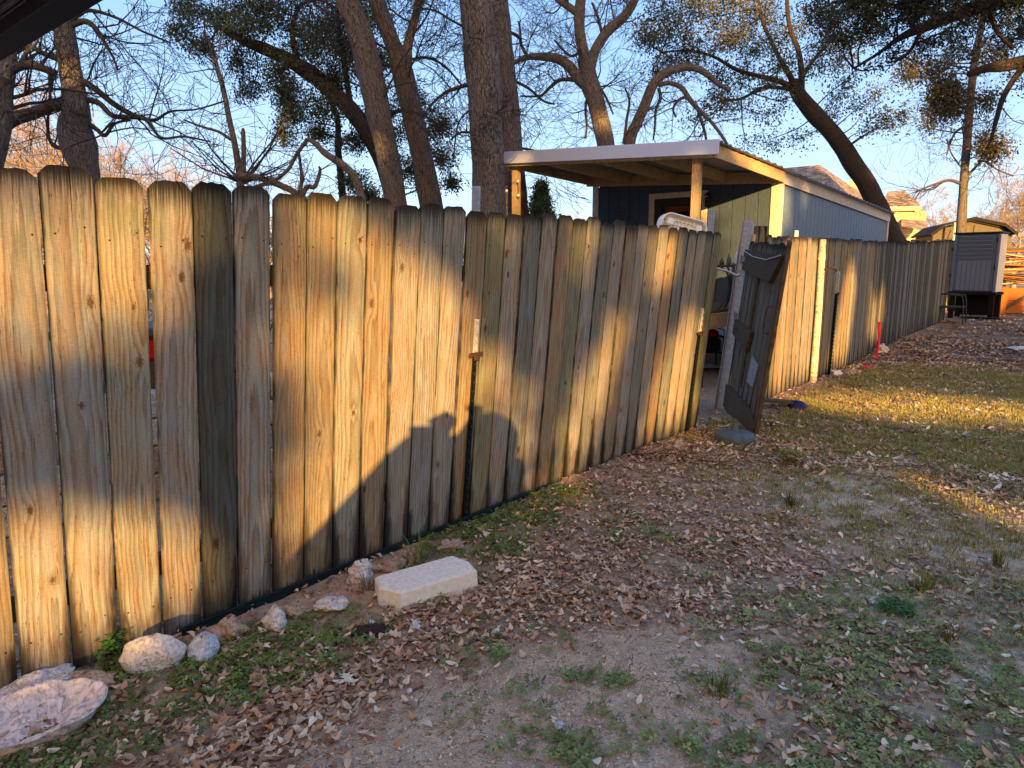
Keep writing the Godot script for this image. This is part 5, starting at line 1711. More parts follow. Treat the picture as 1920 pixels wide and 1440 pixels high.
	put(hs, "ridge_vent", bar_mesh(r0.lerp(r1, 0.55) - org + Vector3(0, -0.25, 0.2), r0.lerp(r1, 0.85) - org + Vector3(0, -0.25, 0.2), 0.3, 0.12, 0.01, Vector3(0, 0, 1)), M["barn_roof"])
	# gable behind
	var g0: Vector3 = hp.call(1598, 334, 44.0)
	var g1: Vector3 = hp.call(1560, 385, 43.0)
	var g2: Vector3 = hp.call(1668, 385, 45.0)
	var g3: Vector3 = hp.call(1640, 360, 50.0)
	quad.call("gable", [g1, g2, g0], M["house_brick"], Vector3(0, 0, 1), 0.6, hs)
	quad.call("roof", [g0, g2, g2 + Vector3(3, 0, -6), g0 + Vector3(3, 0, -6)], M["shingle"], Vector3(1, 1, 0), 0.35, hs)
	# wing
	var w0: Vector3 = hp.call(1654, 388, 38.0)
	var w1: Vector3 = hp.call(1727, 386, 38.5)
	var w2: Vector3 = w1 + Vector3(2.6, 0, -4.0)
	var t0: Vector3 = hp.call(1664, 359, 40.5)
	var t1: Vector3 = hp.call(1697, 357, 40.8)
	quad.call("roof", [w0, w1, t1, t0], M["shingle"], Vector3(0, 1, 1), 0.35, hs)
	quad.call("roof", [w1, w2, t1], M["shingle"], Vector3(1, 1, 0.3), 0.35, hs)
	var iw0: Vector3 = w0 + Vector3(0.15, -0.05, -0.25)
	var iw1: Vector3 = w1 + Vector3(-0.2, -0.05, -0.25)
	quad.call("wall", [Vector3(iw0.x, 0, iw0.z), Vector3(iw1.x, 0, iw1.z), iw1, iw0], M["house_brick"], Vector3(0, 0, 1), 0.6, hs)
	quad.call("wall", [Vector3(iw1.x, 0, iw1.z), Vector3(w2.x, 0, w2.z), w2, iw1], M["house_brick"], Vector3(1, 0, 0.3), 0.6, hs)
	put(hs, "eave_trim", bar_mesh(w0 - org + Vector3(0, -0.12, 0.02), w1 - org + Vector3(0, -0.12, 0.02), 0.05, 0.22, 0.01, Vector3(0, 0, 1)), M["house_trim"])
	put(hs, "eave_trim", bar_mesh(e0 - org + Vector3(0, -0.12, 0.02), e1 - org + Vector3(0, -0.12, 0.02), 0.05, 0.22, 0.01, Vector3(0, 0, 1)), M["house_trim"])
	# low lean-to roof in front of the wing
	var l0: Vector3 = hp.call(1690, 424, 36.5)
	var l1: Vector3 = hp.call(1745, 436, 36.5)
	var l2: Vector3 = hp.call(1735, 414, 38.6)
	var l3: Vector3 = hp.call(1690, 410, 38.6)
	quad.call("roof", [l0, l1, l2, l3], M["shingle"], Vector3(0, 1, 1), 0.35, hs)

# ------------------------------------------------------------------ the photographer's house: eave over the left corner
func build_own_house() -> void:
	var y := 2.5
	var a := grd(0, 118, y)
	var b := grd(200, 0, y)
	var dir := (b - a).normalized()
	var inn := Vector3(-dir.z, 0, dir.x)
	if inn.dot(-a) < 0.0 and inn.z < 0.0: inn = -inn
	if inn.z < 0.0: inn = -inn
	var end := b + dir * 0.45
	var start := a - dir * 6.0
	var org := (a + b) * 0.5
	org.y = 0.0
	var o := thing("own_house", "corner of the house overhead with grey soffit and dark fascia at upper left", "house", org)
	var mid := (start + end) * 0.5
	var l := start.distance_to(end)
	var bs := Basis(dir, Vector3.UP, dir.cross(Vector3.UP).normalized())
	var zs := signf(bs.z.dot(inn))
	put(o, "fascia", box_mesh(Vector3(l, 0.17, 0.13), 0.006), M["fascia_dark"], Transform3D(bs, mid - org + Vector3(0, 0.085, 0) + inn * 0.067))
	var so := put(o, "soffit", box_mesh(Vector3(l - 0.02, 0.02, 1.25), 0.002), M["soffit"], Transform3D(bs, mid - org + Vector3(0, 0.085, 0) + inn * 0.758))
	put(so, "edge_trim", box_mesh(Vector3(l - 0.05, 0.012, 0.025), 0.003, Transform3D(Basis(), Vector3(0, -0.016, -0.60 * zs))), M["soffit"])
	put(o, "fascia", box_mesh(Vector3(0.12, 0.17, 1.4), 0.006), M["fascia_dark"], Transform3D(bs, end - org + Vector3(0, 0.086, 0) + inn * 0.80 + dir * 0.062))
	# vent in the soffit
	var vp := grd(14, 16, y + 0.07) - org
	var vt := put(o, "soffit_vent", box_mesh(Vector3(0.42, 0.008, 0.18), 0.002), M["vent_dark"], Transform3D(bs, Vector3(vp.x, y + 0.072, vp.z) - Vector3(0, 0.004, 0)))
	for k in 8:
		put(vt, "slat", box_mesh(Vector3(0.40, 0.008, 0.010), 0.001, Transform3D(Basis(Vector3(1, 0, 0), 0.5), Vector3(0, -0.007, -0.075 + 0.0215 * k))), M["vent_slat"])
	put(o, "wall", box_mesh(Vector3(l - 0.6, 2.6, 0.15), 0.005), M["timber_trim"], Transform3D(bs, mid - org - dir * 0.9 + Vector3(0, 1.29, 0) + inn * 1.42))
	put(o, "wall", box_mesh(Vector3(0.15, 2.6, 5.0), 0.005), M["timber_trim"], Transform3D(bs, end - org - dir * 1.25 + Vector3(0, 1.292, 0) + inn * 3.9))
	put(o, "roof", box_mesh(Vector3(l, 0.06, 3.6), 0.005), M["shingle"], Transform3D(bs * Basis(Vector3(1, 0, 0), -0.42 * zs), mid - org + Vector3(0, 0.95, 0) + inn * 1.68))

# ------------------------------------------------------------------ trees
var bark_noise := FastNoiseLite.new()

func stem(m: MB, org: Vector3, d: float, list: Array, sides := 14, amp := 0.0, per := 6) -> Array:
	var p := []
	var r := []
	for q in list:
		var dd: float = d + (q[3] if q.size() > 3 else 0.0)
		p.append(at(q[0], q[1], dd) - org)
		r.append(maxf(0.004, q[2] * 0.5 * dd / FOCAL))
	var s := spline(p, r, per)
	m.tube(s[0], s[1], sides, true, 0.0, bark_noise if amp > 0.0 else null, amp)
	return s

func twig(m: MB, p: Vector3, dir: Vector3, len: float, r0: float, level: int, o: Dictionary, rr: RandomNumberGenerator, tips: Array) -> void:
	var n := clampi(int(len / 0.14), 4, 9)
	var pts := PackedVector3Array([p])
	var rad := PackedFloat32Array([r0])
	var d := dir.normalized()
	var step := len / n
	for i in n:
		d = (d + Vector3(rr.randfn(), rr.randfn(), rr.randfn()) * o.wander + Vector3(0, o.up, 0)).normalized()
		p += d * step
		pts.append(p)
		rad.append(maxf(o.thin, r0 * (1.0 - 0.75 * (i + 1.0) / n)))
	m.tube(pts, rad, 3 if r0 < 0.012 else (5 if r0 < 0.04 else 8))
	if level <= 0:
		tips.append(p)
		return
	var kids: int = o.kids + (rr.randi() % 3) - 1
	for k in kids:
		var t := rr.randf_range(0.22, 1.0)
		var j := clampi(int(t * n), 1, n)
		var fwd := (pts[j] - pts[j - 1]).normalized()
		var sidev := Vector3(rr.randfn(), rr.randfn(), rr.randfn())
		sidev = (sidev - fwd * sidev.dot(fwd)).normalized()
		twig(m, pts[j], fwd * rr.randf_range(0.35, 0.9) + sidev * 0.8, len * rr.randf_range(0.4, 0.72), rad[j] * rr.randf_range(0.5, 0.75), level - 1, o, rr, tips)

func bush(m: MB, s: Array, count: int, len: float, level: int, o: Dictionary, rr: RandomNumberGenerator, tips: Array, from := 0.15, r_most := 0.03) -> void:
	var p: PackedVector3Array = s[0]
	var r: PackedFloat32Array = s[1]
	for k in count:
		var t := rr.randf_range(from, 1.0)
		var j := clampi(int(t * (p.size() - 1)), 1, p.size() - 1)
		var fwd := (p[j] - p[j - 1]).normalized()
		var sidev := Vector3(rr.randfn(), rr.randfn() * 0.6 + 0.15, rr.randfn())
		sidev = (sidev - fwd * sidev.dot(fwd)).normalized()
		twig(m, p[j], sidev + fwd * rr.randf_range(0.1, 0.8), len * rr.randf_range(0.5, 1.25), minf(r[j] * 0.5, r_most), level, o, rr, tips)

func spray_mesh(sd: int, n: int, spread: float, len: float, wid: float) -> ArrayMesh:
	var r := RandomNumberGenerator.new()
	r.seed = sd
	var m := MB.new()
	for k in n:
		var c := Vector3(r.randfn(), r.randfn(), r.randfn()) * spread * 0.5
		var d := Vector3(r.randfn(), r.randfn() - 0.3, r.randfn()).normalized()
		var e := d.cross(Vector3(r.randfn(), r.randfn(), r.randfn())).normalized()
		var l := len * r.randf_range(0.7, 1.25)
		var q := [c, c + d * l * 0.5 + e * wid * 0.5, c + d * l, c + d * l * 0.5 - e * wid * 0.5]
		m.face(q, d.cross(e), [])
	return m.done()

func foliage(parent: Node3D, places: Array, mesh: Mesh, base: Color, rr: RandomNumberGenerator, smin := 0.7, smax := 1.3, called := "foliage") -> void:
	var xfs := []
	var cols := []
	for p in places:
		var s := rr.randf_range(smin, smax)
		xfs.append(Transform3D(Basis(Vector3(rr.randfn(), rr.randfn(), rr.randfn()).normalized(), rr.randf() * TAU).scaled(Vector3(s, s, s)), p))
		cols.append(vary(base, rr, 0.4))
	var o := scatter(parent, called, mesh, M["green_mix"], xfs, cols)
	o.set_meta("kind", "stuff")

# branchlets and leaf places round a clump centre
func clump(m: MB, org: Vector3, from: Vector3, c: Vector3, rad: float, leaves: int, rr: RandomNumberGenerator, places: Array, thick := 0.012) -> void:
	var o := {"wander": 0.22, "up": 0.03, "kids": 3, "thin": 0.0035}
	if from != Vector3.INF:
		var mid := (from + c) * 0.5 + Vector3(rr.randfn(), rr.randfn() * 0.5, rr.randfn()) * from.distance_to(c) * 0.10
		var s := spline([from, mid, c], [thick * 1.6, thick * 1.1, thick * 0.6], 5)
		m.tube(s[0], s[1], 5)
	var tips := []
	for k in 6:
		twig(m, c + Vector3(rr.randfn(), rr.randfn(), rr.randfn()) * rad * 0.2, Vector3(rr.randfn(), rr.randfn() * 0.7, rr.randfn()), rad * 0.8, thick * 0.6, 1, o, rr, tips)
	for k in leaves:
		var b: Vector3 = tips[rr.randi() % tips.size()] if rr.randf() < 0.6 else c
		var sc := rad * (0.18 if b != c else 0.42)
		places.append(b + Vector3(rr.randfn(), rr.randfn() * 0.75, rr.randfn()) * sc)

func nearest(stems: Array, c: Vector3) -> Vector3:
	var best := Vector3.INF
	var bd := 1e9
	for s in stems:
		for p in s[0]:
			var d: float = p.distance_to(c) + maxf(0.0, p.y - c.y) * 0.4
			if d < bd:
				bd = d
				best = p
	return best

func tree_node(label: String, cat: String, px: float, d: float, group := "") -> Node3D:
	var b := at(px, 500, d)
	return thing("oak_tree" if cat == "tree" else cat, label, "tree", Vector3(b.x, 0, b.z), group)

func build_trees() -> void:
	bark_noise = fnl(77, 0.12, 3)
	var rr := RandomNumberGenerator.new()
	rr.seed = 2024
	var bare := {"wander": 0.17, "up": 0.015, "kids": 4, "thin": 0.0038}
	var fine := {"wander": 0.20, "up": 0.03, "kids": 4, "thin": 0.0036}
	var o: Node3D
	var tips := []
	# --- leftmost limb
	o = thing("bare_tree", "bare limb at the far left edge, mostly behind the eave", "tree", at(-60, 500, 10.0) * Vector3(1, 0, 1))
	var m := MB.new()
	var ss := [stem(m, o.position, 10.0, [[-70, 760, 60], [-50, 500, 56], [-30, 330, 54], [-8, 240, 50], [4, 170, 34], [14, 120, 28], [20, 40, 22]], 14, 0.015)]
	put(o, "trunk", m.done(), M["bark"])
	m = MB.new()
	ss.append(stem(m, o.position, 10.0, [[0, 150, 22], [26, 128, 18], [60, 122, 15], [105, 138, 11]], 8))
	bush(m, ss[1], 4, 1.0, 2, bare, rr, tips)
	bush(m, ss[0], 7, 1.3, 2, bare, rr, tips, 0.5)
	put(o, "branches", m.done(), M["bark_limb"])
	# --- left bare trunk
	o = thing("bare_tree", "thick bare trunk at left with wavy outline and low spreading limbs", "tree", at(160, 500, 11.0) * Vector3(1, 0, 1))
	m = MB.new()
	ss = [stem(m, o.position, 11.0, [[170, 700, 60], [166, 480, 56], [160, 345, 50], [157, 310, 50], [148, 275, 62], [140, 245, 58], [143, 205, 44], [136, 160, 38], [127, 100, 36], [120, 50, 33], [112, -60, 30], [104, -220, 24]], 22, 0.02)]
	put(o, "trunk", m.done(), M["bark"])
	m = MB.new()
	ss.append(stem(m, o.position, 11.0, [[138, 192, 20], [95, 200, 19], [60, 213, 22], [28, 222, 26], [0, 236, 28], [-40, 250, 30]], 10, 0.006))
	ss.append(stem(m, o.position, 11.0, [[155, 152, 12], [180, 168, 11], [215, 196, 10], [250, 216, 9], [275, 225, 8], [302, 258, 5, -0.2], [345, 256, 4, -0.3], [395, 266, 3, -0.5]], 8))
	ss.append(stem(m, o.position, 11.0, [[156, 186, 11], [185, 193, 10], [212, 217, 9], [255, 220, 8], [290, 225, 6, 0.3], [320, 209, 4, 0.4], [368, 205, 3, 0.6], [420, 190, 3, 0.8]], 8))
	ss.append(stem(m, o.position, 11.0, [[166, 232, 10], [182, 243, 8], [197, 254, 7], [215, 232, 5, 0.3], [245, 225, 4, 0.5]], 7))
	ss.append(stem(m, o.position, 11.0, [[132, 48, 12], [160, 40, 10], [178, 52, 9], [195, 78, 6], [212, 108, 4], [222, 132, 3]], 7))
	ss.append(stem(m, o.position, 11.0, [[132, 40, 9], [165, 20, 7], [215, 32, 5], [270, 60, 4], [320, 80, 3]], 7))
	ss.append(stem(m, o.position, 11.0, [[130, 275, 9], [105, 276, 8], [92, 258, 6], [90, 230, 5], [92, 190, 4], [100, 150, 3]], 7))
	ss.append(stem(m, o.position, 11.0, [[108, 110, 12], [80, 100, 9], [55, 88, 7], [30, 100, 5]], 7))
	for k in range(1, ss.size()): bush(m, ss[k], 6, 1.15, 2, bare, rr, tips, 0.2, 0.014)
	bush(m, ss[0], 6, 1.6, 3, bare, rr, tips, 0.6, 0.02)
	put(o, "branches", m.done(), M["bark_limb"])
	# --- thin pale snag
	o = thing("bare_tree", "thin pale sunlit snag with a broken stub left of the evergreen", "tree", at(452, 500, 13.0) * Vector3(1, 0, 1))
	m = MB.new()
	ss = [stem(m, o.position, 13.0, [[452, 620, 20], [452, 420, 17], [450, 335, 14], [440, 270, 11], [430, 225, 10], [418, 165, 9], [408, 130, 8], [398, 95, 7], [382, 60, 5]], 10, 0.006),
		stem(m, o.position, 13.0, [[455, 340, 11], [457, 290, 9], [456, 248, 8], [455, 240, 2]], 8),
		stem(m, o.position, 13.0, [[433, 262, 6], [410, 247, 5], [380, 238, 4], [345, 225, 3]], 6)]
	put(o, "trunk", m.done(), M["bark_pale"])
	m = MB.new()
	for k in 9:
		var a := at(452 + rr.randf_range(-6, 6), 345, 13.0) - o.position
		var b := at(452 + rr.randf_range(-120, 170), rr.randf_range(150, 300), 13.0 + rr.randf_range(-1, 1)) - o.position
		twig(m, a, b - a, a.distance_to(b), 0.022, 2, {"wander": 0.09, "up": 0.01, "kids": 4, "thin": 0.0042}, rr, tips)
	bush(m, ss[0], 10, 0.9, 2, fine, rr, tips, 0.45, 0.012)
	put(o, "branches", m.done(), M["bark_limb"])
	# --- fallen looking limbs
	o = thing("bare_tree", "low arching grey limbs just over the fence beneath the evergreen", "tree", at(680, 500, 12.5) * Vector3(1, 0, 1))
	m = MB.new()
	ss = [stem(m, o.position, 12.5, [[700, 480, 18], [672, 350, 15], [645, 312, 14], [610, 288, 12], [592, 270, 9], [577, 260, 7]], 9, 0.004),
		stem(m, o.position, 12.5, [[577, 260, 7], [556, 290, 7], [540, 318, 7], [515, 338, 7], [480, 350, 7]], 8),
		stem(m, o.position, 12.5, [[560, 470, 12], [561, 375, 8], [566, 335, 7], [562, 300, 5], [560, 280, 4]], 7),
		stem(m, o.position, 12.5, [[540, 470, 12], [570, 360, 9], [590, 350, 8], [600, 322, 6], [598, 312, 4]], 7),
		stem(m, o.position, 12.5, [[440, 330, 12], [480, 332, 12], [520, 345, 12], [560, 365, 12], [600, 400, 12]], 7)]
	put(o, "trunk", m.done(), M["bark_pale"])
	m = MB.new()
	for s in ss: bush(m, s, 4, 0.7, 2, fine, rr, tips, 0.2, 0.01)
	put(o, "branches", m.done(), M["bark_limb"])
	# --- leaning evergreen
	o = thing("evergreen_oak", "dark leaning evergreen with dense small leaves left of the twin trunks", "tree", at(742, 500, 13.5) * Vector3(1, 0, 1))
	m = MB.new()
	ss = [stem(m, o.position, 13.5, [[760, 640, 34], [745, 440, 32], [735, 375, 28], [722, 318, 28], [700, 268, 30], [668, 218, 30], [628, 178, 28], [585, 140, 28], [540, 112, 25], [495, 92, 21], [455, 75, 15], [410, 50, 8]], 12, 0.02),
		stem(m, o.position, 13.5, [[660, 212, 12], [650, 150, 10], [640, 90, 9], [632, 20, 8]], 8),
		stem(m, o.position, 13.5, [[560, 122, 12], [548, 60, 10], [560, 10, 8]], 8),
		stem(m, o.position, 13.5, [[690, 250, 10], [740, 210, 8], [790, 215, 6, 0.3]], 7),
		stem(m, o.position, 14.2, [[650, 470, 16], [640, 340, 13], [634, 280, 12], [632, 220, 10], [610, 170, 8]], 8)]
	put(o, "trunk", m.done(), M["bark_dark"])
	m = MB.new()
	var pl := []
	var cl := [[560, 60, 42], [600, 40, 42], [640, 60, 46], [705, 40, 40], [500, 40, 42], [460, 30, 40], [640, 120, 44], [690, 160, 42], [700, 100, 42], [560, 190, 34], [545, 225, 30], [530, 160, 38], [600, 205, 32], [655, 262, 30], [705, 215, 40], [770, 320, 34], [785, 250, 36], [760, 180, 34], [822, 240, 30], [835, 300, 26], [455, 120, 34], [470, 170, 28], [430, 60, 40], [520, 10, 44], [590, -10, 46], [660, 5, 44], [380, 90, 26], [410, 30, 36], [350, 20, 40], [520, 130, 34], [660, 340, 26], [690, 365, 24], [800, 350, 22], [620, 150, 36], [845, 345, 14], [580, 95, 44], [670, 100, 36], [735, 260, 30], [340, 60, 26], [600, 245, 22], [530, 255, 20]]
	for q in cl:
		var c := at(q[0], q[1], 13.5 + rr.randf_range(-0.9, 1.1)) - o.position
		var rad: float = q[2] * 13.5 / FOCAL
		clump(m, o.position, nearest(ss, c), c, rad, int(285 * rad / 0.4), rr, pl)
	put(o, "branches", m.done(), M["bark_limb"])
	foliage(o, pl, spray_mesh(1, 6, 0.13, 0.055, 0.024), Color(0.055, 0.07, 0.03), rr)
	# --- twin trunks
	o = thing("bare_tree", "left one of two tall parallel grey trunks, leaning left", "tree", at(740, 500, 10.0) * Vector3(1, 0, 1))
	m = MB.new()
	ss = [stem(m, o.position, 10.0, [[766, 720, 46], [752, 470, 44], [741, 375, 40], [730, 310, 42], [718, 250, 41], [705, 190, 43], [693, 130, 45], [678, 75, 44], [662, 30, 42], [645, -20, 40], [610, -160, 34], [580, -300, 24]], 22, 0.018)]
	put(o, "trunk", m.done(), M["bark_brown"])
	m = MB.new()
	bush(m, ss[0], 6, 1.6, 3, bare, rr, tips, 0.45, 0.02)
	put(o, "branches", m.done(), M["bark_limb"])
	o = thing("bare_tree", "right one of two tall parallel grey trunks, forked near the top", "tree", at(812, 500, 10.4) * Vector3(1, 0, 1))
	m = MB.new()
	ss = [stem(m, o.position, 10.4, [[842, 720, 48], [822, 470, 45], [808, 385, 42], [797, 325, 40], [786, 270, 38], [772, 210, 37], [762, 165, 38], [752, 128, 38], [738, 85, 30], [722, 45, 28], [702, -5, 26], [670, -90, 20]], 22, 0.018),
		stem(m, o.position, 10.4, [[756, 150, 24], [762, 115, 20], [764, 88, 17], [772, 55, 16], [780, 28, 15], [786, -5, 13], [800, -80, 10]], 12, 0.006)]
	put(o, "trunk", m.done(), M["bark_brown"])
	m = MB.new()
	bush(m, ss[0], 6, 1.4, 3, bare, rr, tips, 0.4, 0.018)
	bush(m, ss[1], 7, 1.4, 3, bare, rr, tips, 0.3, 0.016)
	var s2 := stem(m, o.position, 10.4, [[770, 112, 5], [800, 108, 5], [835, 125, 4], [870, 165, 3]], 6)
	bush(m, s2, 6, 0.9, 2, fine, rr, tips, 0.2, 0.01)
	put(o, "branches", m.done(), M["bark_limb"])
	# --- thick trunk beside the porch
	o = thing("bare_tree", "thickest dark furrowed trunk standing just left of the porch roof", "tree", at(917, 500, 9.6) * Vector3(1, 0, 1))
	m = MB.new()
	ss = [stem(m, o.position, 9.6, [[922, 700, 80], [918, 470, 66], [916, 390, 62], [915, 320, 60], [912, 250, 60], [908, 180, 60], [903, 110, 60], [898, 50, 59], [893, -10, 58], [885, -150, 52], [880, -300, 42]], 40, 0.028, 10)]
	put(o, "trunk", m.done(), M["bark"])
	m = MB.new()
	s2 = stem(m, o.position, 9.6, [[888, 156, 8], [860, 164, 7], [835, 174, 6], [810, 195, 4], [790, 222, 3]], 6)
	bush(m, s2, 7, 0.9, 2, fine, rr, tips, 0.15, 0.012)
	for q in [[[890, 250, 4], [865, 248, 4], [845, 262, 3]], [[888, 60, 5], [850, 40, 4], [815, 20, 4], [780, 15, 3]], [[890, 200, 4], [860, 230, 3], [850, 300, 3]]]:
		s2 = stem(m, o.position, 9.6, q, 5)
		bush(m, s2, 6, 0.8, 2, fine, rr, tips, 0.1, 0.01)
	bush(m, ss[0], 5, 1.4, 3, bare, rr, tips, 0.35, 0.015)
	put(o, "branches", m.done(), M["bark_limb"])
	o = thing("bare_tree", "smoother brown trunk overlapping the thickest trunk's right side", "tree", at(958, 500, 11.6) * Vector3(1, 0, 1))
	m = MB.new()
	ss = [stem(m, o.position, 11.6, [[972, 650, 64], [966, 460, 58], [962, 380, 54], [957, 310, 50], [952, 250, 49], [946, 180, 48], [940, 120, 47], [934, 50, 46], [926, -20, 45], [912, -180, 36]], 22, 0.016)]
	put(o, "trunk", m.done(), M["bark_brown"])
	m = MB.new()
	for q in [[[978, 278, 5], [1000, 282, 4], [1022, 288, 3], [1040, 300, 3]], [[960, 150, 6], [990, 165, 5], [1020, 190, 4], [1040, 195, 3]], [[955, 60, 6], [975, 70, 4], [978, 90, 3]]]:
		s2 = stem(m, o.position, 11.6, q, 6)
		bush(m, s2, 6, 1.0, 2, fine, rr, tips, 0.2, 0.01)
	bush(m, ss[0], 6, 1.5, 3, bare, rr, tips, 0.4, 0.015)
	put(o, "branches", m.done(), M["bark_limb"])
	# --- forked tree behind the porch
	o = thing("bare_tree", "bare grey tree behind the porch forking into a Y above the roof", "tree", at(1150, 500, 15.0) * Vector3(1, 0, 1))
	m = MB.new()
	ss = [stem(m, o.position, 15.0, [[1158, 620, 40], [1150, 400, 36], [1137, 280, 32], [1126, 225, 31], [1117, 190, 31], [1107, 160, 34], [1100, 128, 30], [1094, 100, 20], [1087, 60, 18], [1086, 25, 19], [1090, -15, 16], [1095, -90, 12]], 16, 0.014),
		stem(m, o.position, 15.0, [[1104, 135, 22], [1112, 105, 18], [1124, 80, 18], [1142, 55, 18], [1165, 36, 17], [1182, 15, 15], [1195, -15, 13], [1215, -80, 9]], 12, 0.008),
		stem(m, o.position, 15.0, [[1108, 168, 20], [1085, 148, 20], [1068, 125, 19], [1045, 110, 17], [1015, 106, 14], [985, 108, 9], [960, 120, 7], [945, 125, 5]], 12, 0.008),
		stem(m, o.position, 15.0, [[1086, 28, 13], [1068, 14, 13], [1048, 0, 12], [1030, -20, 10]], 10, 0.005)]
	put(o, "trunk", m.done(), M["bark_brown"])
	m = MB.new()
	for q in [[[1080, 150, 8], [1050, 150, 7], [1030, 165, 6], [1012, 180, 4], [975, 180, 3]], [[990, 108, 7], [978, 85, 5], [975, 55, 4], [972, 40, 3]], [[1095, 90, 6], [1070, 105, 5], [1040, 75, 3]], [[1130, 70, 6], [1122, 35, 5], [1110, 5, 4]], [[1115, 150, 5], [1135, 180, 4], [1150, 215, 3]], [[1105, 170, 6], [1098, 200, 5], [1100, 235, 4], [1098, 260, 3]]]:
		s2 = stem(m, o.position, 15.0, q, 6)
		bush(m, s2, 6, 1.2, 2, fine, rr, tips, 0.15, 0.014)
	for s in ss: bush(m, s, 6, 1.5, 3, bare, rr, tips, 0.35, 0.018)
	put(o, "branches", m.done(), M["bark_limb"])
	o = thing("bare_tree", "bare grey tree behind the porch roof bending over to the right", "tree", at(1172, 500, 15.6) * Vector3(1, 0, 1))
	m = MB.new()
	ss = [stem(m, o.position, 15.6, [[1160, 620, 26], [1168, 400, 24], [1180, 270, 20], [1195, 230, 19], [1212, 190, 18], [1224, 160, 17], [1242, 140, 16], [1265, 130, 14], [1295, 126, 13], [1322, 136, 11], [1345, 156, 9], [1370, 170, 6]], 14, 0.008),
		stem(m, o.position, 15.6, [[1235, 160, 8], [1255, 156, 8], [1278, 165, 9], [1292, 185, 9], [1312, 208, 8], [1330, 225, 6], [1350, 250, 6], [1368, 278, 5]], 9, 0.004)]
	put(o, "trunk", m.done(), M["bark_brown"])
	m = MB.new()
	for q in [[[1235, 165, 6], [1238, 185, 6], [1230, 205, 5], [1228, 235, 4], [1225, 262, 3]], [[1290, 180, 6], [1272, 188, 5], [1262, 205, 4], [1268, 220, 3]], [[1170, 270, 6], [1175, 225, 5], [1180, 190, 4], [1172, 165, 3]], [[1310, 210, 6], [1322, 250, 5], [1325, 275, 4]]]:
		s2 = stem(m, o.position, 15.6, q, 6)
		bush(m, s2, 5, 1.0, 2, fine, rr, tips, 0.15, 0.014)
	for s in ss: bush(m, s, 4, 1.2, 2, bare, rr, tips, 0.3, 0.015)
	put(o, "branches", m.done(), M["bark_limb"])
	# --- leaning leafy oak
	o = thing("oak_tree", "leafy oak with a strongly leaning trunk behind the blue shed", "tree", at(1690, 500, 17.6) * Vector3(1, 0, 1))
	m = MB.new()
	ss = [stem(m, o.position, 17.6, [[1700, 640, 42], [1690, 490, 38], [1670, 440, 35], [1645, 385, 34], [1622, 340, 32], [1598, 305, 33], [1580, 275, 31], [1552, 240, 29], [1525, 212, 29], [1505, 188, 27], [1492, 168, 24], [1486, 150, 17]], 18, 0.016),
		stem(m, o.position, 17.6, [[1500, 180, 16], [1503, 140, 11], [1497, 95, 9], [1482, 55, 8], [1476, 10, 7], [1478, -40, 6]], 9),
		stem(m, o.position, 17.6, [[1492, 168, 12], [1480, 140, 10], [1462, 110, 8], [1445, 75, 7], [1430, 40, 6], [1420, -10, 5]], 9),
		stem(m, o.position, 17.6, [[1488, 165, 12], [1460, 152, 10], [1420, 142, 8], [1380, 130, 7], [1335, 105, 5], [1290, 95, 4], [1240, 98, 3]], 8),
		stem(m, o.position, 17.6, [[1490, 170, 9], [1465, 165, 7], [1430, 165, 6], [1390, 185, 5], [1350, 190, 4]], 7),
		stem(m, o.position, 17.6, [[1496, 158, 9], [1520, 120, 7], [1545, 90, 6], [1575, 60, 5]], 7)]
	put(o, "trunk", m.done(), M["bark_dark"])
	m = MB.new()
	pl = []
	cl = [[1240, 30, 34, 1.0], [1235, 75, 32, 1], [1250, 115, 28, 0.9], [1290, 60, 36, 1], [1300, 105, 30, 1], [1345, 30, 36, 1], [1350, 75, 34, 1], [1395, 50, 38, 1], [1440, 25, 34, 1], [1420, 95, 32, 0.9], [1345, 140, 26, 0.8], [1390, 150, 24, 0.7], [1440, 150, 22, 0.6], [1350, 180, 24, 0.6], [1385, 205, 24, 0.5], [1430, 215, 24, 0.4], [1330, 205, 20, 0.5], [1470, 190, 20, 0.5], [1440, 262, 26, 0.35], [1500, 255, 26, 0.35], [1400, 270, 22, 0.3], [1550, 80, 30, 0.8], [1575, 110, 26, 0.8], [1600, 70, 30, 0.7], [1530, 125, 24, 0.7], [1475, 115, 26, 0.8], [1515, 40, 30, 0.5], [1575, 170, 22, 0.4], [1615, 195, 24, 0.5], [1655, 230, 26, 0.6], [1690, 220, 22, 0.5], [1620, 245, 18, 0.3], [1590, 150, 20, 0.4], [1560, 215, 16, 0.4], [1210, 60, 24, 0.6], [1225, 140, 18, 0.6], [1470, 70, 30, 0.8], [1380, 5, 36, 1], [1300, 5, 34, 1], [1300, 225, 18, 0.3], [1640, 175, 20, 0.4]]
	for q in cl:
		var c := at(q[0], q[1], 17.6 + rr.randf_range(-1.4, 1.4)) - o.position
		var rad: float = q[2] * 17.6 / FOCAL
		clump(m, o.position, nearest(ss, c), c, rad, int(190 * q[3] * rad / 0.4), rr, pl, 0.012)
	for k in range(1, ss.size()): bush(m, ss[k], 4, 0.9, 2, fine, rr, tips, 0.2, 0.012)
	put(o, "branches", m.done(), M["bark_limb"])
	foliage(o, pl, spray_mesh(2, 5, 0.17, 0.075, 0.034), Color(0.075, 0.075, 0.032), rr)
	# --- right slender tree with mistletoe
	o = thing("slender_tree", "slender upright tree with dark leaf clumps standing by the cabinet", "tree", at(1803, 500, 23.5) * Vector3(1, 0, 1))
	m = MB.new()
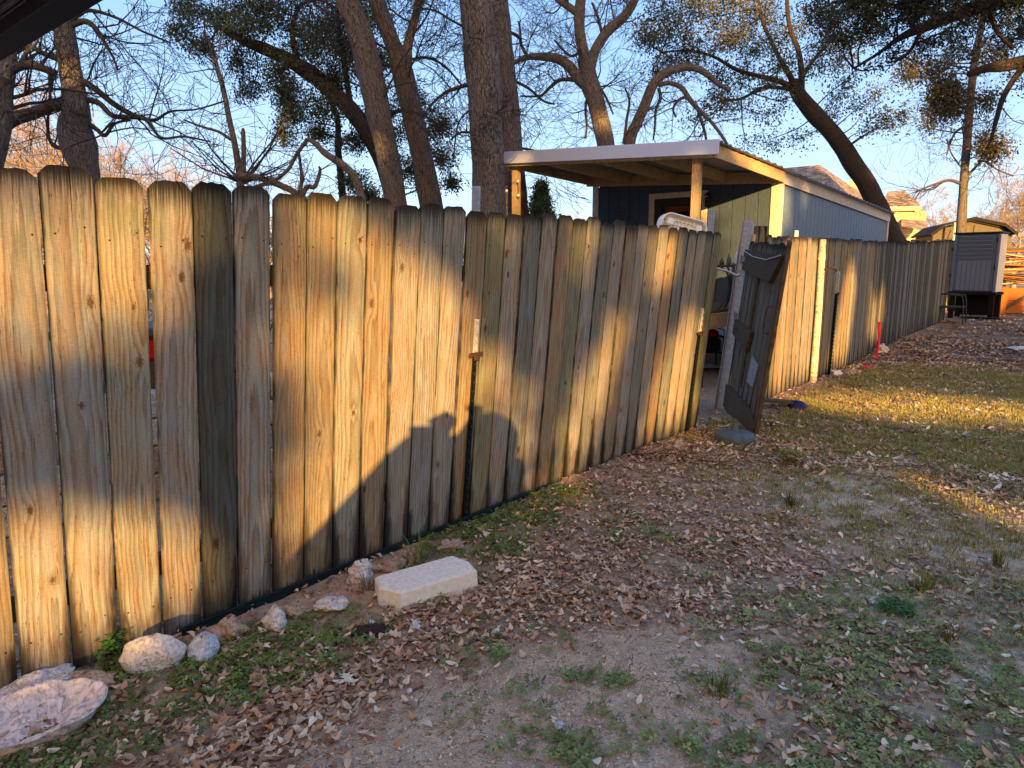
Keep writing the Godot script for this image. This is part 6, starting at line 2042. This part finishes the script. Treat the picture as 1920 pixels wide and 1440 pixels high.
	ss = [stem(m, o.position, 23.5, [[1801, 600, 20], [1802, 440, 17], [1805, 380, 15], [1808, 330, 14], [1812, 280, 14], [1817, 220, 13], [1822, 160, 13], [1830, 100, 12], [1840, 50, 11], [1850, 0, 9], [1858, -70, 6]], 12, 0.012)]
	put(o, "trunk", m.done(), M["bark_brown"])
	m = MB.new()
	for q in [[[1803, 345, 7], [1780, 338, 5], [1755, 345, 4], [1730, 355, 3], [1715, 375, 2.5]], [[1806, 340, 6], [1825, 318, 5], [1845, 302, 4], [1870, 318, 3], [1900, 330, 2.5]], [[1818, 215, 6], [1790, 205, 5], [1765, 185, 4]], [[1815, 235, 5], [1790, 250, 4], [1775, 290, 3]], [[1808, 320, 4], [1785, 290, 3], [1775, 260, 2.5]]]:
		s2 = stem(m, o.position, 23.5, q, 6)
		bush(m, s2, 6, 1.6, 2, fine, rr, tips, 0.2, 0.02)
	pl = []
	for q in [[1790, 190, 34, 1.3], [1765, 205, 26, 1.0], [1770, 165, 26, 1.0], [1845, 190, 22, 0.8], [1866, 285, 22, 1.1], [1850, 272, 16, 0.8], [1720, 120, 26, 0.7], [1745, 140, 26, 0.7], [1700, 145, 18, 0.5], [1790, 100, 24, 0.6], [1870, 100, 26, 0.6], [1745, 235, 16, 0.4]]:
		var c := at(q[0], q[1], 23.5 + rr.randf_range(-1, 1)) - o.position
		var rad: float = q[2] * 23.5 / FOCAL
		clump(m, o.position, nearest(ss, c), c, rad, int(260 * q[3] * rad / 0.5), rr, pl, 0.016)
	bush(m, ss[0], 10, 2.0, 3, fine, rr, tips, 0.35, 0.03)
	put(o, "branches", m.done(), M["bark_limb"])
	foliage(o, pl, spray_mesh(3, 6, 0.22, 0.10, 0.045), Color(0.06, 0.055, 0.03), rr)
	# --- overhanging oak at upper right
	o = thing("oak_tree", "dark oak boughs reaching in from the upper right corner", "tree", at(2120, 500, 10.5) * Vector3(1, 0, 1))
	m = MB.new()
	ss = [stem(m, o.position, 10.5, [[2130, 900, 90], [2110, 500, 80], [2080, 250, 70], [2040, 60, 60], [2000, -120, 50]], 16, 0.02),
		stem(m, o.position, 10.5, [[2070, 160, 40], [2000, 100, 30], [1935, 112, 24], [1890, 122, 20], [1850, 128, 16], [1815, 140, 10]], 10, 0.01),
		stem(m, o.position, 10.5, [[2040, 40, 40], [1960, -10, 32], [1890, 0, 26], [1830, 14, 24], [1780, 32, 22], [1735, 50, 18], [1700, 64, 14], [1675, 80, 9], [1640, 105, 5], [1600, 128, 3]], 10, 0.01),
		stem(m, o.position, 10.5, [[1925, 118, 14], [1900, 150, 11], [1880, 185, 10], [1868, 225, 8], [1858, 262, 5], [1848, 280, 3]], 8),
		stem(m, o.position, 10.5, [[1780, 32, 14], [1730, 20, 12], [1680, 12, 10], [1620, 0, 7], [1560, 5, 5]], 8),
		stem(m, o.position, 10.5, [[1850, 10, 10], [1870, 60, 7], [1900, 90, 5]], 7),
		stem(m, o.position, 10.5, [[1730, 52, 9], [1710, 90, 6], [1690, 110, 4], [1665, 118, 3]], 7)]
	put(o, "trunk", m.done(), M["bark_dark"])
	m = MB.new()
	pl = []
	for q in [[1590, 10, 36, 1], [1640, 15, 36, 1.1], [1690, 20, 36, 1.1], [1740, 8, 36, 1.1], [1790, 5, 36, 1], [1850, 25, 30, 0.7], [1900, 15, 34, 0.9], [1560, 35, 26, 0.7], [1620, 60, 24, 0.6], [1660, 55, 24, 0.6], [1680, 100, 18, 0.5], [1530, 15, 30, 0.7], [1800, 60, 24, 0.45], [1890, 70, 26, 0.5], [1830, 100, 22, 0.35], [1730, 85, 20, 0.4], [1910, 60, 28, 0.6], [1580, 75, 18, 0.4], [1770, 70, 20, 0.4], [1720, -10, 40, 1.2], [1630, -15, 40, 1.2], [1830, -20, 40, 1.2], [1910, 150, 20, 0.25], [1640, 130, 14, 0.3]]:
		var c := at(q[0], q[1], 10.5 + rr.randf_range(-0.9, 0.9)) - o.position
		var rad: float = q[2] * 10.5 / FOCAL
		clump(m, o.position, nearest(ss, c), c, rad, int(195 * q[3] * rad / 0.3), rr, pl, 0.010)
	for k in range(1, ss.size()): bush(m, ss[k], 5, 0.7, 2, fine, rr, tips, 0.2, 0.010)
	put(o, "branches", m.done(), M["bark_limb"])
	foliage(o, pl, spray_mesh(4, 6, 0.11, 0.05, 0.022), Color(0.035, 0.04, 0.02), rr)
	# --- small conifer seen under the porch roof
	o = thing("small_evergreen", "small dark evergreen seen between the thick trunk and the shed", "tree", at(1014, 500, 25.0) * Vector3(1, 0, 1))
	m = MB.new()
	var top := at(1012, 345, 25.0).y
	m.tube(PackedVector3Array([Vector3.ZERO, Vector3(0, top, 0)]), PackedFloat32Array([0.09, 0.01]), 8)
	put(o, "trunk", m.done(), M["bark_dark"])
	pl = []
	for k in 5200:
		var y := 0.6 + (top - 0.6) * pow(rr.randf(), 0.8)
		var a := rr.randf() * TAU
		var lim := 2.3 * (1.0 - y / top) + 0.05
		lim *= 0.7 + 0.5 * noise_b.get_noise_3d(cos(a) * 120.0, y * 110.0, sin(a) * 120.0)
		var q := lim * sqrt(rr.randf())
		pl.append(Vector3(cos(a) * q, y - q * 0.2, sin(a) * q))
	foliage(o, pl, spray_mesh(5, 5, 0.2, 0.12, 0.04), Color(0.05, 0.075, 0.03), rr)
	# --- far bare trees along the horizon
	var protos := []
	for k in 3:
		m = MB.new()
		var t2 := []
		var st := spline([Vector3.ZERO, Vector3(0.1, 1.2, 0.1), Vector3(-0.05, 2.6, 0), Vector3(0.15, 4.2, 0.1), Vector3(0.0, 5.6, 0)], [0.16, 0.13, 0.10, 0.06, 0.02], 4)
		m.tube(st[0], st[1], 7)
		bush(m, st, 17, 2.3, 3, {"wander": 0.16, "up": 0.05, "kids": 6, "thin": 0.008}, rr, t2, 0.2, 0.06)
		protos.append(m.done())
	var far := [[-10, 30.0, 1.15, "far bare tree at the left edge under the eave"], [60, 27.0, 1.0, "far sunlit bare tree left of the thick left trunk"], [118, 33.0, 1.15, "far sunlit bare tree just left behind the thick left trunk"], [205, 29.0, 0.95, "far sunlit bare tree just right of the thick left trunk"], [255, 34.0, 1.0, "far bare tree between the left trunk and the pale snag, taller"], [310, 30.0, 0.75, "low far bare tree between the left trunk and the pale snag"], [365, 36.0, 0.8, "far bare tree just left of the pale snag"], [505, 34.0, 0.75, "far bare tree just right of the pale snag"], [1745, 48.0, 0.85, "far bare tree between the house and the slender tree"], [1690, 52.0, 0.75, "far bare tree behind the neighbour's wing"], [1850, 50.0, 0.95, "far tan bare tree right of the barn shed"], [1905, 46.0, 1.05, "far tan bare tree above the back fence at the right edge"], [1960, 50.0, 1.2, "far tan bare tree just beyond the right edge"], [850, 40.0, 0.6, "far bare tree between the twin trunks and the thickest trunk"], [1060, 42.0, 0.55, "far bare tree seen under the porch roof"]]
	var i := 0
	for q in far:
		i += 1
		o = thing("bare_tree", q[3], "tree", at(q[0], 500, q[1]) * Vector3(1, 0, 1), "far bare trees along the horizon")
		put(o, "trunk_and_branches", protos[i % 3], M["twig_tan"], Transform3D(Basis(Vector3.UP, i * 1.3).scaled(Vector3.ONE * q[2]), Vector3.ZERO))
	# --- brush right behind the near fence
	m = MB.new()
	o = thing("bare_shrub", "tangle of thin bare brush just behind the near fence at left", "shrub", at(330, 500, 9.0) * Vector3(1, 0, 1))
	for k in 16:
		var a := at(rr.randf_range(215, 480), 420, 9.0 + rr.randf_range(-0.6, 0.8)) - o.position
		a.y = 0.0
		twig(m, a, Vector3(rr.randfn() * 0.45, 1.0, rr.randfn() * 0.3), rr.randf_range(2.0, 2.9), 0.016, 2, {"wander": 0.10, "up": 0.02, "kids": 4, "thin": 0.0035}, rr, tips)
	put(o, "stems", m.done(), M["twig"])

# ------------------------------------------------------------------ unseen trees behind the photographer, foliage laid out to shade the yard
var gaps := []
var keeps := []
var partial := []

func sunlit(s: float, t: float) -> bool:
	var p := Vector2(s, t)
	for k in keeps:
		if Geometry2D.is_point_in_polygon(p, k): return false
	for g in gaps:
		if Geometry2D.is_point_in_polygon(p, g): return true
	return false

func poly(a: Array) -> PackedVector2Array:
	var o := PackedVector2Array()
	for i in range(0, a.size(), 2): o.append(Vector2(a[i], a[i + 1]))
	return o

func build_shade_trees() -> void:
	for a in [
		[-1.6, 2.2, -1.11, 2.34, -0.93, 2.36, -0.82, 2.29, -0.82, 2.1, -0.92, 1.91, -1.03, 1.74, -1.14, 1.64, -1.3, 1.60, -1.6, 1.65],
		[-1.62, 1.16, -1.33, 1.19, -1.1, 1.15, -0.92, 1.0, -0.93, 0.76, -1.08, 0.60, -1.3, 0.56, -1.7, 0.66],
		[-0.61, 2.5, -0.44, 2.5, -0.34, 2.37, -0.24, 2.31, 0.0, 2.24, 0.13, 2.13, 0.19, 1.88, 0.20, 1.5, 0.35, 1.1, 0.35, 0.7, -0.23, 0.57, -0.72, 0.56, -0.72, 1.05, -0.66, 1.64, -0.70, 1.86, -0.66, 2.14],
		[0.66, 0.92, 0.80, 1.43, 0.96, 1.79, 1.26, 2.28, 1.41, 2.13, 1.26, 1.65, 1.09, 1.15, 0.86, 0.84],
		[1.44, 2.80, 1.95, 2.92, 1.85, 2.45, 1.53, 2.26], [1.51, 1.14, 1.62, 1.49, 1.76, 1.99, 1.93, 2.15, 2.2, 2.44, 2.3, 2.06, 2.32, 1.30],
		[0.29, 2.55, 0.53, 2.62, 0.47, 2.38, 0.29, 2.30], [0.84, 2.68, 1.08, 2.74, 0.97, 2.30, 0.82, 2.28],
		[3.5, 1.5, 3.85, 3.5, 4.78, 3.65, 5.05, 1.85], [5.22, 1.95, 5.75, 3.5, 6.0, 3.6, 6.25, 3.3, 6.2, 2.7, 6.0, 2.02],
		[6.92, 2.5, 6.98, 3.65, 7.3, 3.25, 7.85, 3.75, 8.1, 3.1, 7.7, 2.6],
		[3.55, 1.40, 3.95, 1.62, 5.5, 1.64, 6.3, 1.47, 7.4, 1.25, 6.6, 1.0, 5.4, 1.2, 4.38, 1.26], [5.2, 1.86, 6.3, 1.99, 6.4, 1.9, 5.2, 1.77], [3.1, 1.02, 3.37, 0.94, 3.55, 0.8, 4.1, 0.62, 3.8, 0.5, 3.15, 0.72],
		[4.40, 4.8, 4.95, 4.78, 4.98, 3.7, 4.42, 3.6], [2.85, 4.55, 3.15, 4.55, 3.17, 3.65, 2.88, 3.65], [3.3, 4.98, 4.4, 4.68, 4.4, 4.25, 3.3, 4.55], [0.9, 5.1, 1.18, 5.1, 1.18, 4.2, 0.9, 4.2],
		[4.85, 4.8, 5.16, 4.85, 5.34, 4.15, 4.85, 3.95], [5.48, 4.9, 5.74, 4.95, 5.72, 4.45, 5.48, 4.4],
		[-5.6, 6.72, -5.1, 6.72, -5.1, 6.2, -5.6, 6.2], [-5.65, 6.0, -5.05, 6.0, -5.1, 5.55, -5.7, 5.55], [-7.4, 6.2, -6.2, 6.4, -6.2, 5.9, -7.4, 5.7],
		[7.3, 6.75, 7.75, 6.8, 8.25, 5.75, 7.75, 5.75], [-1.0, 5.2, -0.7, 5.2, -0.75, 4.6, -1.0, 4.6], [-0.45, 7.2, -0.2, 7.2, -0.2, 6.3, -0.5, 6.3],
		[-3.2, 6.6, -2.7, 7.2, -2.6, 6.4, -3.0, 6.0], [2.6, 7.4, 3.9, 7.6, 3.9, 7.1, 2.7, 6.9], [0.95, 4.0, 1.3, 4.0, 1.3, 3.75, 0.95, 3.75]]:
		gaps.append(poly(a))  # openings cut in the foliage where sun should land
	# places where only a few sprays hang before the sun
	partial.append([poly([3.9, 4.85, 4.42, 4.85, 4.44, 3.55, 3.9, 3.55]), 0.085])
	partial.append([gaps[0], 0.05])
	partial.append([gaps[1], 0.03])
	gaps.remove_at(1)
	gaps.remove_at(0)
	partial.append([poly([0.19, 1.9, 0.4, 1.84, 0.57, 1.7, 0.65, 1.15, 0.64, 0.9, 0.35, 0.8, 0.2, 1.45]), 0.10])
	keeps.append(poly([-0.52, 2.08, -0.43, 2.10, -0.43, 2.01, -0.53, 1.99]))
	var rr := RandomNumberGenerator.new()
	rr.seed = 909
	var leaf := spray_mesh(9, 3, 0.10, 0.26, 0.15)
	var small_leaf := spray_mesh(10, 3, 0.035, 0.13, 0.085)
	var spans := [[-12.0, -4.5], [-4.5, 0.5], [0.5, 5.0], [5.0, 10.0], [10.0, 19.0]]
	var names := ["leftmost of the unseen dense trees behind the photographer, foliage shaped to block the sun", "second from left of the unseen dense trees behind the photographer, foliage shaped to block the sun", "middle one of the unseen dense trees behind the photographer, foliage shaped to block the sun", "second from right of the unseen dense trees behind the photographer, foliage shaped to block the sun", "rightmost of the unseen dense trees behind the photographer, foliage shaped to block the sun"]
	for k in 5:
		var s0: float = spans[k][0]
		var s1: float = spans[k][1]
		var sm := (s0 + s1) * 0.5
		var c := sun_dir * -22.0 + sun_u * sm
		c.y = 0.0
		var o := thing("shade_tree", names[k], "tree", c)
		var m := MB.new()
		m.tube(PackedVector3Array([Vector3.ZERO, Vector3(0.1, 2.0, 0), Vector3(-0.1, 4.6, 0), Vector3(0.1, 7.0, 0)]), PackedFloat32Array([0.45, 0.36, 0.30, 0.16]), 14)
		put(o, "trunk", m.done(), M["bark_dark"])
		for fine in 2:
			var xfs := []
			var cols := []
			var count := int((s1 - s0) * (4.9 * 900.0 if fine else 11.0 * 330.0))
			for i in count:
				var s := rr.randf_range(s0, s1)
				var t := rr.randf_range(-0.9, 4.0) if fine else rr.randf_range(-0.9, 10.2)
				var near_zone := t < 4.0 and s > -3.0 and s < 9.0
				if near_zone != (fine == 1): continue
				var lim := 10.0
				if s < -8.0: lim = 7.2
				elif s > 16.0: lim = 4.35
				elif s > 14.2: lim = 6.8
				elif s > 10.0: lim = 6.6
				lim += 0.5 * noise_b.get_noise_2d(s * 60.0, 4.0)
				if s > 14.8 and i % 3 == 0: t = rr.randf_range(9.8, 15.0)
				elif t > lim: continue
				if sunlit(s, t): continue
				var thin := 0.0
				for q in partial:
					if Geometry2D.is_point_in_polygon(Vector2(s, t), q[0]): thin = q[1]
				if thin > 0.0 and rr.randf() > thin: continue
				var p := sun_dir * -rr.randf_range(20.0, 24.0) + sun_u * s + sun_v * t - c
				xfs.append(Transform3D(Basis(Vector3(rr.randfn(), rr.randfn(), rr.randfn()).normalized(), rr.randf() * TAU), p))
				cols.append(vary(Color(0.05, 0.065, 0.03), rr, 0.3))
			if xfs.size() == 0: continue
			var f := scatter(o, "foliage", small_leaf if fine else leaf, M["green_mix"], xfs, cols)
			f.set_meta("kind", "stuff")

# ------------------------------------------------------------------ the photographer
func body_mesh(bones: Array, cell: float, k: float) -> ArrayMesh:
	var lo := Vector3.ONE * 1e9
	var hi := -lo
	for b in bones:
		for e in 2:
			var rad: float = b[2 + e] + cell * 3.0 + k
			lo = lo.min(b[e] - Vector3.ONE * rad)
			hi = hi.max(b[e] + Vector3.ONE * rad)
	var nx := int((hi.x - lo.x) / cell) + 2
	var ny := int((hi.y - lo.y) / cell) + 2
	var nz := int((hi.z - lo.z) / cell) + 2
	var f := PackedFloat32Array()
	f.resize(nx * ny * nz)
	for b in bones:
		var a: Vector3 = b[0]
		var ab: Vector3 = b[1] - a
		var l2 := maxf(ab.length_squared(), 1e-9)
		var rad := maxf(b[2], b[3]) + cell * 2.5 + k * 2.0
		var p0: Vector3 = ((a.min(b[1]) - Vector3.ONE * rad - lo) / cell).floor()
		var p1: Vector3 = ((a.max(b[1]) + Vector3.ONE * rad - lo) / cell).ceil()
		for z in range(maxi(0, int(p0.z)), mini(nz, int(p1.z) + 1)):
			for y in range(maxi(0, int(p0.y)), mini(ny, int(p1.y) + 1)):
				for x in range(maxi(0, int(p0.x)), mini(nx, int(p1.x) + 1)):
					var p := lo + Vector3(x, y, z) * cell
					var t := clampf((p - a).dot(ab) / l2, 0.0, 1.0)
					var d := p.distance_to(a + ab * t) - lerpf(b[2], b[3], t)
					f[(z * ny + y) * nx + x] += exp(-minf(d, k * 40.0) / k)
	for i in f.size(): f[i] = -k * log(maxf(f[i], 1e-17))
	var m := MB.new()
	var id := {}
	var offs := [0, 1, nx, nx + 1, nx * ny, nx * ny + 1, nx * ny + nx, nx * ny + nx + 1]
	for z in nz - 1:
		for y in ny - 1:
			for x in nx - 1:
				var c := (z * ny + y) * nx + x
				var neg := 0
				for q in 8:
					if f[c + offs[q]] < 0.0: neg += 1
				if neg == 0 or neg == 8: continue
				var sum := Vector3.ZERO
				var cnt := 0
				for e in [[0, 1], [2, 3], [4, 5], [6, 7], [0, 2], [1, 3], [4, 6], [5, 7], [0, 4], [1, 5], [2, 6], [3, 7]]:
					var u := f[c + offs[e[0]]]
					var w := f[c + offs[e[1]]]
					if (u < 0.0) == (w < 0.0): continue
					var t := u / (u - w)
					var pa := Vector3(e[0] & 1, (e[0] >> 1) & 1, e[0] >> 2)
					var pb := Vector3(e[1] & 1, (e[1] >> 1) & 1, e[1] >> 2)
					sum += pa.lerp(pb, t)
					cnt += 1
				id[c] = m.v.size()
				m.v.append(lo + (Vector3(x, y, z) + sum / cnt) * cell)
				var g := Vector3(f[c + 1] - f[c], f[c + nx] - f[c], f[c + nx * ny] - f[c])
				m.n.append(g.normalized())
				m.uv.append(Vector2.ZERO)
	for c in id:
		for ax in 3:
			var st: int = [1, nx, nx * ny][ax]
			var s1: int = [nx, nx * ny, 1][ax]
			var s2: int = [nx * ny, 1, nx][ax]
			# the edge from this corner along ax; the four cells round it
			var ca: int = c
			if (f[ca] < 0.0) == (f[ca + st] < 0.0): continue
			if not (id.has(ca - s1) and id.has(ca - s2) and id.has(ca - s1 - s2)): continue
			var q := [id[ca], id[ca - s1], id[ca - s1 - s2], id[ca - s2]]
			if f[ca] < 0.0: q = [q[0], q[3], q[2], q[1]]
			m.idx.append_array(PackedInt32Array([q[0], q[1], q[2], q[0], q[2], q[3]]))
	# make the winding agree with the normals
	for i in range(0, m.idx.size(), 3):
		var a := m.v[m.idx[i]]
		var nn := (m.v[m.idx[i + 1]] - a).cross(m.v[m.idx[i + 2]] - a)
		if nn.dot(m.n[m.idx[i]] + m.n[m.idx[i + 1]] + m.n[m.idx[i + 2]]) > 0.0:
			var x := m.idx[i + 1]
			m.idx[i + 1] = m.idx[i + 2]
			m.idx[i + 2] = x
	return m.done()

func build_person() -> void:
	var base := Vector3(0.30, 0, 0.45)
	var o := thing("person", "person in dark jacket holding up a phone, standing behind the view", "person", base)
	var b := []
	var add := func(a: Vector3, c: Vector3, ra: float, rb: float) -> void: b.append([a - base, c - base, ra, rb])
	add.call(Vector3(0.21, 0.84, 0.46), Vector3(0.25, 0.46, 0.43), 0.085, 0.06)
	add.call(Vector3(0.25, 0.46, 0.43), Vector3(0.21, 0.08, 0.47), 0.058, 0.04)
	add.call(Vector3(0.21, 0.05, 0.48), Vector3(0.20, 0.035, 0.33), 0.045, 0.03)
	add.call(Vector3(0.39, 0.84, 0.46), Vector3(0.40, 0.46, 0.43), 0.085, 0.06)
	add.call(Vector3(0.40, 0.46, 0.43), Vector3(0.43, 0.08, 0.47), 0.058, 0.04)
	add.call(Vector3(0.43, 0.05, 0.48), Vector3(0.44, 0.035, 0.33), 0.045, 0.03)
	add.call(Vector3(0.24, 0.86, 0.46), Vector3(0.36, 0.86, 0.46), 0.12, 0.12)
	add.call(Vector3(0.30, 0.90, 0.46), Vector3(0.30, 1.12, 0.45), 0.15, 0.15)
	add.call(Vector3(0.16, 1.19, 0.45), Vector3(0.43, 1.20, 0.45), 0.105, 0.12)
	add.call(Vector3(0.30, 1.25, 0.45), Vector3(0.30, 1.37, 0.44), 0.06, 0.055)
	add.call(Vector3(0.13, 1.22, 0.45), Vector3(-0.03, 1.05, 0.36), 0.06, 0.05)
	add.call(Vector3(-0.03, 1.05, 0.36), Vector3(0.0, 1.40, 0.14), 0.047, 0.034)
	add.call(Vector3(0.47, 1.22, 0.45), Vector3(0.50, 1.02, 0.34), 0.06, 0.05)
	add.call(Vector3(0.50, 1.02, 0.34), Vector3(0.20, 1.40, 0.10), 0.047, 0.032)
	put(o, "body", body_mesh(b, 0.018, 0.018), M["cloth_dark"])
	var hb := []
	var hadd := func(a: Vector3, c: Vector3, ra: float, rb: float) -> void: hb.append([a - base, c - base, ra, rb])
	# left hand round the phone's left end, right hand over its right end
	hadd.call(Vector3(0.0, 1.41, 0.14), Vector3(0.02, 1.465, 0.11), 0.035, 0.05)
	hadd.call(Vector3(0.0, 1.42, 0.12), Vector3(-0.06, 1.40, 0.085), 0.035, 0.028)
	hadd.call(Vector3(0.20, 1.41, 0.10), Vector3(0.175, 1.47, 0.07), 0.026, 0.032)
	for k in 4:
		hadd.call(Vector3(-0.065 + 0.024 * k, 1.435 + 0.012 * k, 0.075), Vector3(-0.075 + 0.026 * k, 1.462 + 0.014 * k, 0.065), 0.0095, 0.0085)
		hadd.call(Vector3(-0.075 + 0.026 * k, 1.462 + 0.014 * k, 0.065), Vector3(-0.085 + 0.026 * k, 1.455 + 0.012 * k, 0.045), 0.0085, 0.0075)
		hadd.call(Vector3(0.155 + 0.016 * k, 1.48, 0.06), Vector3(0.135 + 0.026 * k, 1.545 - 0.006 * absf(k - 1.5), 0.05), 0.0095, 0.0085)
		hadd.call(Vector3(0.135 + 0.026 * k, 1.545 - 0.006 * absf(k - 1.5), 0.05), Vector3(0.12 + 0.026 * k, 1.525, 0.035), 0.0085, 0.0075)
	hadd.call(Vector3(-0.06, 1.40, 0.085), Vector3(-0.10, 1.38, 0.075), 0.012, 0.010)
	hadd.call(Vector3(0.165, 1.45, 0.065), Vector3(0.13, 1.455, 0.06), 0.011, 0.009)
	put(o, "hands", body_mesh(hb, 0.005, 0.005), M["skin"])
	var fb := []
	fb.append([Vector3(0, 1.50, -0.01), Vector3(0, 1.42, -0.035), 0.088, 0.055])
	fb.append([Vector3(0, 1.46, -0.09), Vector3(0, 1.44, -0.105), 0.012, 0.016])
	for sx in [-1.0, 1.0]: fb.append([Vector3(0.088 * sx, 1.47, 0.0), Vector3(0.092 * sx, 1.44, 0.0), 0.014, 0.010])
	put(o, "head", body_mesh(fb, 0.008, 0.01), M["skin"])
	for sx in [-1.0, 1.0]:
		put(o, "eye", rock_mesh(Vector3(0.014, 0.010, 0.008), 2, 0.0, 0), M["plastic_white"], Transform3D(Basis(), Vector3(0.032 * sx, 1.485, -0.088)))
	put(o, "mouth", rock_mesh(Vector3(0.024, 0.006, 0.006), 2, 0.0, 0), M["pink"], Transform3D(Basis(), Vector3(0, 1.405, -0.082)))
	put(o, "hair", rock_mesh(Vector3(0.20, 0.20, 0.15), 12, 0.2, 0), M["hair"], Transform3D(Basis(), Vector3(0.0, 1.40, 0.07)))
	var ph := thing("phone", "dark phone held level in the photographer's hands", "phone", Vector3(-0.09, 1.39, 0.05))
	put(ph, "case", box_mesh(Vector3(0.19, 0.082, 0.011), 0.004), M["black"])
	put(ph, "screen", box_mesh(Vector3(0.178, 0.072, 0.002), 0.0), M["glass"], Transform3D(Basis(), Vector3(0, 0, 0.0072)))
	put(ph, "camera_bump", box_mesh(Vector3(0.03, 0.03, 0.003), 0.001), M["black"], Transform3D(Basis(), Vector3(-0.05, 0.012, -0.007)))
	# unseen sloping board added beside the photographer to cast the slanting shadow
	var st := thing("shadow_board", "unseen sloping board added behind the photographer to cast a slanting shadow", "shadow_blocker", Vector3(-0.35, 0, 1.0))
	var q := [Vector2(-0.62, 0.0), Vector2(-0.62, 0.62), Vector2(-0.29, 0.86 + 0.1), Vector2(0.16, 1.50), Vector2(0.24, 1.575), Vector2(0.78, 1.575), Vector2(0.78, 0.0)]
	put(st, "side_board", plate_mesh(PackedVector2Array(q), 0.03), M["timber_old"])
	put(st, "cap", bar_mesh(Vector3(-0.62, 0.60, 0), Vector3(0.16, 1.49, 0), 0.02, 0.09, 0.003, Vector3(-0.74, 0.67, 0)), M["timber_old"])
	for k in 4:
		put(st, "step", box_mesh(Vector3(0.26, 0.04, 0.9), 0.004, Transform3D(Basis(), Vector3(-0.45 + 0.24 * k, 0.18 + 0.17 * k, 0.48))), M["timber_old"])  # treads that fill out the added board
